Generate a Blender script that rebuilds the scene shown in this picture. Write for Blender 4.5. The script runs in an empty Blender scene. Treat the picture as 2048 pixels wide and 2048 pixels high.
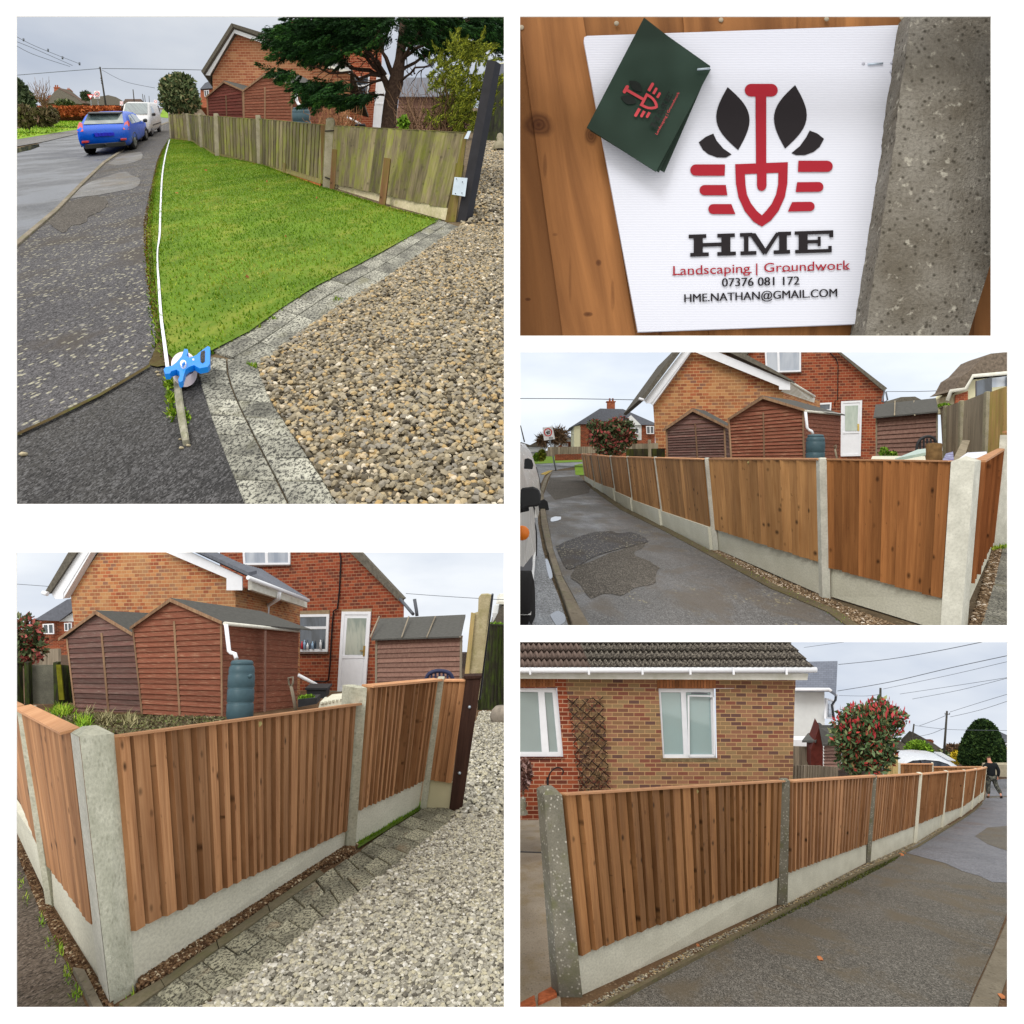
import bpy, bmesh, math, random
import numpy as np
from mathutils import Vector, Matrix
random.seed(7)
rng = np.random.default_rng(11)
F = 1800.0                                   # focal length in pixels of the 2048 px frame
SC = bpy.context.scene
COL = SC.collection
# ---------------------------------------------------------------- camera, sky, sun, exposure
cam_d = bpy.data.cameras.new('camera')
cam_d.sensor_width = 36.0
cam_d.lens = 36.0 * F / 2048.0
cam_d.clip_start = 0.05
cam_d.clip_end = 90000
cam = bpy.data.objects.new('camera', cam_d)
cam.location = (0, 0, 0)
cam.rotation_euler = (math.radians(90), 0, 0)
COL.objects.link(cam)
SC.camera = cam
SC.render.resolution_x = SC.render.resolution_y = 1024
world = bpy.data.worlds.new('World')
SC.world = world
world.use_nodes = True
wn, wl = world.node_tree.nodes, world.node_tree.links
wn.clear()
w_out = wn.new('ShaderNodeOutputWorld')
w_bg = wn.new('ShaderNodeBackground')
w_tc = wn.new('ShaderNodeTexCoord')
w_sep = wn.new('ShaderNodeSeparateXYZ')
wl.new(w_tc.outputs['Generated'], w_sep.inputs[0])
def wmath(op, a, b=None, clamp=False):
	n = wn.new('ShaderNodeMath'); n.operation = op; n.use_clamp = clamp
	for i, v in enumerate((a, b)):
		if v is None: continue
		if isinstance(v, (int, float)): n.inputs[i].default_value = v
		else: wl.new(v, n.inputs[i])
	return n.outputs[0]
# overcast dome: dim towards the horizon ahead, bright overhead and behind the viewer
up_ = wmath('MAXIMUM', wmath('SUBTRACT', w_sep.outputs['Z'], 0.40), 0.0)
back_ = wmath('MAXIMUM', wmath('MULTIPLY', w_sep.outputs['Y'], -1.0), 0.0)
front_ = wmath('MULTIPLY', wmath('SUBTRACT', w_sep.outputs['Z'], 0.20), 5.0, True)
dim_ = wmath('SUBTRACT', 1.0, wmath('MULTIPLY', wmath('MULTIPLY', front_, wmath('MAXIMUM', w_sep.outputs['Y'], 0.0)), 0.30))
gain = wmath('ADD', wmath('ADD', dim_, wmath('MULTIPLY', up_, 1.5)), wmath('MULTIPLY', back_, 0.42))
w_map = wn.new('ShaderNodeMapping'); w_map.inputs['Scale'].default_value = (2.2, 2.2, 7.0)
wl.new(w_tc.outputs['Generated'], w_map.inputs[0])
w_no = wn.new('ShaderNodeTexNoise'); w_no.inputs['Scale'].default_value = 1.6; w_no.inputs['Detail'].default_value = 5
w_no.inputs['Roughness'].default_value = 0.5
wl.new(w_map.outputs[0], w_no.inputs['Vector'])
w_rp = wn.new('ShaderNodeValToRGB')
w_rp.color_ramp.elements[0].position = 0.38; w_rp.color_ramp.elements[0].color = (0.52, 0.575, 0.67, 1)
w_rp.color_ramp.elements[1].position = 0.66; w_rp.color_ramp.elements[1].color = (0.76, 0.79, 0.83, 1)
wl.new(w_no.outputs['Fac'], w_rp.inputs[0])
w_sky = wn.new('ShaderNodeTexSky'); w_sky.sky_type = 'NISHITA'; w_sky.sun_disc = False
w_sky.sun_elevation = math.radians(52); w_sky.sun_rotation = math.radians(200)
w_mx = wn.new('ShaderNodeMixRGB'); w_mx.inputs[0].default_value = 0.012
wl.new(w_rp.outputs[0], w_mx.inputs[1]); wl.new(w_sky.outputs[0], w_mx.inputs[2])
w_wm = wn.new('ShaderNodeMixRGB'); w_wm.inputs[2].default_value = (0.80, 0.765, 0.70, 1)
wl.new(wmath('MULTIPLY', wmath('ADD', wmath('MULTIPLY', up_, 1.6), back_), 1.6, True), w_wm.inputs[0]); wl.new(w_mx.outputs[0], w_wm.inputs[1])
w_mul = wn.new('ShaderNodeVectorMath'); w_mul.operation = 'SCALE'
wl.new(w_wm.outputs[0], w_mul.inputs[0]); wl.new(gain, w_mul.inputs['Scale'])
wl.new(w_mul.outputs[0], w_bg.inputs['Color'])
w_bg.inputs['Strength'].default_value = 1.0
wl.new(w_bg.outputs[0], w_out.inputs[0])
sun_d = bpy.data.lights.new('sun', 'SUN')
sun_d.energy = 1.25; sun_d.angle = math.radians(22); sun_d.color = (1.0, 0.975, 0.94)
sun = bpy.data.objects.new('sun', sun_d); COL.objects.link(sun)
sun.rotation_euler = (math.radians(46), math.radians(-14), math.radians(-12))     # overcast glow from above and behind the viewer
SC.view_settings.view_transform = 'Standard'
SC.view_settings.look = 'None'
SC.view_settings.exposure = 0.3
SC.view_settings.gamma = 1.0
SC.render.engine = 'CYCLES'
SC.cycles.max_bounces = 6; SC.cycles.diffuse_bounces = 3; SC.cycles.glossy_bounces = 2
SC.cycles.transmission_bounces = 2; SC.cycles.transparent_max_bounces = 4
# ---------------------------------------------------------------- geometry helpers
def ray(px, py): return Vector(((px - 1024) / F, 1.0, -(py - 1024) / F))
class Pane:
	"""one of the five views: where its eye level lies, how high the eye stands, and its unit scale"""
	def __init__(s, rect, clip, hy, h, scale, up=None):
		s.rect, s.clip, s.hy, s.h, s.s = rect, clip, hy, h, scale
		k = (1024 - hy) / F
		s.n = Vector((0, -k, 1)).normalized()
		s.up = Vector(up).normalized() if up else s.n
		s.norm = math.sqrt(1 + k * k)
	def dg(s, py): return s.h * s.norm * F / (py - s.hy)
	def W(s, px, py, d): return ray(px, py) * (d * s.s)
	def G(s, px, py, lift=0.0):
		"""ground point seen at a pixel; lift raises it along the ground normal"""
		h = s.h - lift
		return ray(px, py) * (h * s.norm * F / (py - s.hy) * s.s)
PANES = {}
OBJ_PANE = {}
CUR = None
def setp(name, *a, **k):
	global CUR
	if name not in PANES: PANES[name] = Pane(*a, **k)
	CUR = PANES[name]
	return CUR
def tag(o, label=None, cat=None, group=None, kind=None):
	if label: o['label'] = label
	if cat: o['category'] = cat
	if group: o['group'] = group
	if kind: o['kind'] = kind
	return o
def thing(name, label, cat, loc, group=None):
	o = bpy.data.objects.new(name, None); COL.objects.link(o)
	o.location = loc; o.empty_display_size = 0.2
	return tag(o, label, cat, group)
class MB:
	"""collects faces with uv (metres) and a per-face random number, builds ONE mesh object"""
	def __init__(s, T=None, k=None):
		s.v, s.f, s.uv, s.r, s.sm = [], [], [], [], []
		s.T = T; s.k = k or CUR.s
	def face(s, pts, uv=None, r=None, smooth=False):
		pts = [Vector(p) for p in pts]
		if s.T is not None: pts = [s.T @ p for p in pts]
		b = len(s.v); s.v += pts
		s.f.append(tuple(range(b, b + len(pts))))
		if uv is None:
			n = (pts[1] - pts[0]).cross(pts[-1] - pts[0])
			a = max(range(3), key=lambda i: abs(n[i]))
			i, j = [(1, 2), (0, 2), (0, 1)][a]
			uv = [(p[i] / s.k, p[j] / s.k) for p in pts]
		s.uv.append([tuple(u) for u in uv]); s.r.append(random.random() if r is None else r); s.sm.append(smooth)
	def prism(s, front, off, uv=None, r=None, caps=True):
		"""front polygon pushed back by the vector off"""
		r = random.random() if r is None else r
		front = [Vector(p) for p in front]; off = Vector(off)
		back = [p + off for p in front]
		s.face(front, uv, r)
		if caps: s.face(back[::-1], uv[::-1] if uv else None, r)
		n = len(front)
		for i in range(n):
			j = (i + 1) % n
			s.face([front[i], back[i], back[j], front[j]], None, r)
	def box(s, c, dx, dy, dz, r=None):
		"""box from corner c and three edge vectors"""
		c, dx, dy, dz = map(Vector, (c, dx, dy, dz))
		s.prism([c, c + dx, c + dx + dz, c + dz], dy, None, r)
	def abox(s, x0, x1, y0, y1, z0, z1, r=None):
		s.box((x0, y0, z0), (x1 - x0, 0, 0), (0, y1 - y0, 0), (0, 0, z1 - z0), r)
	def tube(s, pts, rad, n=8, caps=True, r=None, smooth=True):
		r = random.random() if r is None else r
		pts = [Vector(p) for p in pts]
		if not hasattr(rad, '__len__'): rad = [rad] * len(pts)
		rings = []
		ref = Vector((0.31, 0.2, 0.93))
		for i, p in enumerate(pts):
			t = (pts[min(i + 1, len(pts) - 1)] - pts[max(i - 1, 0)]).normalized()
			a = t.cross(ref)
			if a.length < 0.05: a = t.cross(Vector((1, 0, 0)))
			a.normalize(); b = t.cross(a)
			rings.append([p + (a * math.cos(2 * math.pi * q / n) + b * math.sin(2 * math.pi * q / n)) * rad[i] for q in range(n)])
		L = 0
		for i in range(len(rings) - 1):
			l2 = L + (pts[i + 1] - pts[i]).length
			for q in range(n):
				w = (q + 1) % n
				s.face([rings[i][q], rings[i][w], rings[i + 1][w], rings[i + 1][q]],
					   [(q * .1, L / s.k), (q * .1 + .1, L / s.k), (q * .1 + .1, l2 / s.k), (q * .1, l2 / s.k)], r, smooth)
			L = l2
		if caps:
			s.face(rings[0][::-1], None, r); s.face(rings[-1], None, r)
	def lathe(s, base, up, prof, n=20, r=None, ax=None):
		"""prof: list of (radius, height)"""
		r = random.random() if r is None else r
		base, up = Vector(base), Vector(up).normalized()
		a = (Vector(ax) if ax else up.cross(Vector((0, 1, 0.01)))).normalized(); b = up.cross(a)
		ring = [[base + up * h + (a * math.cos(2 * math.pi * q / n) + b * math.sin(2 * math.pi * q / n)) * rr for q in range(n)] for rr, h in prof]
		for i in range(len(ring) - 1):
			for q in range(n):
				w = (q + 1) % n
				s.face([ring[i][q], ring[i][w], ring[i + 1][w], ring[i + 1][q]], None, r, True)
	def build(s, name, mat, parent=None, bevel=0, weld=False):
		me = bpy.data.meshes.new(name)
		if parent is not None: o0 = Vector(parent.location) if parent.parent is None else Vector(parent.location) + Vector(parent.parent.location)
		else:
			o0 = sum(s.v, Vector()) / max(1, len(s.v))
		me.from_pydata([tuple(p - o0) for p in s.v], [], s.f)
		ul = me.uv_layers.new(name='UVMap')
		ul.data.foreach_set('uv', [c for f in s.uv for u in f for c in u])
		at = me.attributes.new('rnd', 'FLOAT', 'FACE'); at.data.foreach_set('value', s.r)
		me.polygons.foreach_set('use_smooth', s.sm)
		me.materials.append(mat)
		o = bpy.data.objects.new(name, me); COL.objects.link(o)
		if parent is not None: o.parent = parent
		else: o.location = o0
		if weld or any(s.sm):
			bm = bmesh.new(); bm.from_mesh(me); bmesh.ops.remove_doubles(bm, verts=bm.verts, dist=1e-4 * s.k); bm.to_mesh(me); bm.free()
		if bevel:
			bm = bmesh.new(); bm.from_mesh(me); bmesh.ops.remove_doubles(bm, verts=bm.verts, dist=1e-5 * s.k)
			bmesh.ops.recalc_face_normals(bm, faces=bm.faces)
			es = [e for e in bm.edges if len(e.link_faces) == 2 and e.calc_face_angle(0) > 0.6]
			bmesh.ops.bevel(bm, geom=es, offset=bevel, segments=1, affect='EDGES', clamp_overlap=True)
			bm.to_mesh(me); bm.free()
		OBJ_PANE[o.name] = CUR
		return o
def quads_obj(name, mat, P, N_faces_verts, rnd, parent=None, uv=None):
	"""fast numpy mesh: P (n*k,3), k verts per face"""
	k = N_faces_verts
	n = len(P) // k
	if CUR is not None:                       # drop what lies outside this view's own booth
		A = P.reshape(n, k, 3)
		X = A[..., 0] / A[..., 1] * F + 1024; Y = 1024 - A[..., 2] / A[..., 1] * F
		c = CUR.clip
		ok = (X.min(1) > c[0]) & (X.max(1) < c[2]) & (Y.min(1) > c[1]) & (Y.max(1) < c[3])
		P = A[ok].reshape(-1, 3); rnd = rnd[ok]; n = len(rnd)
		if uv is not None: uv = uv.reshape(len(ok), k, 2)[ok].reshape(-1, 2)
	me = bpy.data.meshes.new(name)
	if parent is not None: o0 = np.array(parent.location if parent.parent is None else Vector(parent.location) + Vector(parent.parent.location))
	else: o0 = P.mean(0)
	me.vertices.add(len(P)); me.vertices.foreach_set('co', (P - o0).astype(np.float32).ravel())
	me.loops.add(len(P)); me.loops.foreach_set('vertex_index', np.arange(len(P), dtype=np.int32))
	me.polygons.add(n); me.polygons.foreach_set('loop_start', np.arange(0, n * k, k, dtype=np.int32))
	me.update(calc_edges=True)
	at = me.attributes.new('rnd', 'FLOAT', 'FACE'); at.data.foreach_set('value', rnd.astype(np.float32))
	ul = me.uv_layers.new(name='UVMap')
	if uv is not None: ul.data.foreach_set('uv', uv.astype(np.float32).ravel())
	me.materials.append(mat)
	o = bpy.data.objects.new(name, me); COL.objects.link(o)
	if parent is not None: o.parent = parent
	else: o.location = o0
	return o
def struct(o, name=None):
	o['kind'] = 'structure'
	return o
def catmull(pts, n=6):
	out = []
	P = [pts[0]] + list(pts) + [pts[-1]]
	for i in range(1, len(P) - 2):
		for k in range(n):
			t = k / n
			out.append(tuple(0.5 * (2 * P[i][a] + (P[i + 1][a] - P[i - 1][a]) * t + (2 * P[i - 1][a] - 5 * P[i][a] + 4 * P[i + 1][a] - P[i + 2][a]) * t * t + (3 * P[i][a] - P[i - 1][a] - 3 * P[i + 1][a] + P[i + 2][a]) * t ** 3) for a in range(len(pts[0]))))
	out.append(tuple(pts[-1]))
	return out
GS = 2.8     # ground texture: metres of depth per texture metre
def guv(p): return (p.x / CUR.s, p.y / CUR.s / GS)
def ground_poly(name, px, mat, lift=0.0, kind='structure', thick=0.0):
	pts = [CUR.G(x, y, lift) for x, y in px]
	mb = MB()
	n = (pts[1] - pts[0]).cross(pts[2] - pts[0])
	area = sum((pts[i].x * pts[(i + 1) % len(pts)].y - pts[(i + 1) % len(pts)].x * pts[i].y) for i in range(len(pts)))
	if area < 0: pts = pts[::-1]
	if thick: mb.prism(pts, -CUR.n * thick * CUR.s, [guv(p) for p in pts])
	else: mb.face(pts, [guv(p) for p in pts])
	o = mb.build(name, mat)
	# n-gons may be concave: triangulate
	bm = bmesh.new(); bm.from_mesh(o.data); bmesh.ops.triangulate(bm, faces=bm.faces); bm.to_mesh(o.data); bm.free()
	if kind: o['kind'] = kind
	return o
class Facade:
	"""a vertical plane through two pixel points at two depths; bw,bh = brick size in pixels at the first"""
	def __init__(s, a, da, b, db, bw=None, bh=None, up=None):
		p = CUR; s.o = p.W(a[0], a[1], da); q = p.W(b[0], b[1], db)
		s.u = (q - s.o).normalized(); up = up or p.up
		s.n = s.u.cross(up).normalized()
		if s.n.y > 0: s.n = -s.n                      # towards the viewer
		s.v = s.n.cross(s.u).normalized()
		if s.v.z < 0: s.v = -s.v
		s.ku = 0.225 / (bw * da / F) if bw else 1.0
		s.kv = 0.075 / (bh * da / F) if bh else 1.0
		s.k = p.s
	def pt(s, px, py, out=0.0):
		r = ray(px, py); t = s.o.dot(s.n) / r.dot(s.n)
		return r * t + s.n * out * s.k
	def uv(s, p):
		d = p - s.o
		return (d.dot(s.u) / s.k * s.ku, d.dot(s.v) / s.k * s.kv)
	def poly(s, mb, px, out=0.0, thick=0.0, r=None):
		pts = [s.pt(x, y, out) for x, y in px]; uv = [s.uv(p) for p in pts]
		if thick: mb.prism(pts, -s.n * thick * s.k, uv, r)
		else: mb.face(pts, uv, r)
	def window(s, parent, quad, mats, bars_v=(), bars_h=(), fw=3.0, out=0.05, name='window', sill=None, sill_mat=None):
		"""quad px TL,TR,BR,BL; frame of width fw px; part window > pane, sill"""
		TL, TR, BR, BL = [Vector(q) for q in quad]
		lerp = lambda a, b, t: a + (b - a) * t
		W_ = (TR - TL).length; H_ = (BL - TL).length
		def at(u, v): return tuple(lerp(lerp(TL, TR, u), lerp(BL, BR, u), v))
		fu, fv = fw / W_, fw / H_
		mb = MB()
		R = [(0, 0, 1, fv), (0, 1 - fv, 1, 1), (0, fv, fu, 1 - fv), (1 - fu, fv, 1, 1 - fv)]
		xs = [fu] + [b for b in bars_v] + [1 - fu]
		for b in bars_v: R.append((b - fu * .7, fv, b + fu * .7, 1 - fv))
		for b, u0, u1 in bars_h: R.append((u0 + fu * (1 if u0 == 0 else .7), b - fv * .5, u1 - fu * (1 if u1 == 1 else .7), b + fv * .5))
		for u0, v0, u1, v1 in R:
			s.poly(mb, [at(u0, v0), at(u1, v0), at(u1, v1), at(u0, v1)], out, 0.06, .5)
		fr = mb.build(name, mats[0], parent)
		mb = MB(); s.poly(mb, [at(fu * .6, fv * .6), at(1 - fu * .6, fv * .6), at(1 - fu * .6, 1 - fv * .6), at(fu * .6, 1 - fv * .6)], out - .03, 0, .5)
		sub(mb, 'pane', mats[1], fr)
		if sill:
			mb = MB(); a, b = at(-.02, 1), at(1.02, 1)
			s.poly(mb, [a, b, (b[0], b[1] + sill), (a[0], a[1] + sill)], out + .06, 0.1, .5)
			sub(mb, 'sill', sill_mat or mats[0], fr)
		return fr
def sub(mb, name, mat, parent):
	"""a sub-part: child of a part that itself sits at its thing's origin"""
	o = bpy.data.objects.new(name, None)
	bpy.data.objects.remove(o)
	root = parent.parent if parent.parent else parent
	o = mb.build(name, mat, root)
	o.parent = parent
	return o
# ---------------------------------------------------------------- materials (all procedural)
def srgb(r, g, b):
	f = lambda c: (c / 255 / 12.92) if c / 255 <= 0.04045 else ((c / 255 + 0.055) / 1.055) ** 2.4
	return (f(r), f(g), f(b), 1)
def c4(c): return (c[0], c[1], c[2], 1)
class NT:
	def __init__(s, name):
		s.m = bpy.data.materials.new(name); s.m.use_nodes = True
		s.t = s.m.node_tree; s.n, s.l = s.t.nodes, s.t.links
		s.b = s.n['Principled BSDF']
		s.uvn = s.n.new('ShaderNodeTexCoord')
	def set(s, inp, v):
		if hasattr(v, 'is_linked') or hasattr(v, 'links'): s.l.new(v, inp)
		else: inp.default_value = v
	def vec(s, scale=(1, 1, 1), coord='UV', loc=(0, 0, 0), rot=0):
		m = s.n.new('ShaderNodeMapping'); s.l.new(s.uvn.outputs[coord], m.inputs[0])
		m.inputs['Scale'].default_value = scale; m.inputs['Location'].default_value = loc
		m.inputs['Rotation'].default_value = (0, 0, rot)
		return m.outputs[0]
	def noise(s, scale, vec=None, detail=5, rough=.55, dist=0):
		n = s.n.new('ShaderNodeTexNoise'); s.l.new(vec or s.vec(), n.inputs['Vector'])
		n.inputs['Scale'].default_value = scale; n.inputs['Detail'].default_value = detail
		n.inputs['Roughness'].default_value = rough; n.inputs['Distortion'].default_value = dist
		return n.outputs['Fac']
	def voro(s, scale, vec=None, feature='F1', out='Distance', rnd=1.0):
		n = s.n.new('ShaderNodeTexVoronoi'); s.l.new(vec or s.vec(), n.inputs['Vector']); n.feature = feature
		n.inputs['Scale'].default_value = scale; n.inputs['Randomness'].default_value = rnd
		return n.outputs[out]
	def ramp(s, fac, stops, mode='LINEAR'):
		n = s.n.new('ShaderNodeValToRGB'); n.color_ramp.interpolation = mode
		e = n.color_ramp.elements
		while len(e) < len(stops): e.new(0.5)
		for i, (p, c) in enumerate(stops):
			e[i].position = p; e[i].color = c if hasattr(c, '__len__') else (c, c, c, 1)
		s.l.new(fac, n.inputs[0]); return n.outputs[0]
	def mix(s, f, a, b, mode='MIX'):
		n = s.n.new('ShaderNodeMixRGB'); n.blend_type = mode
		for i, v in enumerate((f, a, b)): s.set(n.inputs[i], v)
		return n.outputs[0]
	def math(s, op, a, b=0.0, clamp=False):
		n = s.n.new('ShaderNodeMath'); n.operation = op; n.use_clamp = clamp
		s.set(n.inputs[0], a); s.set(n.inputs[1], b); return n.outputs[0]
	def attr(s, name='rnd'):
		n = s.n.new('ShaderNodeAttribute'); n.attribute_name = name; return n.outputs['Fac']
	def bright(s, col, fac, amt):
		"""multiply colour by 1 +- amt around fac 0.5"""
		v = s.math('ADD', s.math('MULTIPLY', s.math('SUBTRACT', fac, .5), 2 * amt), 1.0)
		n = s.n.new('ShaderNodeVectorMath'); n.operation = 'SCALE'; s.set(n.inputs[0], col); s.l.new(v, n.inputs['Scale'])
		return n.outputs[0]
	def bump(s, h, strength=.4, dist=.02):
		n = s.n.new('ShaderNodeBump'); n.inputs['Strength'].default_value = strength; n.inputs['Distance'].default_value = dist
		s.l.new(h, n.inputs['Height']); s.l.new(n.outputs[0], s.b.inputs['Normal'])
	def done(s, col, rough=.8, spec=.3, metal=0.0):
		s.set(s.b.inputs['Base Color'], col); s.set(s.b.inputs['Roughness'], rough)
		s.b.inputs['Specular IOR Level'].default_value = spec * (1 if spec >= .7 or (not hasattr(rough, 'links') and not hasattr(rough, 'is_linked') and rough < .3) else .45); s.b.inputs['Metallic'].default_value = metal
		return s.m
def plain(name, c, rough=.5, spec=.4, metal=0.0, var=.12, sc=6, bump=0.0, k=1.0, c2=None):
	t = NT(name); n = t.noise(sc, detail=6)
	col = t.mix(t.ramp(n, [(.35, 0.0), (.68, 1.0)]), c4([x * (1 - var) for x in c[:3]]), c4(c2 or [min(1, x * (1 + var)) for x in c[:3]]))
	col = t.bright(col, t.attr(), var * .6)
	if bump: t.bump(t.noise(sc * 8, detail=4), bump, .01 * k)
	return t.done(col, t.ramp(n, [(.3, rough * .85), (.7, min(1, rough * 1.15))]), spec, metal)
def wood(name, ca, cb, cdark, k=1.0, knots=1.0, rndv=.26, green=None, rough=.75, grain=1.0, foot=None, faded=None):
	t = NT(name)
	g = t.noise(1, t.vec((55 * grain, 2.2, 1)), 6, .6, .6)
	g2 = t.noise(1, t.vec((9, .8, 1), loc=(3, 1, 0)), 4)
	col = t.mix(t.ramp(g, [(.3, 0.0), (.7, 1.0)]), ca, cb)
	col = t.mix(t.ramp(g2, [(.38, 0.0), (.7, .55)]), col, cdark)
	if knots:
		v = t.voro(1, t.vec((9, 6, 1), loc=(1.7, .3, 0)))
		kn = t.ramp(v, [(.03, knots * .9), (.11, knots * .55), (.2, 0.0)])
		keep = t.ramp(t.noise(3.7, detail=1), [(.4, 0.0), (.46, 1.0)])
		col = t.mix(t.math('MULTIPLY', kn, keep), col, c4([x * .16 for x in cdark[:3]]))
		sp = t.ramp(t.noise(1, t.vec((26, 13, 1), loc=(5, 2, 0)), 3, .5), [(.69, 0.0), (.77, .75)])
		col = t.mix(sp, col, c4([x * .35 for x in cdark[:3]]))
	if green:
		gm = t.ramp(t.noise(1, t.vec((7, 1.6, 1), loc=(9, 4, 0)), 5, .65), [(.44, 0.0), (.72, .85)])
		col = t.mix(gm, col, green)
	if faded:
		fm = t.ramp(t.noise(1, t.vec((50, 3.5, 1), loc=(2, 7, 0)), 6, .75), [(.52, 0.0), (.68, .7)])
		col = t.mix(fm, col, faded)
	col = t.bright(col, t.attr(), rndv)
	t.bump(g, .35, .004 * k)
	return t.done(col, rough, .25)
def concrete(name, ca, cb, k=1.0, pits=0.0, pit_col=None, moss=None, fine=90, bumps=.3, white=None, sc=2.5):
	t = NT(name)
	n1 = t.noise(sc, detail=7, rough=.6); n2 = t.noise(fine, detail=3, rough=.7)
	col = t.mix(t.ramp(n1, [(.34, 0.0), (.66, 1.0)]), ca, cb)
	col = t.mix(t.ramp(n2, [(.4, .0), (.75, .55)]), col, c4([x * .55 for x in ca[:3]]))
	if pits:
		v = t.voro(fine * .45); col = t.mix(t.ramp(v, [(.12, pits), (.3, 0.0)]), col, pit_col or c4([x * .3 for x in ca[:3]]))
	if white:
		col = t.mix(t.ramp(t.noise(fine * .3, detail=4, rough=.6), [(.6, 0.0), (.68, .8)]), col, white)
	if moss:
		col = t.mix(t.ramp(t.noise(sc * 1.4, t.vec(loc=(4, 8, 0)), 6, .7), [(.5, 0.0), (.68, .7)]), col, moss)
	t.bump(n2, bumps, .006 * k)
	return t.done(col, .88, .2)
def asphalt(name, ca, cb, k=1.0, patches=None, wet=None, fine=140, lichen=None, lich_amt=(.64, .7), sp=.3):
	t = NT(name)
	n1 = t.noise(.9, detail=6, rough=.6); n2 = t.noise(fine, detail=2, rough=.8)
	col = t.mix(t.ramp(n1, [(.36, 0.0), (.66, 1.0)]), ca, cb)
	v = t.voro(fine * .8, out='Color'); v2 = t.voro(fine * 1.9, t.vec(loc=(3, 1, 0)), out='Color')
	col = t.mix(t.ramp(v, [(.62, 0.0), (.8, .75)]), col, c4([min(1, x * 2.0 + .03) for x in ca[:3]]))
	col = t.mix(t.ramp(v2, [(.68, 0.0), (.8, .6)]), col, c4([min(1, x * 2.6 + .06) for x in ca[:3]]))
	col = t.mix(t.ramp(v2, [(.2, .75), (.36, 0.0)]), col, c4([x * .3 for x in ca[:3]]))
	col = t.mix(t.ramp(n2, [(.32, .9), (.47, 0.0)]), col, c4([x * .22 for x in ca[:3]]))
	if patches:
		col = t.mix(t.ramp(t.noise(1.7, t.vec(loc=(5, 3, 0)), 5, .6, .4), [(.5, 0.0), (.62, .8)]), col, patches)
	if lichen:
		lo, hi = lich_amt
		a = t.ramp(t.math('ADD', t.voro(24, t.vec(loc=(1, 2, 0))), t.math('MULTIPLY', t.noise(40, detail=4, rough=.7), .7)), [(.55, 1.0), (.64, 0.0)])
		b = t.ramp(t.noise(2.1, t.vec(loc=(7, 9, 0)), 3, .5), [(lo, 0.0), (hi, 1.0)])
		c = t.ramp(t.noise(95, t.vec(loc=(3, 3, 0)), 3, .6), [(.38, .35), (.55, 1.0)])
		col = t.mix(t.math('MULTIPLY', t.math('MULTIPLY', a, b), c), col, lichen)
	rough = .8
	if wet:
		rough = t.ramp(t.noise(.75, t.vec((1, .8, 1), loc=(2, 6, 0)), 6, .65), [(wet[0], .3), (wet[1], .75)])
	t.bump(n2, .5, .006 * k)
	return t.done(col, rough, sp)
def brick(name, cols, mortar, k=1.0, blotch=None):
	t = NT(name)
	def br(c1, c2, bias, loc=(0, 0, 0)):
		b = t.n.new('ShaderNodeTexBrick'); t.l.new(t.vec(loc=loc), b.inputs['Vector'])
		b.offset = .5; b.inputs['Scale'].default_value = 1; b.inputs['Brick Width'].default_value = .225
		b.inputs['Row Height'].default_value = .075; b.inputs['Mortar Size'].default_value = .0075
		b.inputs['Mortar Smooth'].default_value = .2; b.inputs['Bias'].default_value = bias
		b.inputs['Color1'].default_value = c1; b.inputs['Color2'].default_value = c2; b.inputs['Mortar'].default_value = mortar
		return b
	k4 = ((0, 0, 0, 1), (1, 1, 1, 1))
	b1 = br(k4[0], k4[1], 0.0); fac = b1.outputs['Fac']
	n = len(cols)
	col = t.ramp(b1.outputs['Color'], [(i / n, cols[i]) for i in range(n)], 'CONSTANT')
	if blotch:
		col = t.mix(t.ramp(t.noise(.8, detail=4, rough=.6), [(.42, 0.0), (.62, .62)]), col, blotch)
	col = t.mix(t.ramp(t.noise(60, detail=4, rough=.7), [(.35, 0.0), (.75, .35)]), col, c4([x * .4 for x in cols[0][:3]]))
	col = t.mix(fac, col, mortar)
	h = t.math('SUBTRACT', 1.0, fac)
	t.bump(h, .5, .01 * k)
	return t.done(col, .85, .2)
def leafmat(name, stops, rough=.5, spec=.35):
	t = NT(name); col = t.ramp(t.attr(), stops)
	return t.done(col, rough, spec)
def glassm(name, c, rough=.06, spec=.9, c2=None, sc=2.0):
	t = NT(name); n = t.noise(sc, t.vec((1, .35, 1)), 3)
	col = t.mix(t.ramp(n, [(.4, 0.0), (.6, 1.0)]), c4(c), c4(c2 or [x * 1.5 + .01 for x in c[:3]]))
	return t.done(col, rough, spec)
def blinds(name, ca, cb, n=60):
	"""vertical blinds hanging behind a shiny pane"""
	t = NT(name)
	w = t.n.new('ShaderNodeTexWave'); t.l.new(t.vec(), w.inputs['Vector']); w.inputs['Scale'].default_value = n; w.bands_direction = 'X'
	col = t.mix(w.outputs['Fac'], ca, cb)
	col = t.mix(t.ramp(t.noise(.9, detail=2), [(.45, 0.0), (.55, .5)]), col, c4([x * .75 for x in ca[:3]]))
	return t.done(col, .07, .8)
BIG = 12.0
new_a, new_b, new_d = srgb(154, 108, 72), srgb(188, 142, 102), srgb(98, 62, 40)
m_wood_new = wood('wood_new', new_a, new_b, new_d)
m_wood_new_big = wood('wood_new_far', srgb(160, 114, 68), srgb(188, 142, 92), srgb(108, 70, 40), BIG, rndv=.3)
m_wood_dark = wood('wood_fresh_brown', srgb(138, 94, 58), srgb(170, 124, 80), srgb(84, 54, 32), rndv=.3)
m_cap = wood('wood_capping', srgb(192, 142, 104), srgb(212, 164, 124), srgb(168, 116, 80), knots=0)
m_cap_big = wood('wood_capping_far', srgb(186, 136, 98), srgb(206, 158, 118), srgb(164, 112, 76), BIG, knots=0)
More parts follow.
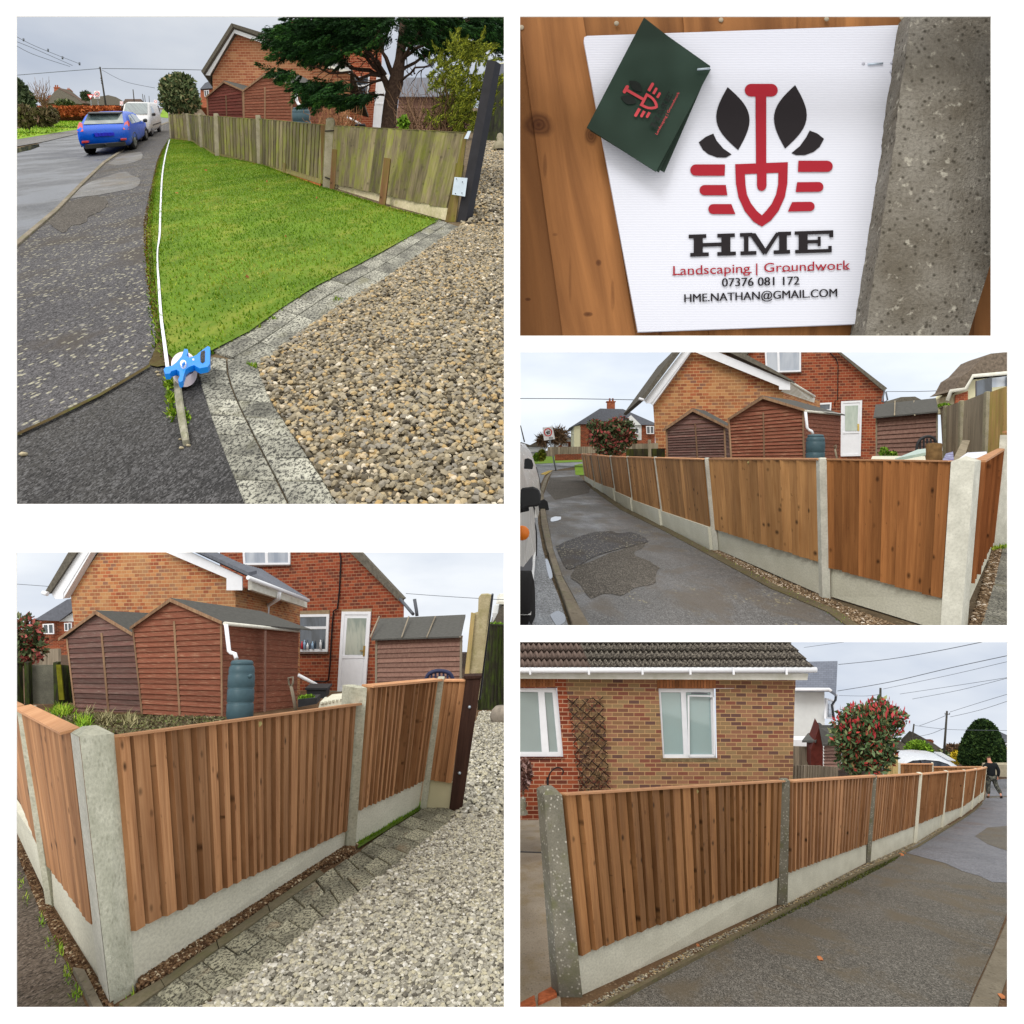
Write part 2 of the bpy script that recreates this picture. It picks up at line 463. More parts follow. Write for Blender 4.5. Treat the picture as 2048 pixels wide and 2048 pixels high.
m_wood_old = wood('wood_mossy', srgb(92, 82, 58), srgb(140, 128, 100), srgb(42, 38, 26), BIG, knots=.6, green=srgb(122, 130, 30), rndv=.35)
m_wood_old2 = wood('wood_mossy_board', srgb(98, 84, 50), srgb(130, 112, 70), srgb(60, 44, 26), BIG, knots=.4, green=srgb(110, 112, 34))
m_wood_stake = wood('wood_rusty_stake', srgb(96, 70, 48), srgb(126, 98, 70), srgb(70, 40, 22), BIG, green=srgb(96, 90, 40))
m_wood_grey = wood('wood_weathered', srgb(132, 122, 108), srgb(160, 150, 134), srgb(92, 84, 72), knots=.3)
m_wood_grey_big = wood('wood_weathered_far', srgb(140, 130, 112), srgb(166, 155, 134), srgb(100, 92, 76), BIG, knots=.4)
m_wood_gold_big = wood('wood_gold_far', srgb(178, 146, 88), srgb(196, 164, 104), srgb(140, 108, 60), BIG, knots=.4, green=srgb(150, 146, 60))
m_wood_dkmoss = wood('wood_black_moss', srgb(44, 44, 38), srgb(66, 64, 52), srgb(22, 24, 18), knots=0, green=srgb(74, 96, 28))
m_wood_pale = wood('wood_pale_gold', srgb(186, 164, 112), srgb(202, 180, 128), srgb(150, 130, 84), knots=.2, green=srgb(150, 146, 100))
def shedmats(k, sfx):
	return (wood('shed_red' + sfx, srgb(122, 72, 56), srgb(140, 88, 70), srgb(98, 60, 48), k, knots=0, rndv=.12, faded=srgb(176, 146, 120)),
			wood('shed_plum' + sfx, srgb(98, 66, 62), srgb(120, 90, 84), srgb(84, 76, 72), k, knots=0, rndv=.42, faded=srgb(140, 128, 118)),
			wood('shed_brown' + sfx, srgb(124, 92, 84), srgb(146, 116, 104), srgb(96, 62, 56), k, knots=0, rndv=.2, faded=srgb(164, 150, 132)),
			plain('roof_felt' + sfx, srgb(88, 88, 86), .95, .1, var=.15, sc=9, bump=.3, k=k),
			wood('shed_trim' + sfx, srgb(124, 92, 74), srgb(160, 136, 108), srgb(90, 62, 50), k, knots=0))
shed1, shed12 = shedmats(1, ''), shedmats(BIG, '_far')
m_conc_new = concrete('concrete_new', srgb(200, 198, 182), srgb(220, 218, 202), fine=60, bumps=.08, sc=3)
m_conc_new_big = concrete('concrete_new_far', srgb(198, 197, 180), srgb(218, 217, 202), BIG, fine=60, bumps=.08)
m_conc_post = concrete('concrete_rough_cast', srgb(172, 173, 156), srgb(202, 202, 186), pits=.4, pit_col=srgb(128, 128, 112), fine=44, bumps=1.0, sc=6)
m_conc_smooth = concrete('concrete_smooth', srgb(194, 192, 178), srgb(216, 213, 200), fine=50, bumps=.1, sc=7)
m_conc_post_big = concrete('concrete_post_far', srgb(176, 176, 166), srgb(206, 206, 196), BIG, fine=40, bumps=.3, sc=5)
m_conc_old = concrete('concrete_weathered', srgb(104, 102, 92), srgb(136, 132, 120), pits=.7, pit_col=srgb(196, 192, 182), moss=srgb(98, 100, 66), fine=70, sc=3)
m_conc_old_big = concrete('concrete_weathered_far', srgb(128, 122, 104), srgb(158, 152, 132), BIG, moss=srgb(112, 110, 70), fine=50)
m_conc_sign = concrete('concrete_pitted_post', srgb(106, 100, 90), srgb(142, 138, 130), 4, pits=.75, pit_col=srgb(50, 46, 38), fine=62, bumps=.9, sc=3.0, white=srgb(176, 172, 160))
m_kerb = concrete('kerb_concrete', srgb(112, 104, 90), srgb(138, 130, 114), pits=.5, pit_col=srgb(70, 64, 54), fine=60)
m_kerb_big = concrete('kerb_concrete_far', srgb(118, 110, 98), srgb(146, 138, 124), BIG, pits=.4, fine=40, moss=srgb(110, 112, 84))
m_path_conc = concrete('concrete_drive', srgb(150, 138, 122), srgb(176, 164, 148), pits=.5, pit_col=srgb(104, 92, 78), fine=70, sc=1.6, moss=srgb(140, 120, 80))
m_road1 = asphalt('road_asphalt_wet', srgb(62, 66, 74), srgb(80, 84, 94), BIG, wet=(.42, .62), fine=70, sp=.72)
m_path1 = asphalt('path_asphalt', srgb(64, 63, 66), srgb(82, 81, 84), BIG, patches=srgb(72, 67, 62), wet=(.2, .36), fine=80, lichen=srgb(164, 161, 142), lich_amt=(.32, .48))
m_dark1 = asphalt('apron_asphalt', srgb(52, 52, 54), srgb(70, 69, 68), BIG, fine=90, lichen=srgb(150, 148, 124), lich_amt=(.56, .68))
m_patch1 = asphalt('patch_asphalt', srgb(68, 64, 60), srgb(84, 80, 75), BIG, fine=70)
m_path3 = asphalt('path_asphalt_damp', srgb(74, 74, 75), srgb(100, 99, 99), BIG, patches=srgb(84, 76, 66), sp=.7, wet=(.36, .56), fine=80, lichen=srgb(160, 152, 118), lich_amt=(.56, .66))
m_path3d = asphalt('path_asphalt_brown', srgb(76, 72, 67), srgb(94, 90, 84), BIG, fine=60)
m_road3 = asphalt('road_asphalt_grey', srgb(104, 108, 114), srgb(124, 128, 134), BIG, wet=(.3, .6), fine=50, sp=.8)
m_path4 = asphalt('path_asphalt_soil', srgb(78, 70, 62), srgb(104, 94, 84), fine=60, patches=srgb(96, 92, 70))
m_path5 = asphalt('path_asphalt_dry', srgb(86, 83, 77), srgb(106, 102, 95), patches=srgb(100, 91, 76), fine=90)
m_wet5 = asphalt('path_asphalt_wet', srgb(84, 86, 94), srgb(108, 110, 118), wet=(.35, .6), fine=60, sp=.75)
m_soil = concrete('soil', srgb(88, 66, 48), srgb(116, 92, 68), pits=.5, pit_col=srgb(156, 136, 110), fine=60, bumps=1.0, sc=4)
m_soil_big = concrete('soil_far', srgb(84, 72, 56), srgb(112, 98, 78), BIG, pits=.5, pit_col=srgb(160, 146, 120), fine=50, bumps=1.0, sc=4)
m_mossoil_big = concrete('soil_mossy_far', srgb(72, 58, 36), srgb(88, 80, 48), BIG, fine=50, bumps=1.0, sc=4, moss=srgb(92, 112, 40))
m_lawn_base = concrete('lawn_soil', srgb(80, 108, 32), srgb(108, 138, 44), BIG, fine=50, sc=1.4, moss=srgb(138, 140, 62))
m_lawn_far = concrete('lawn_far', srgb(112, 146, 44), srgb(136, 168, 58), BIG, fine=40, sc=1)
m_lawn_base1 = concrete('turf_soil', srgb(80, 96, 36), srgb(92, 116, 44), fine=40, sc=3)
def paver(name, k, light, dark, sandy):
	t = NT(name)
	a = t.ramp(t.noise(58, t.vec((1, 1.2, 1)), 6, .8), [(.46, 0.0), (.51, 1.0)])
	b = t.ramp(t.noise(4, t.vec(loc=(3, 5, 0)), 4, .6), [(.3, -.0), (.62, 1.0)])
	col = t.mix(t.math('MULTIPLY', a, t.math('ADD', t.math('MULTIPLY', b, .8), .15)), dark, light)
	col = t.mix(t.ramp(t.noise(3, t.vec(loc=(8, 1, 0)), 5), [(.6, 0.0), (.7, .5)]), col, sandy)
	col = t.bright(col, t.attr(), .16)
	t.bump(t.noise(50, detail=3), .4, .005 * k)
	return t.done(col, .88, .2)
m_paver1 = paver('paver_lichen', BIG, srgb(176, 176, 164), srgb(62, 62, 60), srgb(112, 110, 84))
m_paver4 = paver('paver_lichen_mossy', 1, srgb(176, 174, 152), srgb(70, 68, 60), srgb(140, 120, 96))
BR_MULTI = [srgb(150, 92, 66), srgb(176, 112, 74), srgb(164, 98, 66), srgb(190, 138, 94), srgb(146, 84, 62), srgb(184, 126, 84), srgb(138, 98, 82), srgb(176, 104, 72)]
BR_RED = [srgb(118, 58, 42), srgb(146, 72, 50), srgb(132, 64, 46), srgb(156, 84, 58), srgb(110, 62, 50), srgb(150, 76, 52)]
BR_STOCK = [srgb(124, 88, 72), srgb(142, 102, 82), srgb(146, 122, 90), srgb(104, 78, 72), srgb(152, 112, 88), srgb(136, 104, 78), srgb(132, 84, 70), srgb(142, 118, 88)]
m_brick4 = brick('brick_multi', BR_MULTI, srgb(186, 154, 116), blotch=srgb(178, 138, 98))
m_brick4r = brick('brick_red', BR_RED, srgb(160, 122, 96))
m_brick12 = brick('brick_multi_far', BR_MULTI, srgb(196, 158, 116), BIG, blotch=srgb(182, 142, 98))
m_brick1 = brick('brick_orange_far', [srgb(170, 106, 78), srgb(182, 118, 86), srgb(158, 92, 68), srgb(190, 136, 100), srgb(168, 102, 76)], srgb(196, 158, 126), BIG, blotch=srgb(186, 134, 100))
m_brick12r = brick('brick_red_far', BR_RED, srgb(164, 124, 96), BIG)
m_brick1r = brick('brick_red_bright_far', [srgb(150, 78, 54), srgb(166, 88, 60), srgb(140, 70, 50)], srgb(178, 130, 102), BIG)
m_brick5 = brick('brick_stock', BR_STOCK, srgb(180, 148, 108))
m_brick5r = brick('brick_red_front', BR_RED, srgb(184, 148, 122))
m_brickline = plain('brick_course', srgb(164, 92, 60), .9, .1, var=.25, sc=20)
m_upvc = plain('white_plastic', srgb(226, 229, 236), .35, .5, var=.03)
m_upvc_dirty = plain('white_plastic_stained', srgb(208, 208, 196), .5, .4, var=.08, sc=4, c2=srgb(222, 222, 216))
m_glass_d = glassm('glass_dark', srgb(48, 56, 66), c2=srgb(84, 94, 108))
m_glass_l = glassm('glass_pale', srgb(150, 166, 164), c2=srgb(176, 190, 186))
m_glass_b = glassm('glass_bluish', srgb(150, 160, 176), c2=srgb(176, 184, 196))
m_blind = blinds('glass_over_vertical_blinds', srgb(168, 188, 188), srgb(120, 146, 150), 22)
m_net = blinds('glass_over_net_curtain', srgb(160, 172, 172), srgb(136, 150, 150), 25)
m_slate = plain('slate_grey', srgb(102, 106, 116), .8, .25, var=.14, sc=8)
m_tile_dk = plain('tile_brown_grey', srgb(96, 92, 84), .9, .2, var=.25, sc=10, bump=.3)
m_tile_clean = plain('tile_brown', srgb(106, 92, 86), .8, .2, var=.16, sc=8)
def lichtile():
	t = NT('tile_lichen'); a = t.ramp(t.noise(22, detail=5, rough=.7), [(.45, 0.0), (.6, 1.0)])
	col = t.mix(a, srgb(62, 58, 56), srgb(136, 130, 120))
	col = t.mix(t.ramp(t.noise(7, t.vec(loc=(3, 2, 0)), 4, .7), [(.68, 0.0), (.73, .6)]), col, srgb(170, 120, 40))
	t.bump(t.noise(40), .5, .01); return t.done(col, .95, .1)
m_tile_lich = lichtile()
m_render_w = plain('white_render', srgb(216, 220, 222), .9, .1, var=.03)
m_render_c = plain('cream_render', srgb(218, 216, 184), .9, .1, var=.03)
m_black = plain('black_paint', srgb(34, 34, 40), .35, .5, var=.15, bump=.1)
m_gatepost = wood('brown_stained_post', srgb(58, 40, 34), srgb(74, 52, 44), srgb(34, 22, 20), knots=0)
m_galv = plain('galvanised_steel', srgb(176, 190, 204), .4, .5, .3, var=.06)
m_plastic_green = plain('dark_green_plastic', srgb(64, 88, 98), .38, .5, var=.08)
m_plastic_dk = plain('dark_plastic', srgb(46, 48, 52), .5, .4, var=.1)
m_plastic_navy = plain('dark_navy_plastic', srgb(48, 54, 84), .5, .4, var=.1)
m_tyre = plain('rubber', srgb(36, 36, 38), .85, .2, var=.1)
m_rim = plain('alloy', srgb(150, 154, 160), .35, .5, .6, var=.1)
m_blue = plain('blue_car_paint', srgb(0, 88, 214), .3, .35, var=.04)
m_blue_plate = plain('blue_scribble', srgb(48, 48, 220), .5, .3, var=.1)
m_white_p = plain('white_car_paint', srgb(216, 218, 220), .25, .6, var=.03)
m_silver_p = plain('silver_car_paint', srgb(196, 202, 212), .25, .6, .2, var=.04)
m_grey_p = plain('grey_bumper_plastic', srgb(92, 96, 104), .6, .3, var=.1)
m_redlamp = plain('red_lamp_glass', srgb(206, 60, 66), .2, .6, var=.1)
m_amber = plain('amber_lamp_glass', srgb(220, 120, 40), .3, .6, var=.1)
m_head = plain('clear_lamp_glass', srgb(206, 210, 204), .15, .7, var=.1)
m_reel = plain('blue_reel_plastic', srgb(20, 132, 226), .4, .5, var=.05)
m_white_tape = plain('white_tape', srgb(222, 224, 240), .5, .3, var=.03)
m_reel_w = plain('white_tape_drum', srgb(226, 214, 224), .5, .3, var=.03)
m_bark = plain('bark', srgb(72, 58, 50), .95, .1, var=.35, sc=14, bump=.8, k=BIG)
m_twig = plain('twigs', srgb(110, 88, 72), .9, .1, var=.25)
m_twig_big = plain('twigs_far', srgb(116, 92, 72), .9, .1, var=.25)
m_pole = plain('pole_timber', srgb(72, 70, 66), .9, .1, var=.2)
m_disc = plain('gold_disc', srgb(176, 164, 110), .6, .3, var=.25, sc=60)
m_wire = plain('wire', srgb(104, 110, 120), .7, .2)
m_rope = plain('black_pipe', srgb(40, 36, 38), .6, .3)
m_bwhite = plain('sign_white', srgb(224, 226, 230), .4, .4, var=.03)
m_sign_red = plain('sign_red', srgb(206, 64, 66), .4, .4, var=.05)
m_sign_black = plain('sign_black', srgb(26, 24, 28), .5, .4)
m_grey_post = plain('grey_metal_post', srgb(128, 134, 138), .5, .4, var=.1)
m_copper = plain('fallen_leaf', srgb(172, 110, 72), .8, .2, var=.3)
def gravelmat(name, stops):
	t = NT(name); col = t.ramp(t.attr(), stops);
	col = t.bright(col, t.noise(30, t.vec(coord='Object'), 3), .3)
	return t.done(col, .7, .3)
m_grav1 = gravelmat('gravel_tan', [(0, srgb(58, 54, 48)), (.15, srgb(108, 100, 84)), (.35, srgb(148, 138, 116)), (.55, srgb(132, 128, 120)), (.78, srgb(166, 154, 128)), (.92, srgb(172, 146, 100)), (1, srgb(204, 198, 184))])
m_grav4 = gravelmat('gravel_pale', [(0, srgb(90, 86, 78)), (.2, srgb(138, 134, 122)), (.5, srgb(168, 165, 154)), (.8, srgb(180, 174, 150)), (1, srgb(208, 206, 200))])
m_gravbase1 = concrete('gravel_bed', srgb(84, 76, 62), srgb(104, 94, 76), BIG, fine=60)
m_gravbase4 = concrete('gravel_bed_pale', srgb(124, 120, 108), srgb(146, 142, 130), fine=60)
m_grass = leafmat('grass_blades', [(0, srgb(62, 100, 26)), (.25, srgb(98, 138, 36)), (.55, srgb(136, 172, 50)), (.78, srgb(164, 178, 66)), (1, srgb(186, 172, 98))], .6, .2)
m_photinia = leafmat('photinia_leaves', [(0, srgb(40, 58, 36)), (.4, srgb(74, 100, 62)), (.72, srgb(114, 136, 96)), (.86, srgb(150, 150, 100)), (.9, srgb(150, 56, 52)), (1, srgb(196, 80, 74))])
m_photinia_far = leafmat('photinia_leaves_far', [(0, srgb(50, 62, 40)), (.35, srgb(78, 94, 60)), (.66, srgb(112, 124, 88)), (.74, srgb(160, 92, 84)), (1, srgb(176, 84, 84))])
m_laurel = leafmat('evergreen_leaves', [(0, srgb(44, 58, 36)), (.5, srgb(82, 98, 62)), (.9, srgb(128, 136, 96)), (1, srgb(150, 130, 96))])
m_conifer = leafmat('conifer_leaves', [(0, srgb(20, 38, 22)), (.5, srgb(34, 62, 32)), (.85, srgb(54, 94, 42)), (1, srgb(88, 126, 56))], .7, .15)
m_conifer_y = leafmat('golden_conifer_leaves', [(0, srgb(56, 66, 26)), (.5, srgb(96, 108, 36)), (.85, srgb(138, 144, 46)), (1, srgb(166, 168, 60))], .7, .15)
m_brush = leafmat('dead_twigs', [(0, srgb(70, 58, 48)), (1, srgb(134, 108, 84))], .9, .1)
m_beech = leafmat('copper_hedge_leaves', [(0, srgb(112, 50, 26)), (.5, srgb(160, 84, 48)), (1, srgb(190, 116, 70))], .8, .1)
m_yew = leafmat('yew_leaves', [(0, srgb(20, 34, 20)), (.6, srgb(38, 58, 30)), (1, srgb(66, 88, 44))], .8, .15)
m_bush = leafmat('bright_bush_leaves', [(0, srgb(60, 84, 26)), (.5, srgb(98, 136, 40)), (1, srgb(140, 172, 60))], .7, .15)
m_forsy = leafmat('yellow_blossom', [(0, srgb(128, 116, 30)), (.5, srgb(196, 172, 44)), (1, srgb(226, 206, 76))], .8, .1)
m_dktree = leafmat('dark_tree_leaves', [(0, srgb(46, 58, 44)), (1, srgb(92, 104, 76))], .8, .1)
# ---------------------------------------------------------------- kit: fences, foliage, gravel, sheds, vehicles
def bay(parent, L, R, dL, dR, n, mat, lean=0.0, t0=.006, t1=.026, name='panel', label=None, cap=None, cap_px=4, off=0.0, gap=0.0, jit=.004, capd=.05, flip=False):
	"""one fence panel of n overlapping upright boards. L=(x_top,y_top,x_bot,y_bot) in px at depth dL, R likewise"""
	p = CUR; s = p.s
	tl, bl = p.W(L[0], L[1], dL), p.W(L[2], L[3], dL)
	tr, br = p.W(R[0], R[1], dR), p.W(R[2], R[3], dR)
	u = (br - bl).normalized(); N = u.cross(tl - bl).normalized()
	if N.y > 0: N = -N
	vlen = (tl - bl).length
	mb = MB()
	ws = [random.uniform(.8, 1.2) for _ in range(n)]; tot = sum(ws); a = 0
	for i in range(n):
		b = a + ws[i] / tot
		x0, x1 = a, b - gap / n
		jb = random.uniform(-1, 1) * jit * s
		B0 = bl.lerp(br, x0); B1 = bl.lerp(br, x1); T0 = tl.lerp(tr, x0); T1 = tl.lerp(tr, x1)
		dn = (B0 - T0).normalized() * jb
		o0, o1 = (t1, t0) if not flip else (t0, t1)
		o0 *= s * random.uniform(.7, 1.25); o1 *= s
		base = N * off * s
		f = [B0 + dn + N * o0 + base, B1 + dn + N * o1 + base, T1 + N * o1 + base, T0 + N * o0 + base]
		bd = N * (.036 if gap else .006) * s - base; bk = [B0 + dn - bd, B1 + dn - bd, T1 - bd, T0 - bd]
		w = (B1 - B0).length / s; W0 = i * 13.37 + random.random() * 5
		v0 = random.random() * 9; h = vlen / s; r = random.random()
		wu = .1                                      # every board is a 100 mm board
		mb.face(f, [(W0, v0), (W0 + wu, v0), (W0 + wu, v0 + h), (W0, v0 + h)], r)
		mb.face([bk[1], bk[0], bk[3], bk[2]], [(W0, v0), (W0 + wu, v0), (W0 + wu, v0 + h), (W0, v0 + h)], r)
		for q in range(4):
			w2 = (q + 1) % 4
			uvs = [(W0, v0), (W0 + .01, v0), (W0 + .01, v0 + h), (W0, v0 + h)]
			mb.face([f[q], bk[q], bk[w2], f[w2]], uvs, r * .3)  # board edges toned darker: groove shade put into the colour
		if gap:
			g = [bl.lerp(br, x1 - .02 / n), bl.lerp(br, b), tl.lerp(tr, b), tl.lerp(tr, x1 - .02 / n)]
			mb.face([q - N * .034 * s + base for q in g], [(W0, v0), (W0 + .01, v0), (W0 + .01, v0 + h), (W0, v0 + h)], 0.0)  # groove floor at the darkest tone, painted shade between boards
		a = b
	o = mb.build(name, mat, parent)
	if label: o['label'] = label
	if cap is not None:
		mb = MB(); ch = (tl - bl).normalized()
		hL = cap_px * dL / F * s; hR = cap_px * dR / F * s
		q0, q1 = tl + N * capd * s, tr + N * capd * s
		mb.prism([q0 - ch * 0, q1 - ch * 0, q1 + ch * hR, q0 + ch * hL], -N * (capd + .05) * s,
				 [(0, 0), (0, (q1 - q0).length / s / 2), (.05, (q1 - q0).length / s / 2), (.05, 0)])
		mb.build('capping_rail', cap, parent)
	return o
def gboard(parent, L, R, dL, dR, mat, name='gravel_board', thick=.05, off=-.01):
	p = CUR; s = p.s
	tl, bl = p.W(L[0], L[1], dL), p.W(L[2], L[3], dL)
	tr, br = p.W(R[0], R[1], dR), p.W(R[2], R[3], dR)
	N = (br - bl).cross(tl - bl).normalized()
	if N.y > 0: N = -N
	mb = MB(); ex = lambda q: q + N * off * s
	lu = (br - bl).length / s / 1.8; lh = (tl - bl).length / s
	mb.prism([ex(bl), ex(br), ex(tr), ex(tl)], -N * thick * s, [(0, 0), (lu, 0), (lu, lh), (0, lh)])
	return mb.build(name, mat, parent)
def post(parent, top, bot, d, mat, thick=.1, name='post', crown=.25, dir=None, label=None):
	"""post from px: top=(x0,x1,y) bot=(x0,x1,y) at depth d, thickness pushed away; crowned (weathered) top"""
	p = CUR; s = p.s
	A, B = p.W(bot[0], bot[2], d), p.W(bot[1], bot[2], d)
	C, D = p.W(top[1], top[2], d), p.W(top[0], top[2], d)
	w = (B - A).length
	off = (Vector(dir).normalized() if dir else Vector((0, 1, 0))) * thick * s
	up = (D - A).normalized()
	mb = MB()
	h = (D - A).length / s
	uv = [(0, 0), (w / s, 0), (w / s, h), (0, h)]
	mb.face([A, B, C, D], uv, .5)
	mb.face([B, B + off, C + off, C], [(w / s, 0), (w / s + thick, 0), (w / s + thick, h), (w / s, h)], .5)
	mb.face([A + off, A, D, D + off], [(-thick, 0), (0, 0), (0, h), (-thick, h)], .5)
	mb.face([B + off, A + off, D + off, C + off], uv, .5)
	mb.face([A, A + off, B + off, B], None, .5)
	top4 = [D, C, C + off, D + off]; cen = sum(top4, Vector()) / 4
	cr = up * w * crown
	in4 = [q.lerp(cen, .45) + cr for q in top4]
	for i in range(4):
		j = (i + 1) % 4
		mb.face([top4[i], top4[j], in4[j], in4[i]], None, .5)
	mb.face(in4, None, .5)
	o = mb.build(name, mat, parent)
	if label: o['label'] = label
	return o
def rand_unit(n):
	v = rng.normal(size=(n, 3)); return v / np.linalg.norm(v, axis=1)[:, None]
def blob_points(blobs, n, shell=.55, clump=0.0):
	"""points in ellipsoids; blobs=(centre Vector, rx, ry, rz) world units; shell biases to the outside"""
	vol = np.array([b[1] * b[2] * b[3] for b in blobs]) ** (2 / 3); vol = vol / vol.sum()
	idx = rng.choice(len(blobs), n, p=vol)
	C = np.array([tuple(b[0]) for b in blobs]); R = np.array([b[1:4] for b in blobs])
	d = rand_unit(n); rad = shell + (1 - shell) * rng.random(n)
	rad = np.where(rng.random(n) < .25, rng.random(n) ** .5, rad)
	P = C[idx] + d * rad[:, None] * R[idx]
	return P, d
def leaves(name, mat, P, size, parent=None, asp=1.8, dirs=None, jitter=1.0, seed_r=None, rbias=None):
	"""leaf quads at points P; dirs = preferred long axis"""
	n = len(P)
	a = rand_unit(n)
	if dirs is not None: a = dirs + a * jitter; a /= np.linalg.norm(a, axis=1)[:, None]
	b = np.cross(a, rand_unit(n)); b /= np.linalg.norm(b, axis=1)[:, None]
	sz = size * rng.uniform(.6, 1.35, n)[:, None]
	A, B = a * sz * asp * .5, b * sz * .5
	Q = np.stack([P - A, P + B * .9, P + A, P - B * .9], axis=1).reshape(-1, 3)
	r = rng.random(n) if rbias is None else np.clip(rbias + rng.normal(0, .14, n), 0, 1)
	return quads_obj(name, mat, Q, 4, r, parent)
def blob(px, py, d, rx, ry, rd=None):
	"""ellipsoid given in px radii at depth d; rd depth radius in px too"""
	k = d * CUR.s / F
	return (CUR.W(px, py, d), rx * k, (rd or (rx + ry) / 2) * k, ry * k)
def limbs(mb, base, tips, r0, r1, sag=0.0, n=6, wob=.06):
	for t in tips:
		base_, t = Vector(base), Vector(t); L = (t - base_).length
		pts = []
		for i in range(n + 1):
			q = i / n; p = base_.lerp(t, q) + Vector((random.uniform(-1, 1), random.uniform(-1, 1), random.uniform(-1, 1))) * L * wob * math.sin(math.pi * q)
			p.z += sag * L * math.sin(math.pi * q)
			pts.append(p)
		mb.tube(pts, [r0 + (r1 - r0) * i / n for i in range(n + 1)], 6, False)
def icos():
	t = (1 + 5 ** .5) / 2
	v = np.array([(-1, t, 0), (1, t, 0), (-1, -t, 0), (1, -t, 0), (0, -1, t), (0, 1, t), (0, -1, -t), (0, 1, -t), (t, 0, -1), (t, 0, 1), (-t, 0, -1), (-t, 0, 1)], float)
	v /= np.linalg.norm(v, axis=1)[:, None]
	f = np.array([(0, 11, 5), (0, 5, 1), (0, 1, 7), (0, 7, 10), (0, 10, 11), (1, 5, 9), (5, 11, 4), (11, 10, 2), (10, 7, 6), (7, 1, 8), (3, 9, 4), (3, 4, 2), (3, 2, 6), (3, 6, 8), (3, 8, 9), (4, 9, 5), (2, 4, 11), (6, 2, 10), (8, 6, 7), (9, 8, 1)])
	return v, f
def in_poly(x, y, poly):
	c = np.zeros(len(x), bool); n = len(poly)
	for i in range(n):
		x1, y1 = poly[i]; x2, y2 = poly[(i + 1) % n]
		if y1 == y2: continue
		m = ((y1 > y) != (y2 > y)) & (x < (x2 - x1) * (y - y1) / (y2 - y1) + x1)
		c ^= m
	return c
def scatter_ground(poly_px, n):
	"""n points spread evenly over the ground area outlined by the given pixel outline"""
	g = [CUR.G(x, y) for x, y in poly_px]
	poly = [(p.x, p.y) for p in g]
	xs = [p[0] for p in poly]; ys = [p[1] for p in poly]
	X, Y = np.empty(0), np.empty(0)
	while len(X) < n:
		x = rng.uniform(min(xs), max(xs), n * 2); y = rng.uniform(min(ys), max(ys), n * 2)
		m = in_poly(x, y, poly); X = np.append(X, x[m]); Y = np.append(Y, y[m])
	X, Y = X[:n], Y[:n]
	nn = CUR.n; Z = (-CUR.h * CUR.s - nn.x * X - nn.y * Y) / nn.z
	return np.stack([X, Y, Z], 1)
def pebbles(name, mat, poly_px, n, size, ys=1.9, flat=.55, lift=.3, layers=1, sizevar=(.55, 1.35)):
	v, f = icos()
	P = scatter_ground(poly_px, n); s = CUR.s
	nv = np.array(CUR.n)
	P = P + nv * (rng.uniform(-.2, lift, n) * size * s)[:, None]
	sc = rng.uniform(*sizevar, n) * size * s * .5
	ang = rng.uniform(0, math.pi, n); e = rng.uniform(.6, 1.0, n)
	V = np.repeat(v[None], n, 0) * (1 + rng.normal(0, .13, (n, 12, 1)))
	x = V[..., 0] * sc[:, None]; y = V[..., 1] * (sc * e)[:, None]; z = V[..., 2] * (sc * flat)[:, None]
	xr = x * np.cos(ang)[:, None] - y * np.sin(ang)[:, None]
	yr = (x * np.sin(ang)[:, None] + y * np.cos(ang)[:, None]) * ys
	tilt = rng.normal(0, .25, n)[:, None]; z = z + xr * tilt
	fw = np.array(Vector((0, 1, 0)) - CUR.n * CUR.n.y); fw /= np.linalg.norm(fw); rt = np.array((1.0, 0, 0))
	Q = P[:, None, :] + xr[..., None] * rt + yr[..., None] * fw + z[..., None] * nv
	# cull to booth
	X = Q[..., 0] / Q[..., 1] * F + 1024; Y = 1024 - Q[..., 2] / Q[..., 1] * F; c = CUR.clip
	ok = (X.min(1) > c[0]) & (X.max(1) < c[2]) & (Y.min(1) > c[1]) & (Y.max(1) < c[3]); Q = Q[ok]; n = len(Q)
	me = bpy.data.meshes.new(name); o0 = P.mean(0)
	me.vertices.add(n * 12); me.vertices.foreach_set('co', (Q.reshape(-1, 3) - o0).astype(np.float32).ravel())
	idx = (f[None] + (np.arange(n) * 12)[:, None, None]).reshape(-1)
	me.loops.add(len(idx)); me.loops.foreach_set('vertex_index', idx.astype(np.int32))
	me.polygons.add(n * 20); me.polygons.foreach_set('loop_start', np.arange(0, n * 60, 3, dtype=np.int32))
	me.update(calc_edges=True)
	me.polygons.foreach_set('use_smooth', np.zeros(n * 20, bool))
	at = me.attributes.new('rnd', 'FLOAT', 'FACE'); at.data.foreach_set('value', np.repeat(rng.random(n), 20).astype(np.float32))
	me.uv_layers.new(name='UVMap'); me.materials.append(mat)
	o = bpy.data.objects.new(name, me); COL.objects.link(o); o.location = o0; o['kind'] = 'stuff'
	return o
def blades(name, mat, poly_px, n, h, w, lean=.6, kind='stuff', parent=None, P=None, patch=True):
	if P is None: P = scatter_ground(poly_px, n)
	n = len(P); s = CUR.s; nv = np.array(CUR.n)
	d = rand_unit(n); d[:, 2] *= .3
	hh = h * s * rng.uniform(.4, 1.25, n)[:, None]
	tip = nv * hh + d * hh * lean
	side = np.cross(d, nv); side /= (np.linalg.norm(side, axis=1)[:, None] + 1e-9); side *= w * s * .5
	mid = tip * .55 + d * hh * -.08
	Q = np.stack([P - side, P + side, P + mid + side * .8, P + tip, P + mid - side * .8], 1).reshape(-1, 3)
	r = rng.random(n) * .6
	if patch:
		f = .5 + .25 * np.sin(P[:, 0] / s * 2.1 + 1.3 * np.sin(P[:, 1] / s * .8)) + .25 * np.sin(P[:, 1] / s * 1.3 + 2 * np.sin(P[:, 0] / s * 1.7))
		r = r + f * .4
	else: r = r + .2
	o = quads_obj(name, mat, Q, 5, np.clip(r, 0, 1), parent)
	if kind: o['kind'] = kind
	return o
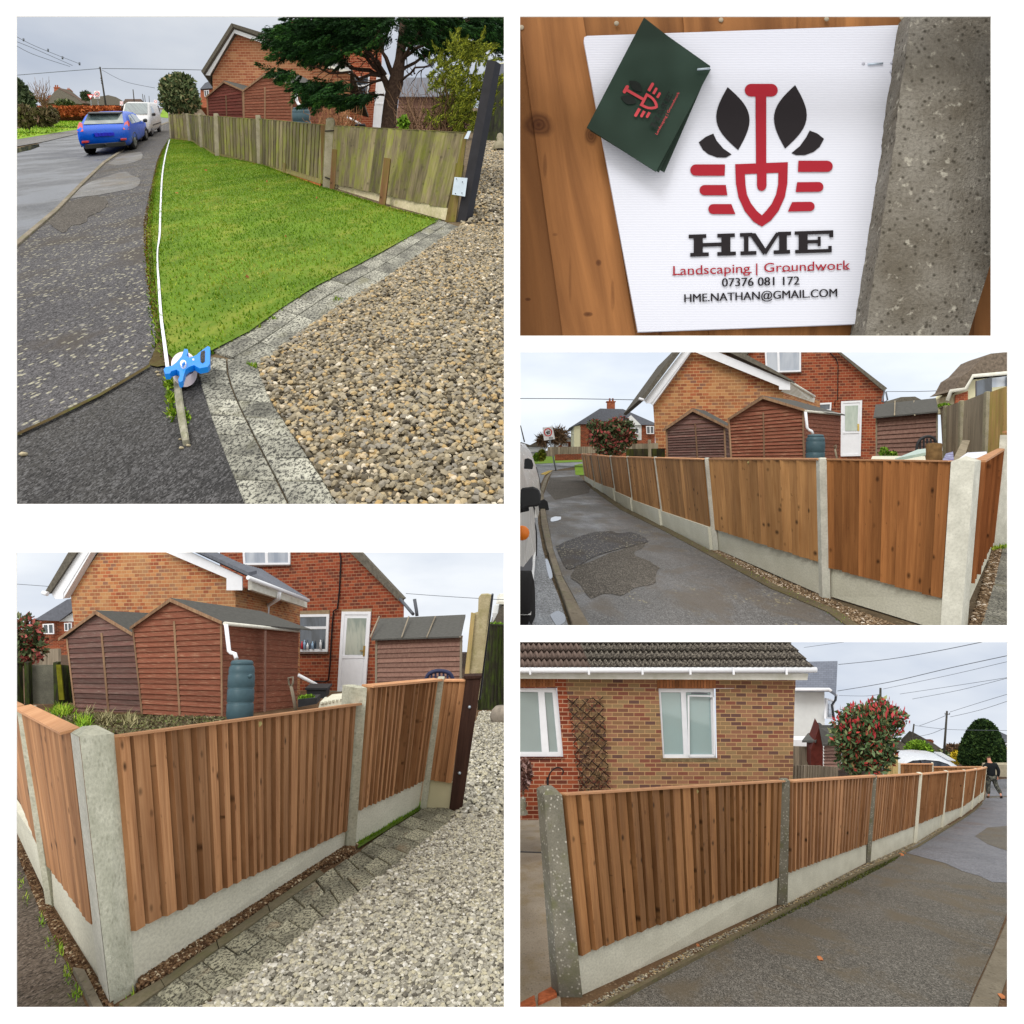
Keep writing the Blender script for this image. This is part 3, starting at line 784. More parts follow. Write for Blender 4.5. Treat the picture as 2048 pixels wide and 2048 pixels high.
def tree_thing(name, label, cat, base, blobs, n, size, mat, trunk_r, tips=None, bark=None, group=None, asp=1.8, shell=.55, dirs=None, jitter=1.0, crown='crown', nl=9):
	t = thing(name, label, cat, base, group)
	P, d = blob_points(blobs, n, shell)
	leaves(crown, mat, P, size * CUR.s, t, asp, (d if dirs is None else np.array(dirs)[None].repeat(len(P), 0)), jitter)
	mb = MB(); c = sum((b[0] for b in blobs), Vector()) / len(blobs)
	if tips is None: tips = [b[0] + Vector(tuple(rand_unit(1)[0])) * b[1] * .7 for b in blobs for _ in range(max(1, nl // len(blobs)))]
	mid = Vector(base).lerp(c, .5)
	mb.tube([Vector(base), mid, c], [trunk_r, trunk_r * .7, trunk_r * .35], 7, False)
	limbs(mb, mid, tips, trunk_r * .5, trunk_r * .12, n=5)
	mb.build('trunk', bark or m_twig, t)
	return t
def lap_wall(mb, fac, quad, n, r0=.5, step=.028, rvar=True):
	"""lapped boards filling the px quad TL,TR,BR,BL on a facade: each a wedge proud at its foot"""
	TL, TR, BR, BL = [Vector(q) for q in quad]
	for i in range(n):
		a, b = i / n, (i + 1) / n
		l0, l1 = TL.lerp(BL, a), TL.lerp(BL, b); r0_, r1 = TR.lerp(BR, a), TR.lerp(BR, b)
		p = [fac.pt(l1.x, l1.y, step * 1.7), fac.pt(r1.x, r1.y, step * 1.7), fac.pt(r0_.x, r0_.y, step * .2), fac.pt(l0.x, l0.y, step * .2)]
		q = [fac.pt(l1.x, l1.y, -.01), fac.pt(r1.x, r1.y, -.01)]
		uv = [fac.uv(x) for x in p]; uv = [(v + i * 3.7, u) for u, v in uv]
		r = random.random()
		mb.face(p, uv, r); mb.face([q[0], q[1], p[1], p[0]], [(0, 0), (0, 1), (.01, 1), (.01, 0)], 0.0)  # underside at the darkest tone: painted shadow line below each lap
def gable_lap(mb, fac, L, R, A, n, step=.028):
	"""lapped boards of a gable triangle L,R eaves, A apex"""
	L, R, A = Vector(L), Vector(R), Vector(A)
	for i in range(n):
		a, b = i / n, (i + 1) / n
		l0, l1, r0, r1 = L.lerp(A, a), L.lerp(A, b), R.lerp(A, a), R.lerp(A, b)
		p = [fac.pt(l0.x, l0.y, step * 1.7), fac.pt(r0.x, r0.y, step * 1.7), fac.pt(r1.x, r1.y, step * .2), fac.pt(l1.x, l1.y, step * .2)]
		uv = [fac.uv(x) for x in p]; uv = [(v + i * 3.7 + 50, u) for u, v in uv]
		mb.face(p, uv, random.random())
def shed(label, mats, wall, eaveL, apex, eaveR, side=None, ridge_back=None, roof_tip=None, d=25, d2=27, nb=14, boards_px=None, strip=None, side_n=10, group=None, trim_w=5, cross=True, df=None):
	"""wall = px TL,TR,BR,BL of the gable end below the eaves. side = px (topR, botR) at depth d2. ridge_back px at d2, roof_tip px at d2"""
	TL, TR, BR, BL = wall
	base = CUR.W((BL[0] + BR[0]) / 2, BL[1], d)
	t = thing('garden_shed', label, 'shed', base, group)
	fr = Facade(BL, d, BR, df or d)
	mb = MB(); lap_wall(mb, fr, wall, nb); gable_lap(mb, fr, TL, TR, apex, max(4, nb // 4)); mb.build('gable_wall', mats[0], t)
	TRp, BRp, ap = fr.pt(*TR), fr.pt(*BR), fr.pt(*apex)
	if side:
		s1, s2 = CUR.W(side[0][0], side[0][1], d2), CUR.W(side[1][0], side[1][1], d2)
		class SF: pass
		mb = MB()
		n_ = (s2 - BRp).cross(TRp - BRp).normalized()
		if n_.dot(Vector((0, 0, 0)) - BRp) < 0: n_ = -n_
		for i in range(side_n):
			a, b = i / side_n, (i + 1) / side_n
			q = [TRp.lerp(BRp, b) + n_ * .02 * CUR.s, s1.lerp(s2, b) + n_ * .02 * CUR.s, s1.lerp(s2, a) + n_ * .003 * CUR.s, TRp.lerp(BRp, a) + n_ * .003 * CUR.s]
			L = (q[1] - q[0]).length / CUR.s; hh = (q[0] - q[3]).length / CUR.s
			mb.face(q, [(i * 3.1, 0), (i * 3.1, L), (i * 3.1 + hh, L), (i * 3.1 + hh, 0)], random.random())
			mb.face([q[0] - n_ * .02 * CUR.s, q[1] - n_ * .02 * CUR.s, q[1], q[0]], [(0, 0), (0, 1), (.01, 1), (.01, 0)], 0.0)  # board underside darkened too, a shadow line put into the colour
		mb.build('side_wall', mats[0], t)
	if ridge_back:
		eR, eL = fr.pt(eaveR[0], eaveR[1], .12), fr.pt(eaveL[0], eaveL[1], .12); aa = fr.pt(apex[0], apex[1] - 2, .12)
		rb = CUR.W(ridge_back[0], ridge_back[1], d2); tip = CUR.W(roof_tip[0], roof_tip[1], d2)
		th = Vector((0, 0, -.035)) * CUR.s
		mb = MB(); mb.prism([eR, tip, rb, aa], th)
		lb = eL + (rb - aa)
		mb.prism([aa, rb, lb, eL], th); mb.build('roof', mats[3], t)
	mb = MB()
	for e in (eaveL, eaveR):
		dx = 1 if e is eaveR else -1
		fr.poly(mb, [e, (e[0], e[1] + trim_w), (apex[0], apex[1] + trim_w), (apex[0], apex[1] - 1)], .16, .04)
	if strip:
		(x0, y0), (x1, y1), w = strip
		fr.poly(mb, [(x0, y0), (x0 + w, y0), (x1 + w, y1), (x1, y1)], .05, .05)
		fr.poly(mb, [(TR[0] - 2, TR[1]), (TR[0] + 1.5, TR[1]), (BR[0] + 1.5, BR[1]), (BR[0] - 2, BR[1])], .05, .05)
		fr.poly(mb, [(TL[0] - 1, TL[1]), (TL[0] + 2, TL[1]), (BL[0] + 2, BL[1]), (BL[0] - 1, BL[1])], .05, .05)
	mb.build('trim', mats[4], t)
	return t, fr
def butt(label, x0, x1, y0, y1, d, rings=3, name='water_butt'):
	"""ribbed plastic barrel between px bounds at depth d"""
	k = d * CUR.s / F; r = (x1 - x0) / 2 * k; h = (y1 - y0) * k
	base = CUR.W((x0 + x1) / 2, y1, d + (x1 - x0) / 2 * d / F)
	t = thing(name, label, 'water butt', base); up = CUR.n
	prof = [(0, 0), (r * .9, 0)]
	for i in range(rings):
		a = .04 + .72 * i / rings; b = .04 + .72 * (i + 1) / rings
		prof += [(r * .93, h * a), (r * 1.0, h * (a + .03)), (r * .99, h * (b - .02)), (r * .94, h * b)]
	prof += [(r * .97, h * .80), (r * .93, h * .87), (r * .8, h * .915)]
	mb = MB(); mb.lathe(base, up, prof, 28); mb.build('barrel', m_plastic_green, t)
	mb = MB(); mb.lathe(base, up, [(r * .8, h * .905), (r * .84, h * .92), (r * .84, h * .955), (r * .74, h * .985), (r * .3, h), (0, h)], 28); mb.build('lid', m_plastic_green, t)
	return t
def wire(label, px, d0, d1, rad=.012, group='overhead wires', sag=0):
	pts = []; n = len(px)
	cp = catmull(px, 6)
	for i, (x, y) in enumerate(cp):
		q = i / (len(cp) - 1); pts.append(CUR.W(x, y, d0 + (d1 - d0) * q))
	mb = MB(); mb.tube(pts, rad * CUR.s, 5)
	return tag(mb.build('overhead_wire', m_wire), label, 'wire', group)
def upole(label, top, bot, d, w, name='utility_pole', mat=None, group='utility poles', arms=()):
	a, b = CUR.W(top[0], top[1], d), CUR.W(bot[0], bot[1], d)
	t = thing(name, label, 'pole', b, group)
	r = w / 2 * d / F * CUR.s
	mb = MB(); mb.tube([b, a.lerp(b, .5), a], [r * 1.15, r, r * .85], 8); mb.build('shaft', mat or m_pole, t)
	if arms:
		mb = MB()
		for f, L in arms:
			c = a.lerp(b, f); mb.box(c + Vector((-L * r, -r * 1.3, -r * .3)), (2 * L * r, 0, 0), (0, r * .5, 0), (0, 0, r * .6))
			for sx in (-.9, .9): mb.tube([c + Vector((sx * L * r, -r, 0)), c + Vector((sx * L * r, -r, r * 1.2))], r * .3, 6)
		mb.build('crossarm', m_pole, t)
	return t
def hill_house(label, wall, roof, d, mats, wins=(), chim=None, name='house', depth=3.0, group=None):
	"""a far house: wall px polygons [(poly, mat)], roof px polygons [(poly,mat)], boxes given real depth"""
	base = CUR.W(*wall[0][0][0], d)
	t = thing(name, label, 'house', base, group)
	back = Vector((0, depth * CUR.s, 0))
	for k, (poly, m) in enumerate(wall):
		mb = MB(); mb.prism([CUR.W(x, y, d - k * .04) for x, y in poly], back); mb.build('wall', m, t)
	for k, (poly, m) in enumerate(roof):
		mb = MB(); mb.prism([CUR.W(x, y, d - .3 - k * .04) for x, y in poly], back * 1.1); mb.build('roof', m, t)
	for q in wins:
		fac = Facade(q[3], d - .45, q[2], d - .45)
		fac.window(t, q, (m_upvc, m_glass_d), (.5,), (), max(1.0, (q[1][0] - q[0][0]) * .09), .05)
	if chim:
		mb = MB(); x0, x1, y0, y1 = chim
		mb.prism([CUR.W(x0, y1, d - .1), CUR.W(x1, y1, d - .1), CUR.W(x1, y0, d - .1), CUR.W(x0, y0, d - .1)], (0, .6 * CUR.s, 0))
		w = (x1 - x0) * .12
		mb.prism([CUR.W(x0 - w, y0 + 1.5, d - .16), CUR.W(x1 + w, y0 + 1.5, d - .16), CUR.W(x1 + w, y0, d - .16), CUR.W(x0 - w, y0, d - .16)], (0, .75 * CUR.s, 0))
		mb.build('chimney', m_brick1r if CUR.s > 1 else m_brick4r, t)
		mb = MB()
		for q in (.3, .7):
			x = x0 + (x1 - x0) * q; r = (x1 - x0) * .14 * d / F * CUR.s
			b0 = CUR.W(x, y0, d + .1); mb.lathe(b0, (0, 0, 1), [(r, 0), (r * .8, r * 2.4), (r, r * 2.5), (r * .6, r * 2.6)], 8)
		mb.build('chimney_pot', m_brickline, t)
	return t
# ---- vehicles
def vehicle(label, cat, name, RL, RR, FR, track, wb, ovn, H, hpx, prof, paint, glass, W, flip=False, rw=.31, lamps='rear', bumper=None, side_win=None, end_win=None, far_win=None, extra=None):
	"""RL,RR,FR: ground px of near-left, near-right and far-right wheel contacts. y runs away from the viewer from the near bumper"""
	p = CUR
	gRL, gRR, gFR = p.G(*RL), p.G(*RR), p.G(*FR)
	X = (gRR - gRL) / track; Y = (gFR - gRR) / wb
	mid = (gRL + gRR) / 2; Z = p.n * (hpx / H * (mid.y / F))
	T = Matrix(((X.x, Y.x, Z.x, 0), (X.y, Y.y, Z.y, 0), (X.z, Y.z, Z.z, 0), (0, 0, 0, 1)))
	T.translation = mid - Y * ovn
	t = thing(name, label, cat, mid)
	# body loft
	rings = []
	for (y, zb, belt, top, w, wt) in prof:
		half = [(0, zb), (w * .82, zb), (w * .97, zb + .12), (w, (zb + belt) / 2), (w * .985, belt), (wt, belt + (top - belt) * .86), (wt * .84, top - .012), (0, top)]
		rings.append([Vector((-a, y, z)) for a, z in half[::-1]] + [Vector((a, y, z)) for a, z in half[1:-1]])
	mb = MB(T)
	for i in range(len(rings) - 1):
		A, B = rings[i], rings[i + 1]; n = len(A)
		for q in range(n):
			mb.face([A[q], A[(q + 1) % n], B[(q + 1) % n], B[q]], None, .5, True)
	mb.face(rings[0][::-1], None, .5, True); mb.face(rings[-1], None, .5, True)
	body = mb.build('body', paint, t)
	def at(y):
		for i in range(len(prof) - 1):
			a, b = prof[i], prof[i + 1]
			if a[0] <= y <= b[0]:
				q = (y - a[0]) / (b[0] - a[0]); return [a[j] + (b[j] - a[j]) * q for j in range(6)]
		return prof[-1]
	def side_pt(y, z, sx, out=.012):
		_, zb, belt, top, w, wt = at(y)
		q = max(0, min(1, (z - belt) / max(.01, (top - belt) * .86)))
		return Vector((sx * (w * .985 + (wt - w * .985) * q + out), y, z))
	for poly in side_win or ():
		for sx in (-1, 1):
			mb = MB(T); mb.prism([side_pt(y, z, sx) for y, z in poly], (-sx * .01, 0, 0)); mb.build('side_window', glass, t)
	def top_pt(y, x, out=.014):
		top = at(y)[3]; return Vector((x, y - out * .5, top + out))
	for nm, win in (('rear_window' if not flip else 'windscreen', end_win), ('windscreen' if not flip else 'rear_window', far_win)):
		if win:
			(y0, x0), (y1, x1) = win
			mb = MB(T); mb.prism([top_pt(y0, -x0), top_pt(y0, x0), top_pt(y1, x1), top_pt(y1, -x1)], (0, 0, -.012)); mb.build(nm, glass, t)
	for sx in (-1, 1):
		for y in (ovn, ovn + wb):
			xo = sx * (track / 2 + .1)
			mb = MB(T); c = Vector((xo, y, rw))
			mb.lathe(c, (-sx, 0, 0), [(0, .03), (rw * .62, .03), (rw * .66, 0), (rw * .95, 0), (rw, .04), (rw, .2), (rw * .5, .21), (0, .21)], 20)
			w_ = mb.build('wheel', m_tyre, t)
			mb = MB(T); mb.lathe(c + Vector((sx * .012, 0, 0)), (-sx, 0, 0), [(0, 0), (rw * .18, 0), (rw * .6, .015), (rw * .64, .03)], 20)
			for q in range(5):
				a = q * 2 * math.pi / 5
				d1 = Vector((0, math.cos(a), math.sin(a))); d2 = Vector((0, -math.sin(a), math.cos(a))) * rw * .07
				cc = c + Vector((sx * .03, 0, 0)); mb.face([cc - d2, cc + d2, cc + d1 * rw * .6 + d2, cc + d1 * rw * .6 - d2], None, .8)
			sub(mb, 'rim', m_rim, w_)
	for sx in (-1, 1):
		y = ovn * .0 + (ovn + wb - .35 if not flip else ovn + .55); z = at(y)[2] + .05
		mb = MB(T)
		mb.lathe((sx * (W / 2 + .1), y, z + .03), (sx, 0, .1), [(0, -.1), (.06, -.1), (.095, -.03), (.09, .06), (.05, .1), (0, .1)], 12)
		mb.build('wing_mirror', m_plastic_dk if lamps != 'rear' else m_plastic_dk, t)
	if extra: extra(T, t, at, body)
	return t, T
def wob(px, amp=3, n=5):
	cv = catmull(list(px) + [px[0]], n)[:-1]
	return [(x + random.uniform(-amp, amp), y + random.uniform(-amp, amp) * .5) for x, y in cv]
# ================================================================ the white display wall with five openings
setp('wall', (0, 0, 2048, 2048), (-900, -900, 2950, 2950), 1024, 1.6, 1.0)
def build_wall():
	Y0, T = 4.0, .008
	holes = [(32, 32, 1008, 1008), (1040, 32, 1983, 671.5), (1040, 704, 2016, 1251), (32, 1104.5, 1008, 2016), (1040, 1284, 2016, 2016)]
	xs = sorted({-330, 2378} | {h[0] for h in holes} | {h[2] for h in holes}); ys = sorted({-60, 2378} | {h[1] for h in holes} | {h[3] for h in holes})
	bm = bmesh.new(); vd = {}
	def V(x, y, b):
		if (x, y, b) not in vd: vd[(x, y, b)] = bm.verts.new(((x - 1024) / F * Y0, Y0 + (T if b else 0), -(y - 1024) / F * Y0))
		return vd[(x, y, b)]
	solid = {}
	for i in range(len(xs) - 1):
		for j in range(len(ys) - 1):
			cx, cy = (xs[i] + xs[i + 1]) / 2, (ys[j] + ys[j + 1]) / 2
			solid[i, j] = not any(h[0] < cx < h[2] and h[1] < cy < h[3] for h in holes)
	for (i, j), s in solid.items():
		if not s: continue
		x0, x1, y0, y1 = xs[i], xs[i + 1], ys[j], ys[j + 1]
		bm.faces.new([V(x0, y1, 0), V(x1, y1, 0), V(x1, y0, 0), V(x0, y0, 0)])
		bm.faces.new([V(x0, y0, 1), V(x1, y0, 1), V(x1, y1, 1), V(x0, y1, 1)])
		for di, dj, a, b in ((-1, 0, (x0, y0), (x0, y1)), (1, 0, (x1, y1), (x1, y0)), (0, -1, (x1, y0), (x0, y0)), (0, 1, (x0, y1), (x1, y1))):
			if not solid.get((i + di, j + dj), False):
				bm.faces.new([V(*a, 0), V(*b, 0), V(*b, 1), V(*a, 1)])
	me = bpy.data.meshes.new('display_wall'); bm.to_mesh(me); bm.free()
	t = NT('matt_white_board'); me.materials.append(t.done(c4((.93, .93, .93)), .95, .0))
	o = bpy.data.objects.new('display_wall', me); COL.objects.link(o)
	tag(o, 'plain white display wall whose five rectangular openings frame the five views', 'wall')
	mb = MB(); q = lambda y, py: Vector((.004, y, -(py - 1024) / F * y))
	mb.prism([q(4.012, 20), q(9, 20), q(9, 1267), q(4.012, 1267)], (-.008, 0, 0)); d_ = mb.build('divider', me.materials[0], o)
build_wall()
# ================================================================ view 2: the sign close up
P2 = setp('sign', (1040, 32, 1983, 672), (1027, -20, 2060, 687), 1024, 1.6, 1.0)
def X2(X): return 1030 + X / 1.9918
def Y2(Y): return 20 + Y / 1.9918
DB, DS, DP = 4.42, 4.36, 4.20
m_wb = wood('sign_fence_boards', srgb(110, 72, 42), srgb(168, 116, 70), srgb(82, 50, 28), 5, knots=0, rndv=.18, grain=.6, rough=.6)
def add_knots(mat):
	nt = mat.node_tree; N, L = nt.nodes, nt.links; b = N['Principled BSDF']; src = b.inputs['Base Color'].links[0].from_socket
	geo = N.new('ShaderNodeNewGeometry'); no = N.new('ShaderNodeTexNoise'); no.inputs['Scale'].default_value = 9; L.new(geo.outputs['Position'], no.inputs['Vector'])
	for x, y, rx, ry, st in ((1077, 251, 44, 40, 1), (1182, 271, 20, 30, .9), (1197, 526, 9, 11, .9), (1176, 629, 14, 7, .9), (1056, 598, 9, 5, .9), (1110, 470, 8, 5, .5), (1090, 330, 6, 40, .5), (1040, 420, 5, 60, .5), (1140, 560, 5, 70, .4), (1225, 590, 6, 50, .4), (1320, 665, 8, 8, .7)):
		c = P2.W(x, y, DB - .006); k = DB / F
		m = N.new('ShaderNodeMapping'); m.vector_type = 'TEXTURE'; L.new(geo.outputs['Position'], m.inputs[0]); m.inputs['Location'].default_value = c; m.inputs['Scale'].default_value = (rx * k, 9, ry * k)
		ln = N.new('ShaderNodeVectorMath'); ln.operation = 'LENGTH'; L.new(m.outputs[0], ln.inputs[0])
		ad = N.new('ShaderNodeMath'); ad.operation = 'MULTIPLY_ADD'; L.new(no.outputs['Fac'], ad.inputs[0]); ad.inputs[1].default_value = .5; L.new(ln.outputs['Value'], ad.inputs[2])
		rp = N.new('ShaderNodeValToRGB'); L.new(ad.outputs[0], rp.inputs[0]); e = rp.color_ramp.elements
		while len(e) < 7: e.new(.5)
		for i, (ps, v) in enumerate(((.3, .95), (.44, .7), (.52, .9), (.62, .55), (.72, .75), (.84, .35), (1.0, 0))): e[i].position = ps; e[i].color = (v * st,) * 3 + (1,)
		mx = N.new('ShaderNodeMixRGB'); L.new(rp.outputs[0], mx.inputs[0]); L.new(src, mx.inputs[1]); mx.inputs[2].default_value = srgb(62, 32, 18); src = mx.outputs[0]
	L.new(src, b.inputs['Base Color'])
add_knots(m_wb)
m_pale_nail = plain('dull_nail', srgb(160, 150, 132), .6, .3, var=.1)
def build_sign():
	t = thing('wooden_fence', 'close up of golden brown wooden fence boards behind the white company sign', 'fence', P2.W(1500, 680, DB))
	# boards: px x at top / bottom, tilted like the photo
	edges = [(980, 1003), (1034, 1128), (1158, 1270), (1364, 1420), (1590, 1575), (1835, 1760), (1990, 1942), (2060, 2060)]
	for i in range(len(edges) - 1):
		(a, b), (c, d) = edges[i], edges[i + 1]
		mb = MB(); st = .0 + .012 * (i % 2); k = DB / F
		pts = [P2.W(b, 690, DB - st), P2.W(d + 4, 690, DB - st), P2.W(c + 4, 10, DB - st), P2.W(a, 10, DB - st)]
		uw = (c - a) * k / 4.2; h = 680 * k / 4.2
		mb.prism(pts, (0, .03, 0), [(i * 7.3, i), (i * 7.3 + uw, i), (i * 7.3 + uw, i + h), (i * 7.3, i + h)])
		mb.build('board', m_wb, t)
	for x, y in ((1233, 47), (1442, 40), (1653, 38), (1043, 55), (1804, 36)):
		mb = MB(); mb.lathe(P2.W(x, y, DB - .016), (0, -1, 0), [(.012, 0), (.012, .002), (.009, .005), (0, .005)], 14); mb.build('nail', m_pale_nail, t)
	# the sign board
	S = thing('company_sign', 'white corrugated plastic sign with red spade logo and black HME lettering', 'sign', P2.W(1500, 664, DS))
	mb = MB()
	out = [(X2(288), Y2(103)), (X2(1620), Y2(57)), (1856, 46), (1764, 646), (X2(490), Y2(1282)), (X2(274), Y2(122)), (X2(276), Y2(108))]
	ns = NT('corrugated_sign_board')
	w = ns.n.new('ShaderNodeTexWave'); ns.l.new(ns.vec((1, 1, 1), 'Object', rot=0), w.inputs['Vector']); w.bands_direction = 'Z'; w.inputs['Scale'].default_value = 26; w.inputs['Distortion'].default_value = .15
	ns.bump(w.outputs['Fac'], .12, .004)
	m_board = ns.done(ns.mix(w.outputs['Fac'], srgb(196, 200, 214), srgb(204, 207, 219)), .45, .35)
	mb.prism([P2.W(x, y, DS) for x, y in out], (0, .02, 0)); mb.build('board', m_board, S)
	red = plain('print_red', srgb(146, 28, 42), .5, .3, var=.03); blk = plain('print_black', srgb(30, 26, 30), .5, .3, var=.05)
	lift = [0]
	def shp(parts, mat, nm, zoomed=True):
		mb = MB()
		for poly in parts:
			lift[0] += 1
			pts = [P2.W(X2(x), Y2(y), DS - .003 - .00015 * lift[0]) for x, y in poly]
			a = sum((pts[i].x * pts[(i + 1) % len(pts)].z - pts[(i + 1) % len(pts)].x * pts[i].z) for i in range(len(pts)))
			if a < 0: pts = pts[::-1]
			mb.face(pts)
		o = mb.build(nm, mat, S)
		bm = bmesh.new(); bm.from_mesh(o.data); bmesh.ops.triangulate(bm, faces=bm.faces); bm.to_mesh(o.data); bm.free()
		return o
	def leaf(p0, p1, b0, b1, n=14):
		"""pointed leaf between tips p0,p1 bulging b0 to one side, b1 to the other (px)"""
		(x0, y0), (x1, y1) = p0, p1; dx, dy = x1 - x0, y1 - y0; L = math.hypot(dx, dy); nx, ny = -dy / L, dx / L
		A = [(x0 + dx * q / n + nx * b0 * math.sin(math.pi * q / n), y0 + dy * q / n + ny * b0 * math.sin(math.pi * q / n)) for q in range(n + 1)]
		B = [(x0 + dx * q / n - nx * b1 * math.sin(math.pi * q / n), y0 + dy * q / n - ny * b1 * math.sin(math.pi * q / n)) for q in range(n - 1, 0, -1)]
		return A + B
	shp([leaf((847, 307), (889, 558), 66, 66), leaf((1116, 299), (1076, 552), 64, 66)], blk, 'logo_leaves')
	shp([[(732, 527), (760, 505), (790, 492), (803, 520), (830, 552), (863, 575), (840, 588), (805, 587), (770, 574), (748, 556)],
		 [(1231, 513), (1205, 492), (1174, 480), (1160, 507), (1135, 542), (1101, 570), (1120, 578), (1155, 578), (1190, 565), (1214, 545)]], blk, 'logo_leaves')
	def stadium(x0, x1, y0, y1, lr, slant=0):
		r = (y1 - y0) / 2; cy = (y0 + y1) / 2; P = []
		if lr in 'LB':
			for q in range(9):
				a = math.pi / 2 + math.pi * q / 8; P.append((x0 + r + r * math.cos(a), cy + r * math.sin(a)))
		else: P += [(x0 + slant, y1), (x0, y0)] if slant < 0 else [(x0, y1), (x0 + slant, y0)]
		if lr in 'RB':
			for q in range(9):
				a = -math.pi / 2 + math.pi * q / 8; P.append((x1 - r + r * math.cos(a), cy + r * math.sin(a)))
		else: P += [(x1, y0), (x1 + slant, y1)] if slant > 0 else [(x1, y0), (x1 + slant, y1)]
		return P
	shp([stadium(915, 1047, 294, 345, 'B'), [(958, 340), (1001, 340), (1001, 612), (960, 612)]], red, 'logo_spade_handle')
	# blade: outer ring as strips around an inner hollow
	outer = [(877, 614), (1087, 606), (1085, 690), (1075, 745), (1050, 800), (1020, 838), (984, 863), (950, 843), (915, 800), (890, 745), (880, 690)]
	inner = [(916, 654), (1049, 648), (1048, 695), (1040, 735), (1022, 773), (1003, 797), (984, 818), (963, 800), (940, 770), (924, 735), (918, 695)]
	shp([[outer[i], outer[(i + 1) % 11], inner[(i + 1) % 11], inner[i]] for i in range(11)], red, 'logo_spade_blade')
	shp([[(964, 640), (1002, 640), (1002, 700), (998, 712), (990, 719), (982, 721), (973, 718), (966, 710), (964, 700)]], red, 'logo_spade_blade')
	shp([stadium(698, 837, 615, 660, 'L', -2), stadium(735, 846, 697, 738, 'L', 5) if False else stadium(735, 840, 697, 738, 'L', 6), stadium(770, 862, 773, 813, 'L', 16)], red, 'logo_stripes')
	shp([stadium(1127, 1266, 600, 645, 'R', 2), [(1118, 725), (1124, 686)] + stadium(1124, 1229, 685, 724, 'R')[2:], [(1087, 803), (1104, 765)] + stadium(1104, 1194, 764, 801, 'R')[2:]], red, 'logo_stripes')
	# slab serif HME (px in the zoomed crop), sheared to follow the slight tilt
	def tilt(polys): return [[(x, y - (x - 980) * .031) for x, y in p] for p in polys]
	def R(x0, y0, x1, y1): return [(x0, y0), (x1, y0), (x1, y1), (x0, y1)]
	T0, B0 = 886, 974
	H = [R(692, T0, 762, T0 + 15), R(806, T0, 876, T0 + 15), R(698, B0 - 15, 772, B0), R(806, B0 - 15, 880, B0), R(712, T0 + 15, 748, B0 - 15), R(822, T0 + 15, 858, B0 - 15), R(748, 921, 822, 936)]
	Mm = [R(896, T0, 945, T0 + 15), R(1047, T0, 1100, T0 + 15), R(898, B0 - 15, 962, B0), R(1030, B0 - 15, 1096, B0), R(912, T0 + 15, 930, B0 - 15), R(1052, T0 + 15, 1083, B0 - 15),
		  [(930, T0 + 2), (958, T0 + 2), (1004, 960), (990, B0 + 2)], [(1040, T0 + 2), (1056, T0 + 4), (1000, B0 + 2), (990, 962)]]
	E = [R(1114, T0, 1268, T0 + 14), R(1116, B0 - 14, 1262, B0), R(1130, T0 + 14, 1166, B0 - 14), R(1166, 922, 1218, 936), R(1252, T0 + 14, 1268, 914), R(1248, 948, 1262, B0 - 14), R(1206, 910, 1218, 922), R(1206, 936, 1218, 948)]
	for nm, L_ in (('lettering', H), ('lettering', Mm), ('lettering', E)): shp(tilt(L_), blk, nm)
	def text(body, x0, x1, ybase, xh, mat, slope, serif=False, bold=0.0, D=DS - .008, parent=S, proj=None, up=1.0):
		cu = bpy.data.curves.new('t', 'FONT'); cu.body = body; cu.size = 1; cu.offset = bold; cu.resolution_u = 4
		if serif: cu.shear = 0
		ob = bpy.data.objects.new('t', cu); COL.objects.link(ob); bpy.context.view_layer.update()
		me = bpy.data.meshes.new_from_object(ob.evaluated_get(bpy.context.evaluated_depsgraph_get()))
		xs_ = [v.co.x for v in me.vertices]; mx, mn = max(xs_), min(xs_)
		sc = (x1 - x0) / (mx - mn)
		for v in me.vertices:
			x = x0 + (v.co.x - mn) * sc; y = ybase - v.co.y * xh - (x - x0) * slope
			v.co = (proj(x, y) if proj else P2.W(X2(x), Y2(y), D)) - parent.location
		bpy.data.objects.remove(ob); me.materials.clear(); me.materials.append(mat)
		o = bpy.data.objects.new('lettering', me); COL.objects.link(o); o.parent = parent; OBJ_PANE[o.name] = CUR
		me.uv_layers.new(name='UVMap')
		return o
	global sign_text; sign_text = text
	text('Landscaping | Groundwork', 630, 1336, 1056, 52, red, .033, bold=.004)
	# small serifs on the stems of the red line
	mb = MB()
	for x in (632, 655, 700, 728, 742, 790, 838, 905, 934, 1068, 1095, 1168, 1180, 1222, 1290, 1318):
		y = 1057 - (x - 630) * .033
		mb.face([P2.W(X2(a), Y2(b), DS - .0045) for a, b in ((x - 5, y), (x + 9, y), (x + 9, y - 3.5), (x - 5, y - 3.5))])
	mb.build('lettering', red, S)
	for q in (0, 1.8):
		text('07376 081 172', 824 + q, 1132 + q, 1102, 48, blk, .026, D=DS - .008 - q * .0002)
		text('HME.NATHAN@GMAIL.COM', 674 + q, 1282 + q, 1164, 46, blk, .037, D=DS - .008 - q * .0002)
	# staple slots and dents in the board
	mb = MB(); mb.tube([P2.W(X2(1406), Y2(216), DS - .006), P2.W(X2(1466), Y2(212), DS - .006)], .004, 6); mb.build('staple', m_galv, S)
	dent = plain('dent_grey', srgb(176, 178, 192), .6, .2)
	for x, y in ((1498, 246), (1541, 252), (1388, 213), (1500, 210)):
		mb = MB(); mb.lathe(P2.W(X2(x), Y2(y), DS - .002), (0, -1, 0), [(.008, 0), (.005, .003), (0, .003)], 10); mb.build('rivet_dent', dent, S)
	# dark green cards
	gt = NT('green_card'); gn = gt.noise(2, gt.vec(coord='Object'), 2)
	m_card = gt.done(gt.mix(gt.ramp(gn, [(.4, 0.0), (.6, 1.0)]), srgb(22, 38, 30), srgb(40, 58, 50)), .5, .3)
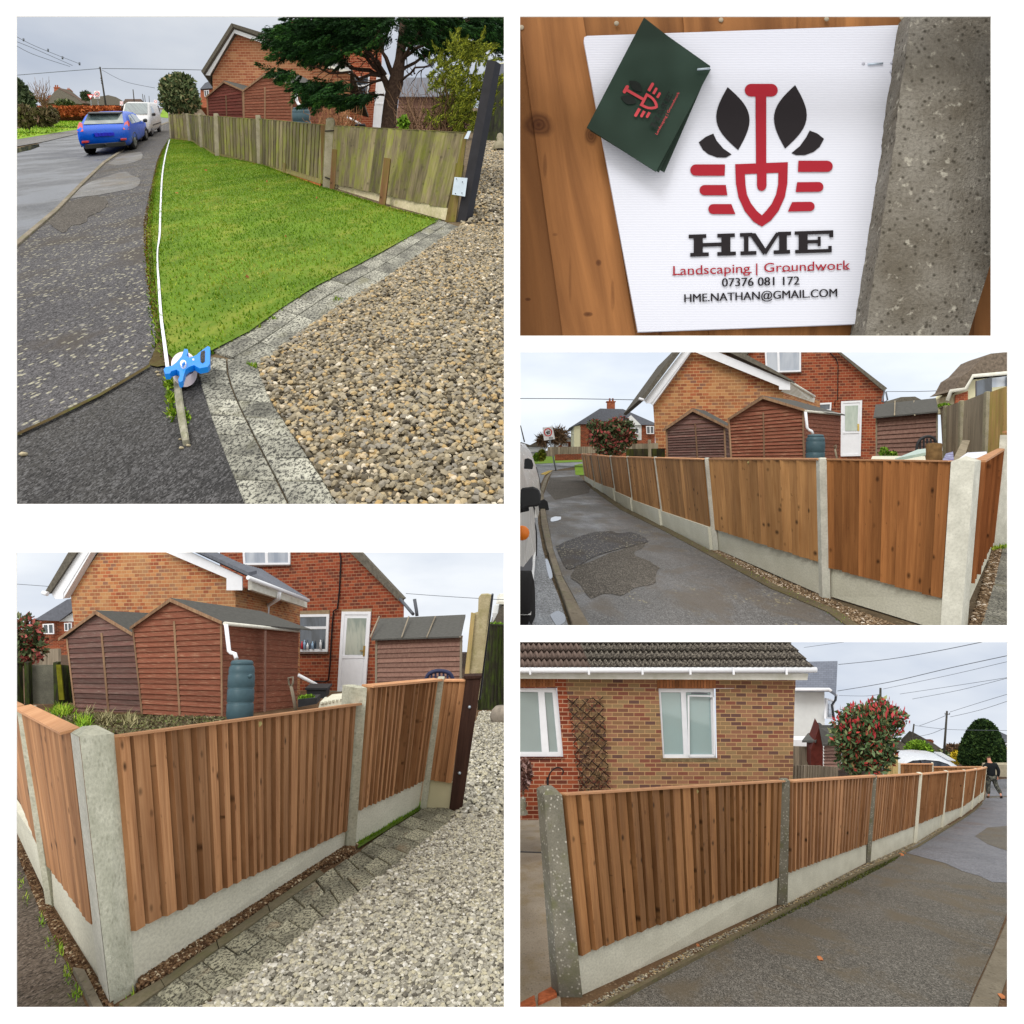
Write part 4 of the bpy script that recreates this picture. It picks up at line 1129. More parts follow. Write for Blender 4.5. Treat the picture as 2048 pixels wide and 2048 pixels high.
	C = thing('business_cards', 'stack of dark green business cards stapled over the upper left of the white sign', 'business cards', P2.W(1300, 340, DS - .05))
	for k in range(3):
		o = k * 7
		q = [(515 + o, 30 + o * .3), (780 - k * 2, 235 - k * 8), (592 - 22 + 14 * (1 - k) , 646), (285 + o * 1.2, 470 + o)]
		q = [(514, 30), (780, 236), (590 - k * 14, 640 + 2 * k), (286, 468)] if k == 2 else [(520 - k, 40), (778, 226 - 3 * k), (596 - k * 22, 646), (300, 480)]
		mb = MB(); z = DS - .012 - k * .02
		pts = [P2.W(X2(x), Y2(y), z - (.05 if i in (2, 3) else 0) ) for i, (x, y) in enumerate(q)]
		mb.prism(pts[::-1], (0, .006, 0)); mb.build('card', m_card, C)
	zc = lambda x, y: DS - .058 - .05 * max(0, min(1, (y - 100) / 450))
	cr = plain('card_print_red', srgb(176, 62, 70), .5, .3); cb = plain('card_print_black', srgb(22, 28, 26), .5, .3)
	# small logo on the card: map big-logo coords (centre 982,580) with rotation about 62 degrees anticlockwise... drawn on the card plane
	def cardmap(x, y):
		a = math.radians(-60); s_ = .27; dx, dy = (x - 982) * s_, (y - 590) * s_
		return (505 + dx * math.cos(a) - dy * math.sin(a), 352 + dx * math.sin(a) + dy * math.cos(a))
	def cp(x, y):
		u, v = cardmap(x, y); return P2.W(X2(u), Y2(v), zc(u, v))
	def cshp(parts, mat):
		mb = MB()
		for poly in parts:
			lift[0] += 1
			pts = [cp(x, y) * (1 - .00006 * (lift[0] % 40)) for x, y in poly]
			a = sum((pts[i].x * pts[(i + 1) % len(pts)].z - pts[(i + 1) % len(pts)].x * pts[i].z) for i in range(len(pts)))
			mb.face(pts if a > 0 else pts[::-1])
		o = mb.build('card_logo', mat, C)
		bm = bmesh.new(); bm.from_mesh(o.data); bmesh.ops.triangulate(bm, faces=bm.faces); bm.to_mesh(o.data); bm.free()
	cshp([leaf((847, 307), (889, 558), 66, 66), leaf((1116, 299), (1076, 552), 64, 66)], cb)
	cshp([stadium(915, 1047, 294, 345, 'B'), [(958, 340), (1001, 340), (1001, 612), (960, 612)]] + [[outer[i], outer[(i + 1) % 11], inner[(i + 1) % 11], inner[i]] for i in range(11)], cr)
	cshp([stadium(698, 837, 615, 660, 'L'), stadium(735, 840, 697, 738, 'L'), stadium(770, 862, 773, 813, 'L'), stadium(1127, 1266, 600, 645, 'R'), stadium(1124, 1229, 685, 724, 'R'), stadium(1104, 1194, 764, 801, 'R')], cr)
	cshp(tilt(H) + tilt(Mm) + tilt(E), cb)
	text('Landscaping | Groundwork', 630, 1336, 1056, 52, cr, .033, bold=.01, parent=C, proj=cp)
	mb = MB(); mb.tube([P2.W(X2(726), Y2(237), DS - .07), P2.W(X2(776), Y2(233), DS - .07)], .005, 6); mb.build('staple', m_galv, C)
	# the pitted concrete post at the right, chipped edge
	mb = MB(); ed = [(1850, 10)]
	key = [(1823, 32), (1815, 80), (1811, 122), (1801, 180), (1793, 245), (1790, 281), (1782, 330), (1775, 370), (1769, 420), (1760, 470), (1753, 522), (1744, 575), (1737, 620), (1727, 690)]
	L = []
	for (a, b) in zip(key[:-1], key[1:]):
		for q in range(6):
			L.append((a[0] + (b[0] - a[0]) * q / 6 + random.uniform(-1.0, 1.0), a[1] + (b[1] - a[1]) * q / 6))
	right = [(1931, 690), (1983, 522), (2060, 290), (2060, 10)]
	outl = L + right + [(1827, 10)]
	pt = thing('concrete_post', 'pitted old concrete fence post with a chipped edge at the right of the sign', 'post', P2.W(1830, 690, DP))
	# front face as grid strips so the texture has body
	front = [P2.W(x, y, DP) for x, y in outl][::-1]
	mb.prism(front, (0, .2, 0), [(p.x, p.z) for p in front])
	o = mb.build('shaft', m_conc_sign, pt)
	bm = bmesh.new(); bm.from_mesh(o.data); bmesh.ops.triangulate(bm, faces=bm.faces); bm.to_mesh(o.data); bm.free()
build_sign()
# ================================================================ view 5: long fence beside the path, house front behind
P5 = setp('street', (1040, 1284, 2016, 2016), (1027, 1271, 2090, 2046), 1524, 1.6, 1.0, up=(0, .12, 1))
def build_p5():
	ground_poly('ground', [(1000, 2044), (2120, 2044), (2120, 1527), (1000, 1527)], m_soil)
	# tarmac path, wet patch, kerb, road
	ground_poly('path', [(1190, 2044), (1205, 2010), (1350, 1933), (1520, 1846), (1649, 1782), (1725, 1746), (1805, 1706), (1870, 1668), (1925, 1637), (1952, 1618), (1968, 1600), (1972, 1580), (2120, 1580), (2120, 1700), (2015, 1822), (1986, 1899), (1950, 1975), (1925, 2044)], m_path5, .004)
	ground_poly('path', [(1806, 1704), (1870, 1668), (1925, 1637), (1952, 1618), (1972, 1596), (2120, 1590), (2120, 1725), (2016, 1765), (1985, 1764), (1960, 1752), (1925, 1742), (1890, 1726), (1855, 1717), (1830, 1710)], m_wet5, .008)
	ground_poly('path', [(2120, 1655), (2010, 1652), (1975, 1655), (1950, 1672), (1975, 1688), (2010, 1700), (2120, 1720)], m_path5, .012)
	ground_poly('road', [(2120, 1590), (1974, 1592), (1973, 1560), (2120, 1552)], m_wet5, .016)
	ground_poly('road', [(1990, 2044), (2024, 1930), (2200, 1650), (2200, 2044)], m_wet5, -.12)
	# kerb stones
	K = [((1922, 2046), (1984, 2046)), ((1942, 1996), (1998, 1996)), ((1986, 1899), (2030, 1899)), ((2030, 1800), (2068, 1800)), ((2080, 1700), (2110, 1700))]
	for i in range(len(K) - 1):
		(a, b), (c, d) = K[i], K[i + 1]
		mb = MB(); top = [P5.G(*a, .02), P5.G(*b, .02), P5.G(*d, .02), P5.G(*c, .02)]
		f = .985; top = [top[0], top[1], top[1].lerp(top[2], f), top[0].lerp(top[3], f)]
		mb.prism(top, -P5.n * .2, [guv(p) for p in top])
		tag(mb.build('kerb_stone', m_kerb, bevel=.012), 'speckled concrete kerb stones at the lower right edge of the street path', 'kerb', 'kerb stones right of the long path')
	# concrete drive left of the fence, with a brick edging
	ground_poly('path', [(1000, 2044), (1000, 1595), (1075, 1595), (1090, 1640), (1125, 2044)], m_path_conc, .006)
	mb = MB()
	mb.prism([P5.G(1034, 1640 + 62, .012), P5.G(1092, 1640 + 64, .012), P5.G(1092, 1640 + 66, .012), P5.G(1034, 1640 + 64, .012)], -P5.n * .01)
	tag(mb.build('drain_strip', m_rope), 'dark joint across the concrete drive left of the fence', 'drain')
	for (a, b) in (((1036, 2006), (1072, 1988)), ((1076, 1986), (1114, 1967))):
		mb = MB(); top = [P5.G(a[0], a[1] + 18, .03), P5.G(b[0], b[1] + 20, .03), P5.G(b[0] - 3, b[1], .03), P5.G(a[0], a[1], .03)]
		mb.prism(top, -P5.n * .08); tag(mb.build('edging_brick', m_brickline, bevel=.008), 'reddish edging bricks at the foot of the old corner post', 'brick', 'edging bricks by the drive')
	# narrow mossy edging + grit along the fence foot
	ed = [(1166, 2012), (1350, 1918), (1560, 1814), (1735, 1729), (1830, 1688), (1884, 1656), (1922, 1634), (1945, 1619), (1962, 1604)]
	mb = MB()
	for i in range(len(ed) - 1):
		a, b = ed[i], ed[i + 1]; da, db = (CUR.dg(a[1])), (CUR.dg(b[1]))
		w = lambda d: 62 / d
		o = lambda d: 30 / d
		A0, A1 = P5.G(a[0] + o(da) * 2.2, a[1] + o(da) * 1.4, .03), P5.G(a[0] + o(da) * 2.2 + w(da), a[1] + o(da) * 1.4 + w(da) * .42, .03)
		B0, B1 = P5.G(b[0] + o(db) * 2.2, b[1] + o(db) * 1.4, .03), P5.G(b[0] + o(db) * 2.2 + w(db), b[1] + o(db) * 1.4 + w(db) * .42, .03)
		mb.prism([A0, A1, B1, B0], -P5.n * .04, [guv(q) for q in (A0, A1, B1, B0)])
	m_edge = concrete('mossy_edging', srgb(98, 88, 68), srgb(120, 110, 88), fine=50, moss=srgb(92, 98, 56), sc=4)
	tag(mb.build('edging', m_edge), 'narrow mossy concrete edging along the foot of the long street fence', 'edging')
	pebbles('grit', m_grav1, [(1160, 2016), (1200, 2012), (1560, 1830), (1740, 1740), (1900, 1652), (1890, 1650), (1735, 1727), (1560, 1812), (1350, 1916)], 7000, .022, 1.8, .5)
	blades('moss', leafmat('moss_dark', [(0, srgb(46, 50, 30)), (1, srgb(98, 104, 52))], .9, .1), [(1360, 1938), (1420, 1905), (1560, 1838), (1700, 1770), (1790, 1722), (1800, 1712), (1660, 1776), (1550, 1832), (1450, 1884)], 2600, .022, .02)
	# leaves and litter on the tarmac
	for x, y, r in ((1803, 1709, 5), (1808, 1705, 4), (2003, 1992, 7), (1396, 1890, 4), (1640, 1916, 6)):
		mb = MB(); c = P5.G(x, y, .02); rr = r * P5.dg(y) / F
		mb.prism([c + Vector((rr * math.cos(a) * random.uniform(.6, 1), rr * 1.6 * math.sin(a), rr * .2 * math.sin(3 * a))) for a in [q * math.pi / 4 for q in range(8)]], (0, 0, -.003))
		tag(mb.build('fallen_leaf', m_copper), 'single brown fallen leaves lying on the tarmac beside the long fence', 'leaf', 'leaves on the tarmac path')
	# ---- fence
	t = thing('garden_fence', 'long new brown board fence on concrete posts curving away beside the grey tarmac path', 'fence', P5.G(1140, 2005))
	posts = [((1071, 1124, 1588), (1112, 1166, 2004), 6.35), ((1563, 1580, 1562), (1556, 1575, 1810), 0), ((1745, 1754, 1552), (1733, 1741, 1726), 0), ((1837, 1845, 1547), (1827, 1834, 1686), 0),
			 ((1891, 1897, 1543), (1881, 1887, 1655), 0), ((1928, 1932, 1541), (1919, 1924, 1634), 0), ((1951, 1954.5, 1538), (1941, 1945, 1619), 0), ((1964, 1967, 1536), (1956, 1959, 1606), 0), ((1971, 1974, 1534), (1964, 1967, 1600), 0)]
	D = [p[2] or P5.dg(p[1][2]) for p in posts]
	gt_R = [(1157, 1910), (1577, 1744), (1741, 1683), (1836, 1647), (1887, 1625), (1925, 1612), (1946, 1598), (1960, 1587)]
	gt_L = [None, (1557, 1754), (1733, 1687), (1828, 1651), (1882, 1628), (1920, 1614), (1942, 1599), (1957, 1588), (1965, 1582)]
	nb = [25, 24, 24, 22, 20, 18, 14, 8]
	for i, (tp, bt, _) in enumerate(posts):
		if i == 0: continue
		post(t, tp, bt, D[i], m_conc_old if i < 3 else m_conc_new, .1, crown=.12)
	# the first post shows two faces
	p0 = posts[0]
	post(t, (1088, 1124, 1590), (1119, 1166, 2004), D[0], m_conc_old, .16, crown=.2, dir=(-.32, 1, 0), label='mossy old corner post with white aggregate showing')
	for i in range(len(posts) - 1):
		tl = posts[i][0]; tr = posts[i + 1][0]; bl, br = posts[i][1], posts[i + 1][1]
		L = (tl[1] - (2 if i else 1), tl[2] + 2, gt_R[i][0] - 1, gt_R[i][1]); R = (tr[0] + 1, tr[2] + 1.5, gt_L[i + 1][0] + 1, gt_L[i + 1][1])
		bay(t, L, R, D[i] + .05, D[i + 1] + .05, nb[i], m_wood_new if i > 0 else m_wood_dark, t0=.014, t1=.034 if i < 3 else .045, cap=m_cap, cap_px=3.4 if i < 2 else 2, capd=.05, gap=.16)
		L = (gt_R[i][0] - 2, gt_R[i][1] - 1, bl[1] - 1, bl[2] + 4); R = (gt_L[i + 1][0] + 2, gt_L[i + 1][1] - 1, br[0] + 1, br[2] + 2)
		gboard(t, L, R, D[i] + .04, D[i + 1] + .04, m_conc_new)
	mb = MB(); mb.lathe(P5.W(1393, 1583, 1 / (.39 / (D[0] + .05) + .61 / (D[1] + .05)) - .03), (0, -1, 0), [(.019, -.03), (.019, .003), (0, .004)], 14)
	mb.build('maker_disc', m_disc, t)
	# return runs seen beyond
	t = thing('garden_fence', 'short far fence panel with one pale post behind the curved fence and silver car', 'fence', P5.W(1860, 1560, 40))
	post(t, (1793, 1801, 1526), (1793, 1801, 1570), 38, m_conc_new, .1); post(t, (1864, 1867, 1526), (1864, 1867, 1570), 41, m_conc_new, .1)
	bay(t, (1801, 1529, 1801, 1570), (1864, 1529, 1864, 1570), 38.2, 41, 9, m_wood_dark, cap=m_cap, cap_px=2)
	bay(t, (1867, 1535, 1867, 1570), (1972, 1535, 1972, 1570), 42, 44, 12, m_wood_dark, cap=m_cap, cap_px=2)
	# ---- house
	dH = 17.0
	fb = Facade((1590, 1560), dH, (1040, 1560), dH - .6, 22.0, 8.1)
	base = P5.W(1300, 1600, dH)
	h = thing('brick_house', 'long brick bungalow front with white gutter and two white windows behind the fence', 'house', base)
	W1 = ((1010, 1374), (1114, 1377), (1128, 1514), (1010, 1514)); W2 = ((1316, 1378), (1430, 1378), (1434, 1517), (1324, 1517))
	mb = MB()
	xl = 1146                                     # join between red and stock brick
	fb.poly(mb, [(1010, 1352), (1132, 1352), (1132, 1376), (1010, 1376)], 0, .02)
	fb.poly(mb, [(1114, 1376), (1132, 1376), (1160, 1515), (1127, 1515)], 0, .02)
	fb.poly(mb, [(1010, 1514), (1160, 1515), (1180, 1640), (1010, 1640)], 0, .02)
	mb.build('wall', m_brick5r, h)
	mb = MB()
	fb.poly(mb, [(1132, 1352), (1591, 1354), (1591, 1377), (1132, 1376)])
	fb.poly(mb, [(1132, 1376), (1317, 1376.5), (1326, 1517), (1160, 1515)])
	fb.poly(mb, [(1431, 1377), (1590, 1377), (1586, 1518), (1434, 1517)])
	fb.poly(mb, [(1160, 1515), (1587, 1518), (1582, 1640), (1180, 1640)])
	# end return
	A, B = fb.pt(1591, 1354), fb.pt(1580, 1640)
	mb.face([B, B + Vector((-.4, 3, 0)), A + Vector((-.4, 3, 0)), A], [(0, 0), (3, 0), (3, 3), (0, 3)])
	mb.build('wall', m_brick5, h)
	# soldier courses over the windows
	for x0, x1, y0, y1, n in ((1040, 1111, 1356, 1374, 11), (1314, 1432, 1357, 1377, 19)):
		mb = MB()
		for q in range(n):
			a = x0 + (x1 - x0) * q / n; b = x0 + (x1 - x0) * (q + .86) / n
			fb.poly(mb, [(a, y1), (b, y1), (b, y0), (a, y0)], .012, .03)
		mb.build('lintel', m_brickstock if False else plain('soldier_brick', srgb(156, 104, 70), .9, .1, var=.3, sc=3), h)
	fb.window(h, W1, (m_upvc, m_net), (.63 + .07,), (), 9, -.06, sill=7, sill_mat=plain('sill_maroon', srgb(84, 50, 50), .8, .2))
	fb.window(h, W2, (m_upvc, m_blind), (.46,), (), 7, -.06, sill=7, sill_mat=plain('sill_stone', srgb(150, 136, 104), .9, .1, var=.3, sc=8))
	mb = MB(); fb.poly(mb, [(1382, 1385), (1414, 1386), (1414, 1388.5), (1382, 1387.5)], .03, .02); mb.build('vent', m_grey_p, h)
	mb = MB(); fb.poly(mb, [(1376, 1390), (1428, 1391), (1428, 1393.5), (1376, 1392.5)], .02, .02); fb.poly(mb, [(1376, 1510), (1430, 1510), (1430, 1513), (1376, 1513)], .02, .02)
	fb.poly(mb, [(1375, 1390), (1378, 1390), (1379, 1513), (1376, 1513)], .02, .02); fb.poly(mb, [(1425, 1391), (1428, 1391), (1430, 1513), (1427, 1513)], .02, .02); mb.build('casement', m_upvc, h)
	# fascia, soffit, gutter, brackets
	mb = MB(); fb.poly(mb, [(1000, 1343), (1602, 1345), (1600, 1358), (1000, 1355)], .32, .32); mb.build('fascia', m_upvc_dirty, h)
	a, b = fb.pt(1000, 1338, .46), fb.pt(1611, 1337, .46)
	mb = MB(); mb.tube([a, b], .052, 12); mb.build('gutter', m_upvc, h)
	for x in (1052, 1166, 1270, 1363, 1447, 1550):
		mb = MB(); fb.poly(mb, [(x - 2, 1332), (x + 2, 1332), (x + 2.5, 1346), (x - 1, 1346)], .53, .03); mb.build('gutter_bracket', m_upvc, h)
	# pantiles: courses of rolled tiles
	for nm, mat, x0, x1 in (('roof', m_tile_clean, 985, 1172), ('roof', m_tile_lich, 1172, 1608)):
		mb = MB(); rows = 6; ys = [1334, 1319, 1304, 1289.5, 1276, 1262, 1249]
		for r_ in range(rows):
			n = int((x1 - x0) / 11.0)
			for q in range(n):
				for sgm in range(4):
					u0, u1 = q + sgm / 4, q + (sgm + 1) / 4
					sh = lambda r: (r - 0) * 7.0 * (1 if x0 < 1172 else 1)
					def P(u, row, lift):
						x = x0 + (x1 - x0) * u / n; wv = .035 * math.sin(2 * math.pi * u)
						y = ys[row]
						w = fb.pt(min(x, x1), y, .42 - row * .34)
						# roof pitch: move back with each course
						return w + Vector((0, -wv - lift, wv + lift * .6))
					if r_ + 1 <= rows:
						a0, a1 = P(u0, r_, .05), P(u1, r_, .05); b0, b1 = P(u0, r_ + 1, 0), P(u1, r_ + 1, 0)
						mb.face([a0, a1, b1, b0], [(u0 * .2, r_ * .3), (u1 * .2, r_ * .3), (u1 * .2, r_ * .3 + .3), (u0 * .2, r_ * .3 + .3)], (q * 7 + r_ * 13) % 10 / 10, True)
						c0, c1 = P(u0, r_, -.01), P(u1, r_, -.01)
						mb.face([c0, c1, a1, a0], None, 0.0)
		mb.build(nm, mat, h)
	# trellis
	tr = thing('trellis', 'dark wooden diamond trellis with dead climber fixed to the brick wall between the windows', 'trellis', fb.pt(1190, 1580, .1))
	mb = MB()
	tl, trr, brr, bl = Vector((1133, 1396)), Vector((1204, 1393)), Vector((1219, 1578)), Vector((1158, 1582))
	tp = lambda u, v: tl.lerp(trr, u).lerp(bl.lerp(brr, u), v)
	for k in range(-3, 11):
		for sg in (1, -1):
			u0, v0 = (0, k / 8) if sg == 1 else (1, k / 8)
			u1, v1 = (1, k / 8 + .36) if sg == 1 else (0, k / 8 + .36)
			pts = [(u0 + (u1 - u0) * q / 10, v0 + (v1 - v0) * q / 10) for q in range(11)]
			pts = [p for p in pts if -.01 <= p[1] <= 1.01]
			if len(pts) < 2: continue
			P_ = [tp(*p) for p in pts]; mb.tube([fb.pt(p.x, p.y, .06 + (.02 if sg == 1 else 0)) for p in (P_[0], P_[-1])], .009, 4)
	mb.build('lattice', m_rope if False else plain('dark_slats', srgb(60, 50, 46), .9, .1, var=.3), tr)
	pts = [fb.pt(*tp(random.random(), random.random() ** 1.0), .09) for _ in range(420)]
	leaves('climber', m_brush, np.array([tuple(p) for p in pts]), .035, tr, 2.6)
	# hanging basket bracket + planter plants at the far left
	mb = MB(); cv = catmull([(1089, 1573), (1090, 1555), (1094, 1540), (1104, 1530), (1115, 1530), (1120, 1537), (1117, 1543)], 5)
	mb.tube([fb.pt(x, y, .35) for x, y in cv], .014, 6); fb.poly(mb, [(1087, 1548), (1091, 1548), (1092, 1575), (1088, 1575)], .36, .03)
	tag(mb.build('hanging_bracket', m_rope), 'curled black iron hanging bracket on the red brick wall above the corner post', 'bracket')
	tree_thing('shrub', 'bare purple speckled shrub under the left window of the brick house', 'shrub', P5.W(1046, 1590, 12), [blob(1048, 1548, 12, 16, 30)], 500, .05, leafmat('heather', [(0, srgb(70, 40, 36)), (.8, srgb(120, 90, 80)), (1, srgb(210, 180, 180))]), .02)
	t = thing('garden_ornament', 'small grey stone ornament beside the corner post at the far left', 'ornament', P5.W(1046, 1628, 10.5))
	mb = MB(); mb.lathe(P5.W(1046, 1628, 10.5), (0, 0, 1), [(.06, 0), (.05, .03), (.03, .06), (.045, .1), (.03, .15), (.035, .18), (0, .21)], 12); mb.build('figure', m_conc_old, t)
	# ---- neighbour's white house
	w = thing('white_house', 'tall white rendered house with slate roof behind the end of the brick bungalow', 'house', P5.W(1620, 1530, 32))
	mb = MB(); mb.prism([P5.W(1584, 1540, 32), P5.W(1650, 1540, 32), P5.W(1649, 1383, 32), P5.W(1584, 1383, 32)], (1.2, 4, 0)); mb.build('wall', m_render_w, w)
	sl = NT('slate_courses'); bt = sl.n.new('ShaderNodeTexBrick'); sl.l.new(sl.vec(), bt.inputs['Vector']); bt.inputs['Scale'].default_value = 2.2; bt.inputs['Mortar Size'].default_value = .012
	bt.inputs['Color1'].default_value = srgb(112, 118, 132); bt.inputs['Color2'].default_value = srgb(100, 106, 120); bt.inputs['Mortar'].default_value = srgb(72, 76, 86)
	m_slc = sl.done(bt.outputs['Color'], .6, .35)
	mb = MB(); mb.prism([P5.W(1584, 1378, 31.5), P5.W(1658, 1378, 31.5), P5.W(1672, 1388, 31.6), P5.W(1675, 1322, 36), P5.W(1590, 1324, 36)], (0, 0, -.1), [(0, 0), (1.6, 0), (2, -.2), (2, 1.6), (0, 1.6)]); mb.build('roof', m_slc, w)
	mb = MB(); mb.tube([P5.W(1584, 1379, 31.3), P5.W(1658, 1379, 31.3)], .06, 8); mb.tube([P5.W(1658, 1379, 31.3), P5.W(1672, 1390, 33)], .06, 8); mb.build('gutter', m_upvc, w)
	fw = Facade((1650, 1440), 31.9, (1668, 1440), 34); fw.window(w, ((1650, 1396), (1667, 1400), (1665, 1438), (1649, 1437)), (m_upvc, m_glass_b), (), (), 3, .05)
	mb = MB(); mb.tube([P5.W(1672, 1390, 33), P5.W(1671, 1400, 33), P5.W(1664, 1410, 33), P5.W(1668, 1440, 33)], .05, 6); mb.build('downpipe', m_grey_p, w)
	mb = MB(); mb.prism([P5.W(1584, 1495, 30), P5.W(1623, 1495, 30), P5.W(1623, 1480, 30), P5.W(1584, 1480, 30)], (0, .5, 0)); o = mb.build('conservatory_roof', m_upvc, w)
	# satellite dish and red shed beside it
	ds = thing('satellite_dish', 'grey satellite dish by the white house wall above the red shed', 'satellite dish', P5.W(1636, 1460, 29))
	mb = MB(); mb.lathe(P5.W(1636, 1456, 29), (.3, -1, .2), [(0, 0), (.1, .01), (.17, .04)], 20); mb.build('dish', m_grey_p, ds)
	mb = MB(); mb.tube([P5.W(1636, 1458, 29), P5.W(1636, 1474, 29.2)], .02, 6); mb.build('arm', m_grey_p, ds)
	s = thing('garden_shed', 'narrow dark red garden shed between the white house and the photinia', 'shed', P5.W(1650, 1530, 26))
	mb = MB(); mb.prism([P5.W(1622, 1540, 26), P5.W(1646, 1540, 26), P5.W(1646, 1486, 26), P5.W(1639, 1452, 26), P5.W(1633, 1470, 26), P5.W(1622, 1500, 26)], (.2, 1, 0)); mb.build('end_wall', plain('maroon_wood', srgb(92, 44, 38), .8, .2, var=.2), s)
	mb = MB(); fs = Facade((1646, 1540), 26, (1680, 1540), 27); lap_wall(mb, fs, [(1646, 1482), (1680, 1480), (1680, 1540), (1646, 1540)], 9); mb.build('side_wall', shed1[2], s)
	mb = MB(); mb.prism([P5.W(1645, 1488, 25.8), P5.W(1690, 1482, 27), P5.W(1684, 1450, 28), P5.W(1638, 1450, 25.9)], (0, 0, -.06)); mb.prism([P5.W(1604, 1481, 26.8), P5.W(1632, 1481, 25.9), P5.W(1640, 1464, 26.6), P5.W(1616, 1466, 27.2)], (0, 0, -.06)); mb.build('roof', shed1[3], s)
	gf = thing('grey_fence', 'weathered grey board fence between the brick house and the red shed', 'fence', P5.W(1600, 1560, 24))
	bay(gf, (1584, 1492, 1584, 1545), (1622, 1493, 1622, 1545), 27, 27, 8, m_wood_grey)
	bay(gf, (1582, 1530, 1580, 1580), (1642, 1531, 1640, 1575), 20, 21, 10, m_wood_grey); bay(gf, (1642, 1532, 1640, 1575), (1676, 1534, 1676, 1570), 21, 22, 6, m_wood_grey)
	mb = MB(); gold = thing('garden_gate', 'pale golden wooden gate to the right of the photinia', 'gate', P5.W(1785, 1560, 34))
	bay(gold, (1768, 1512, 1768, 1560), (1796, 1508, 1796, 1560), 34, 34, 5, m_wood_pale)
	# photinia
	d = 23
	bl = [blob(1735, 1432, d, 62, 26), blob(1705, 1455, d, 48, 30), blob(1768, 1440, d, 48, 34), blob(1690, 1478, d, 34, 30), blob(1740, 1480, d, 62, 40), blob(1735, 1525, d, 46, 34), blob(1700, 1520, d, 30, 30), blob(1775, 1510, d, 22, 24), blob(1760, 1412, d, 26, 18)]
	t = tree_thing('photinia_shrub', 'big photinia shrub with green leaves and red shoot tips behind the long fence', 'shrub', P5.W(1735, 1580, d), bl, 5200, .082, m_photinia, .045, None, m_twig, asp=2.0, shell=.3, jitter=1.4, nl=70)
	P_, dd = blob_points([b for b in bl if b[0].z > P5.W(0, 1462, 23).z], 300, .85); P_ = P_ + np.array([0, -.1, .06]); leaves('foliage', leafmat('red_shoots', [(0, srgb(168, 40, 52)), (1, srgb(206, 84, 92))]), P_, .06, t, 2.6, np.array([[0, 0, 1.]]).repeat(len(P_), 0) + dd * .4, .35)
	# distant: poles, wires, bushes, roofs, hedge, yew, forsythia
	upole('wooden pole rising straight out of the photinia shrub', (1761, 1376), (1760, 1430), 60, 5)
	upole('tall dark utility pole left of the dome shaped yew', (1894, 1422), (1887, 1520), 70, 4.6, arms=((.06, 2.2),))
	upole('short leaning utility pole above the bright green bush', (1828, 1448), (1820, 1512), 80, 3.6)
	wr = [((1608, 1295), (1688, 1284)), ((1677, 1329), (1780, 1318), (1880, 1301), (1964, 1284)), ((1675, 1382), (1780, 1364), (1900, 1336), (2016, 1311)), ((1766, 1378), (1900, 1350), (2016, 1323)),
		  ((1800, 1388), (1900, 1373), (2016, 1355)), ((1825, 1398), (1920, 1380), (2016, 1356)), ((1830, 1451), (1900, 1459), (2016, 1461)), ((1838, 1452), (1870, 1440), (1894, 1430)), ((1900, 1424), (1960, 1405), (2016, 1388)), ((1900, 1434), (1960, 1420), (2016, 1402)), ((1678, 1391), (1730, 1392), (1758, 1389)), ((1828, 1474), (1860, 1468), (1890, 1456))]
	for i, q in enumerate(wr): wire('thin overhead wires crossing the pale sky above the long fence', q, 60, 45, .02 if i in (1, 2) else .012, 'wires over the street fence')
	hill_house('brown tiled hipped roof with red chimney behind the bright bush', [([(1845, 1524), (1886, 1524), (1886, 1500), (1845, 1500)], m_brick5r)], [([(1838, 1500), (1856, 1482), (1868, 1487), (1890, 1502), (1890, 1512), (1838, 1512)], m_tile_dk)], 95, None, chim=(1859, 1867, 1482, 1494), depth=4)
	hill_house('grey brown roof slope partly hidden by the photinia', [([(1780, 1530), (1812, 1530), (1812, 1505), (1780, 1505)], m_render_c)], [([(1776, 1512), (1806, 1486), (1815, 1492), (1815, 1512)], m_tile_dk)], 92, None, depth=4)
	tree_thing('round_bush', 'bright green rounded bush beyond the silver car roof', 'bush', P5.W(1836, 1524, 75), [blob(1838, 1503, 75, 27, 22), blob(1826, 1508, 75, 18, 16), blob(1850, 1508, 75, 16, 15)], 2600, .22, m_bush, .2)
	tree_thing('brown_bush', 'reddish brown bare bush between the utility pole and the yew', 'bush', P5.W(1905, 1520, 78), [blob(1905, 1505, 78, 16, 15), blob(1922, 1502, 78, 12, 12)], 1400, .2, m_brush, .2, asp=3)
	tree_thing('olive_bush', 'dark olive bush at the foot of the tall utility pole', 'bush', P5.W(1885, 1522, 76), [blob(1884, 1512, 76, 16, 12)], 900, .2, m_laurel, .2)
	for lb, x, y, rx, ry in (('yellow forsythia in bloom at the left foot of the yew', 1914, 1514, 11, 11), ('yellow forsythia in bloom right of the yew behind the walker', 2008, 1512, 11, 18)):
		tree_thing('forsythia_bush', lb, 'bush', P5.W(x, y + ry, 66), [blob(x, y, 66, rx, ry), blob(x - 4, y + 5, 66, rx * .7, ry * .6)], 900, .2, m_forsy, .1)
	d = 62; yb = [blob(1966, 1510, d, 44, 34), blob(1968, 1480, d, 27, 41), blob(1967, 1490, d, 34, 44), blob(1966, 1500, d, 40, 42), blob(1965, 1518, d, 46, 22)]
	tree_thing('yew_topiary', 'large clipped dome shaped dark green yew beside the walking man', 'topiary tree', P5.W(1965, 1532, d), yb, 20000, .2, m_yew, .3, shell=.95, asp=1.4)
	hg = thing('beech_hedge', 'low brown clipped hedge behind the silver car roof', 'hedge', P5.W(1830, 1525, 68))
	P_ = np.array([tuple(P5.W(x, y, 68 + z)) for x, y, z in zip(rng.uniform(1796, 1866, 1500), rng.uniform(1510, 1530, 1500), rng.uniform(-.6, 1.5, 1500))])
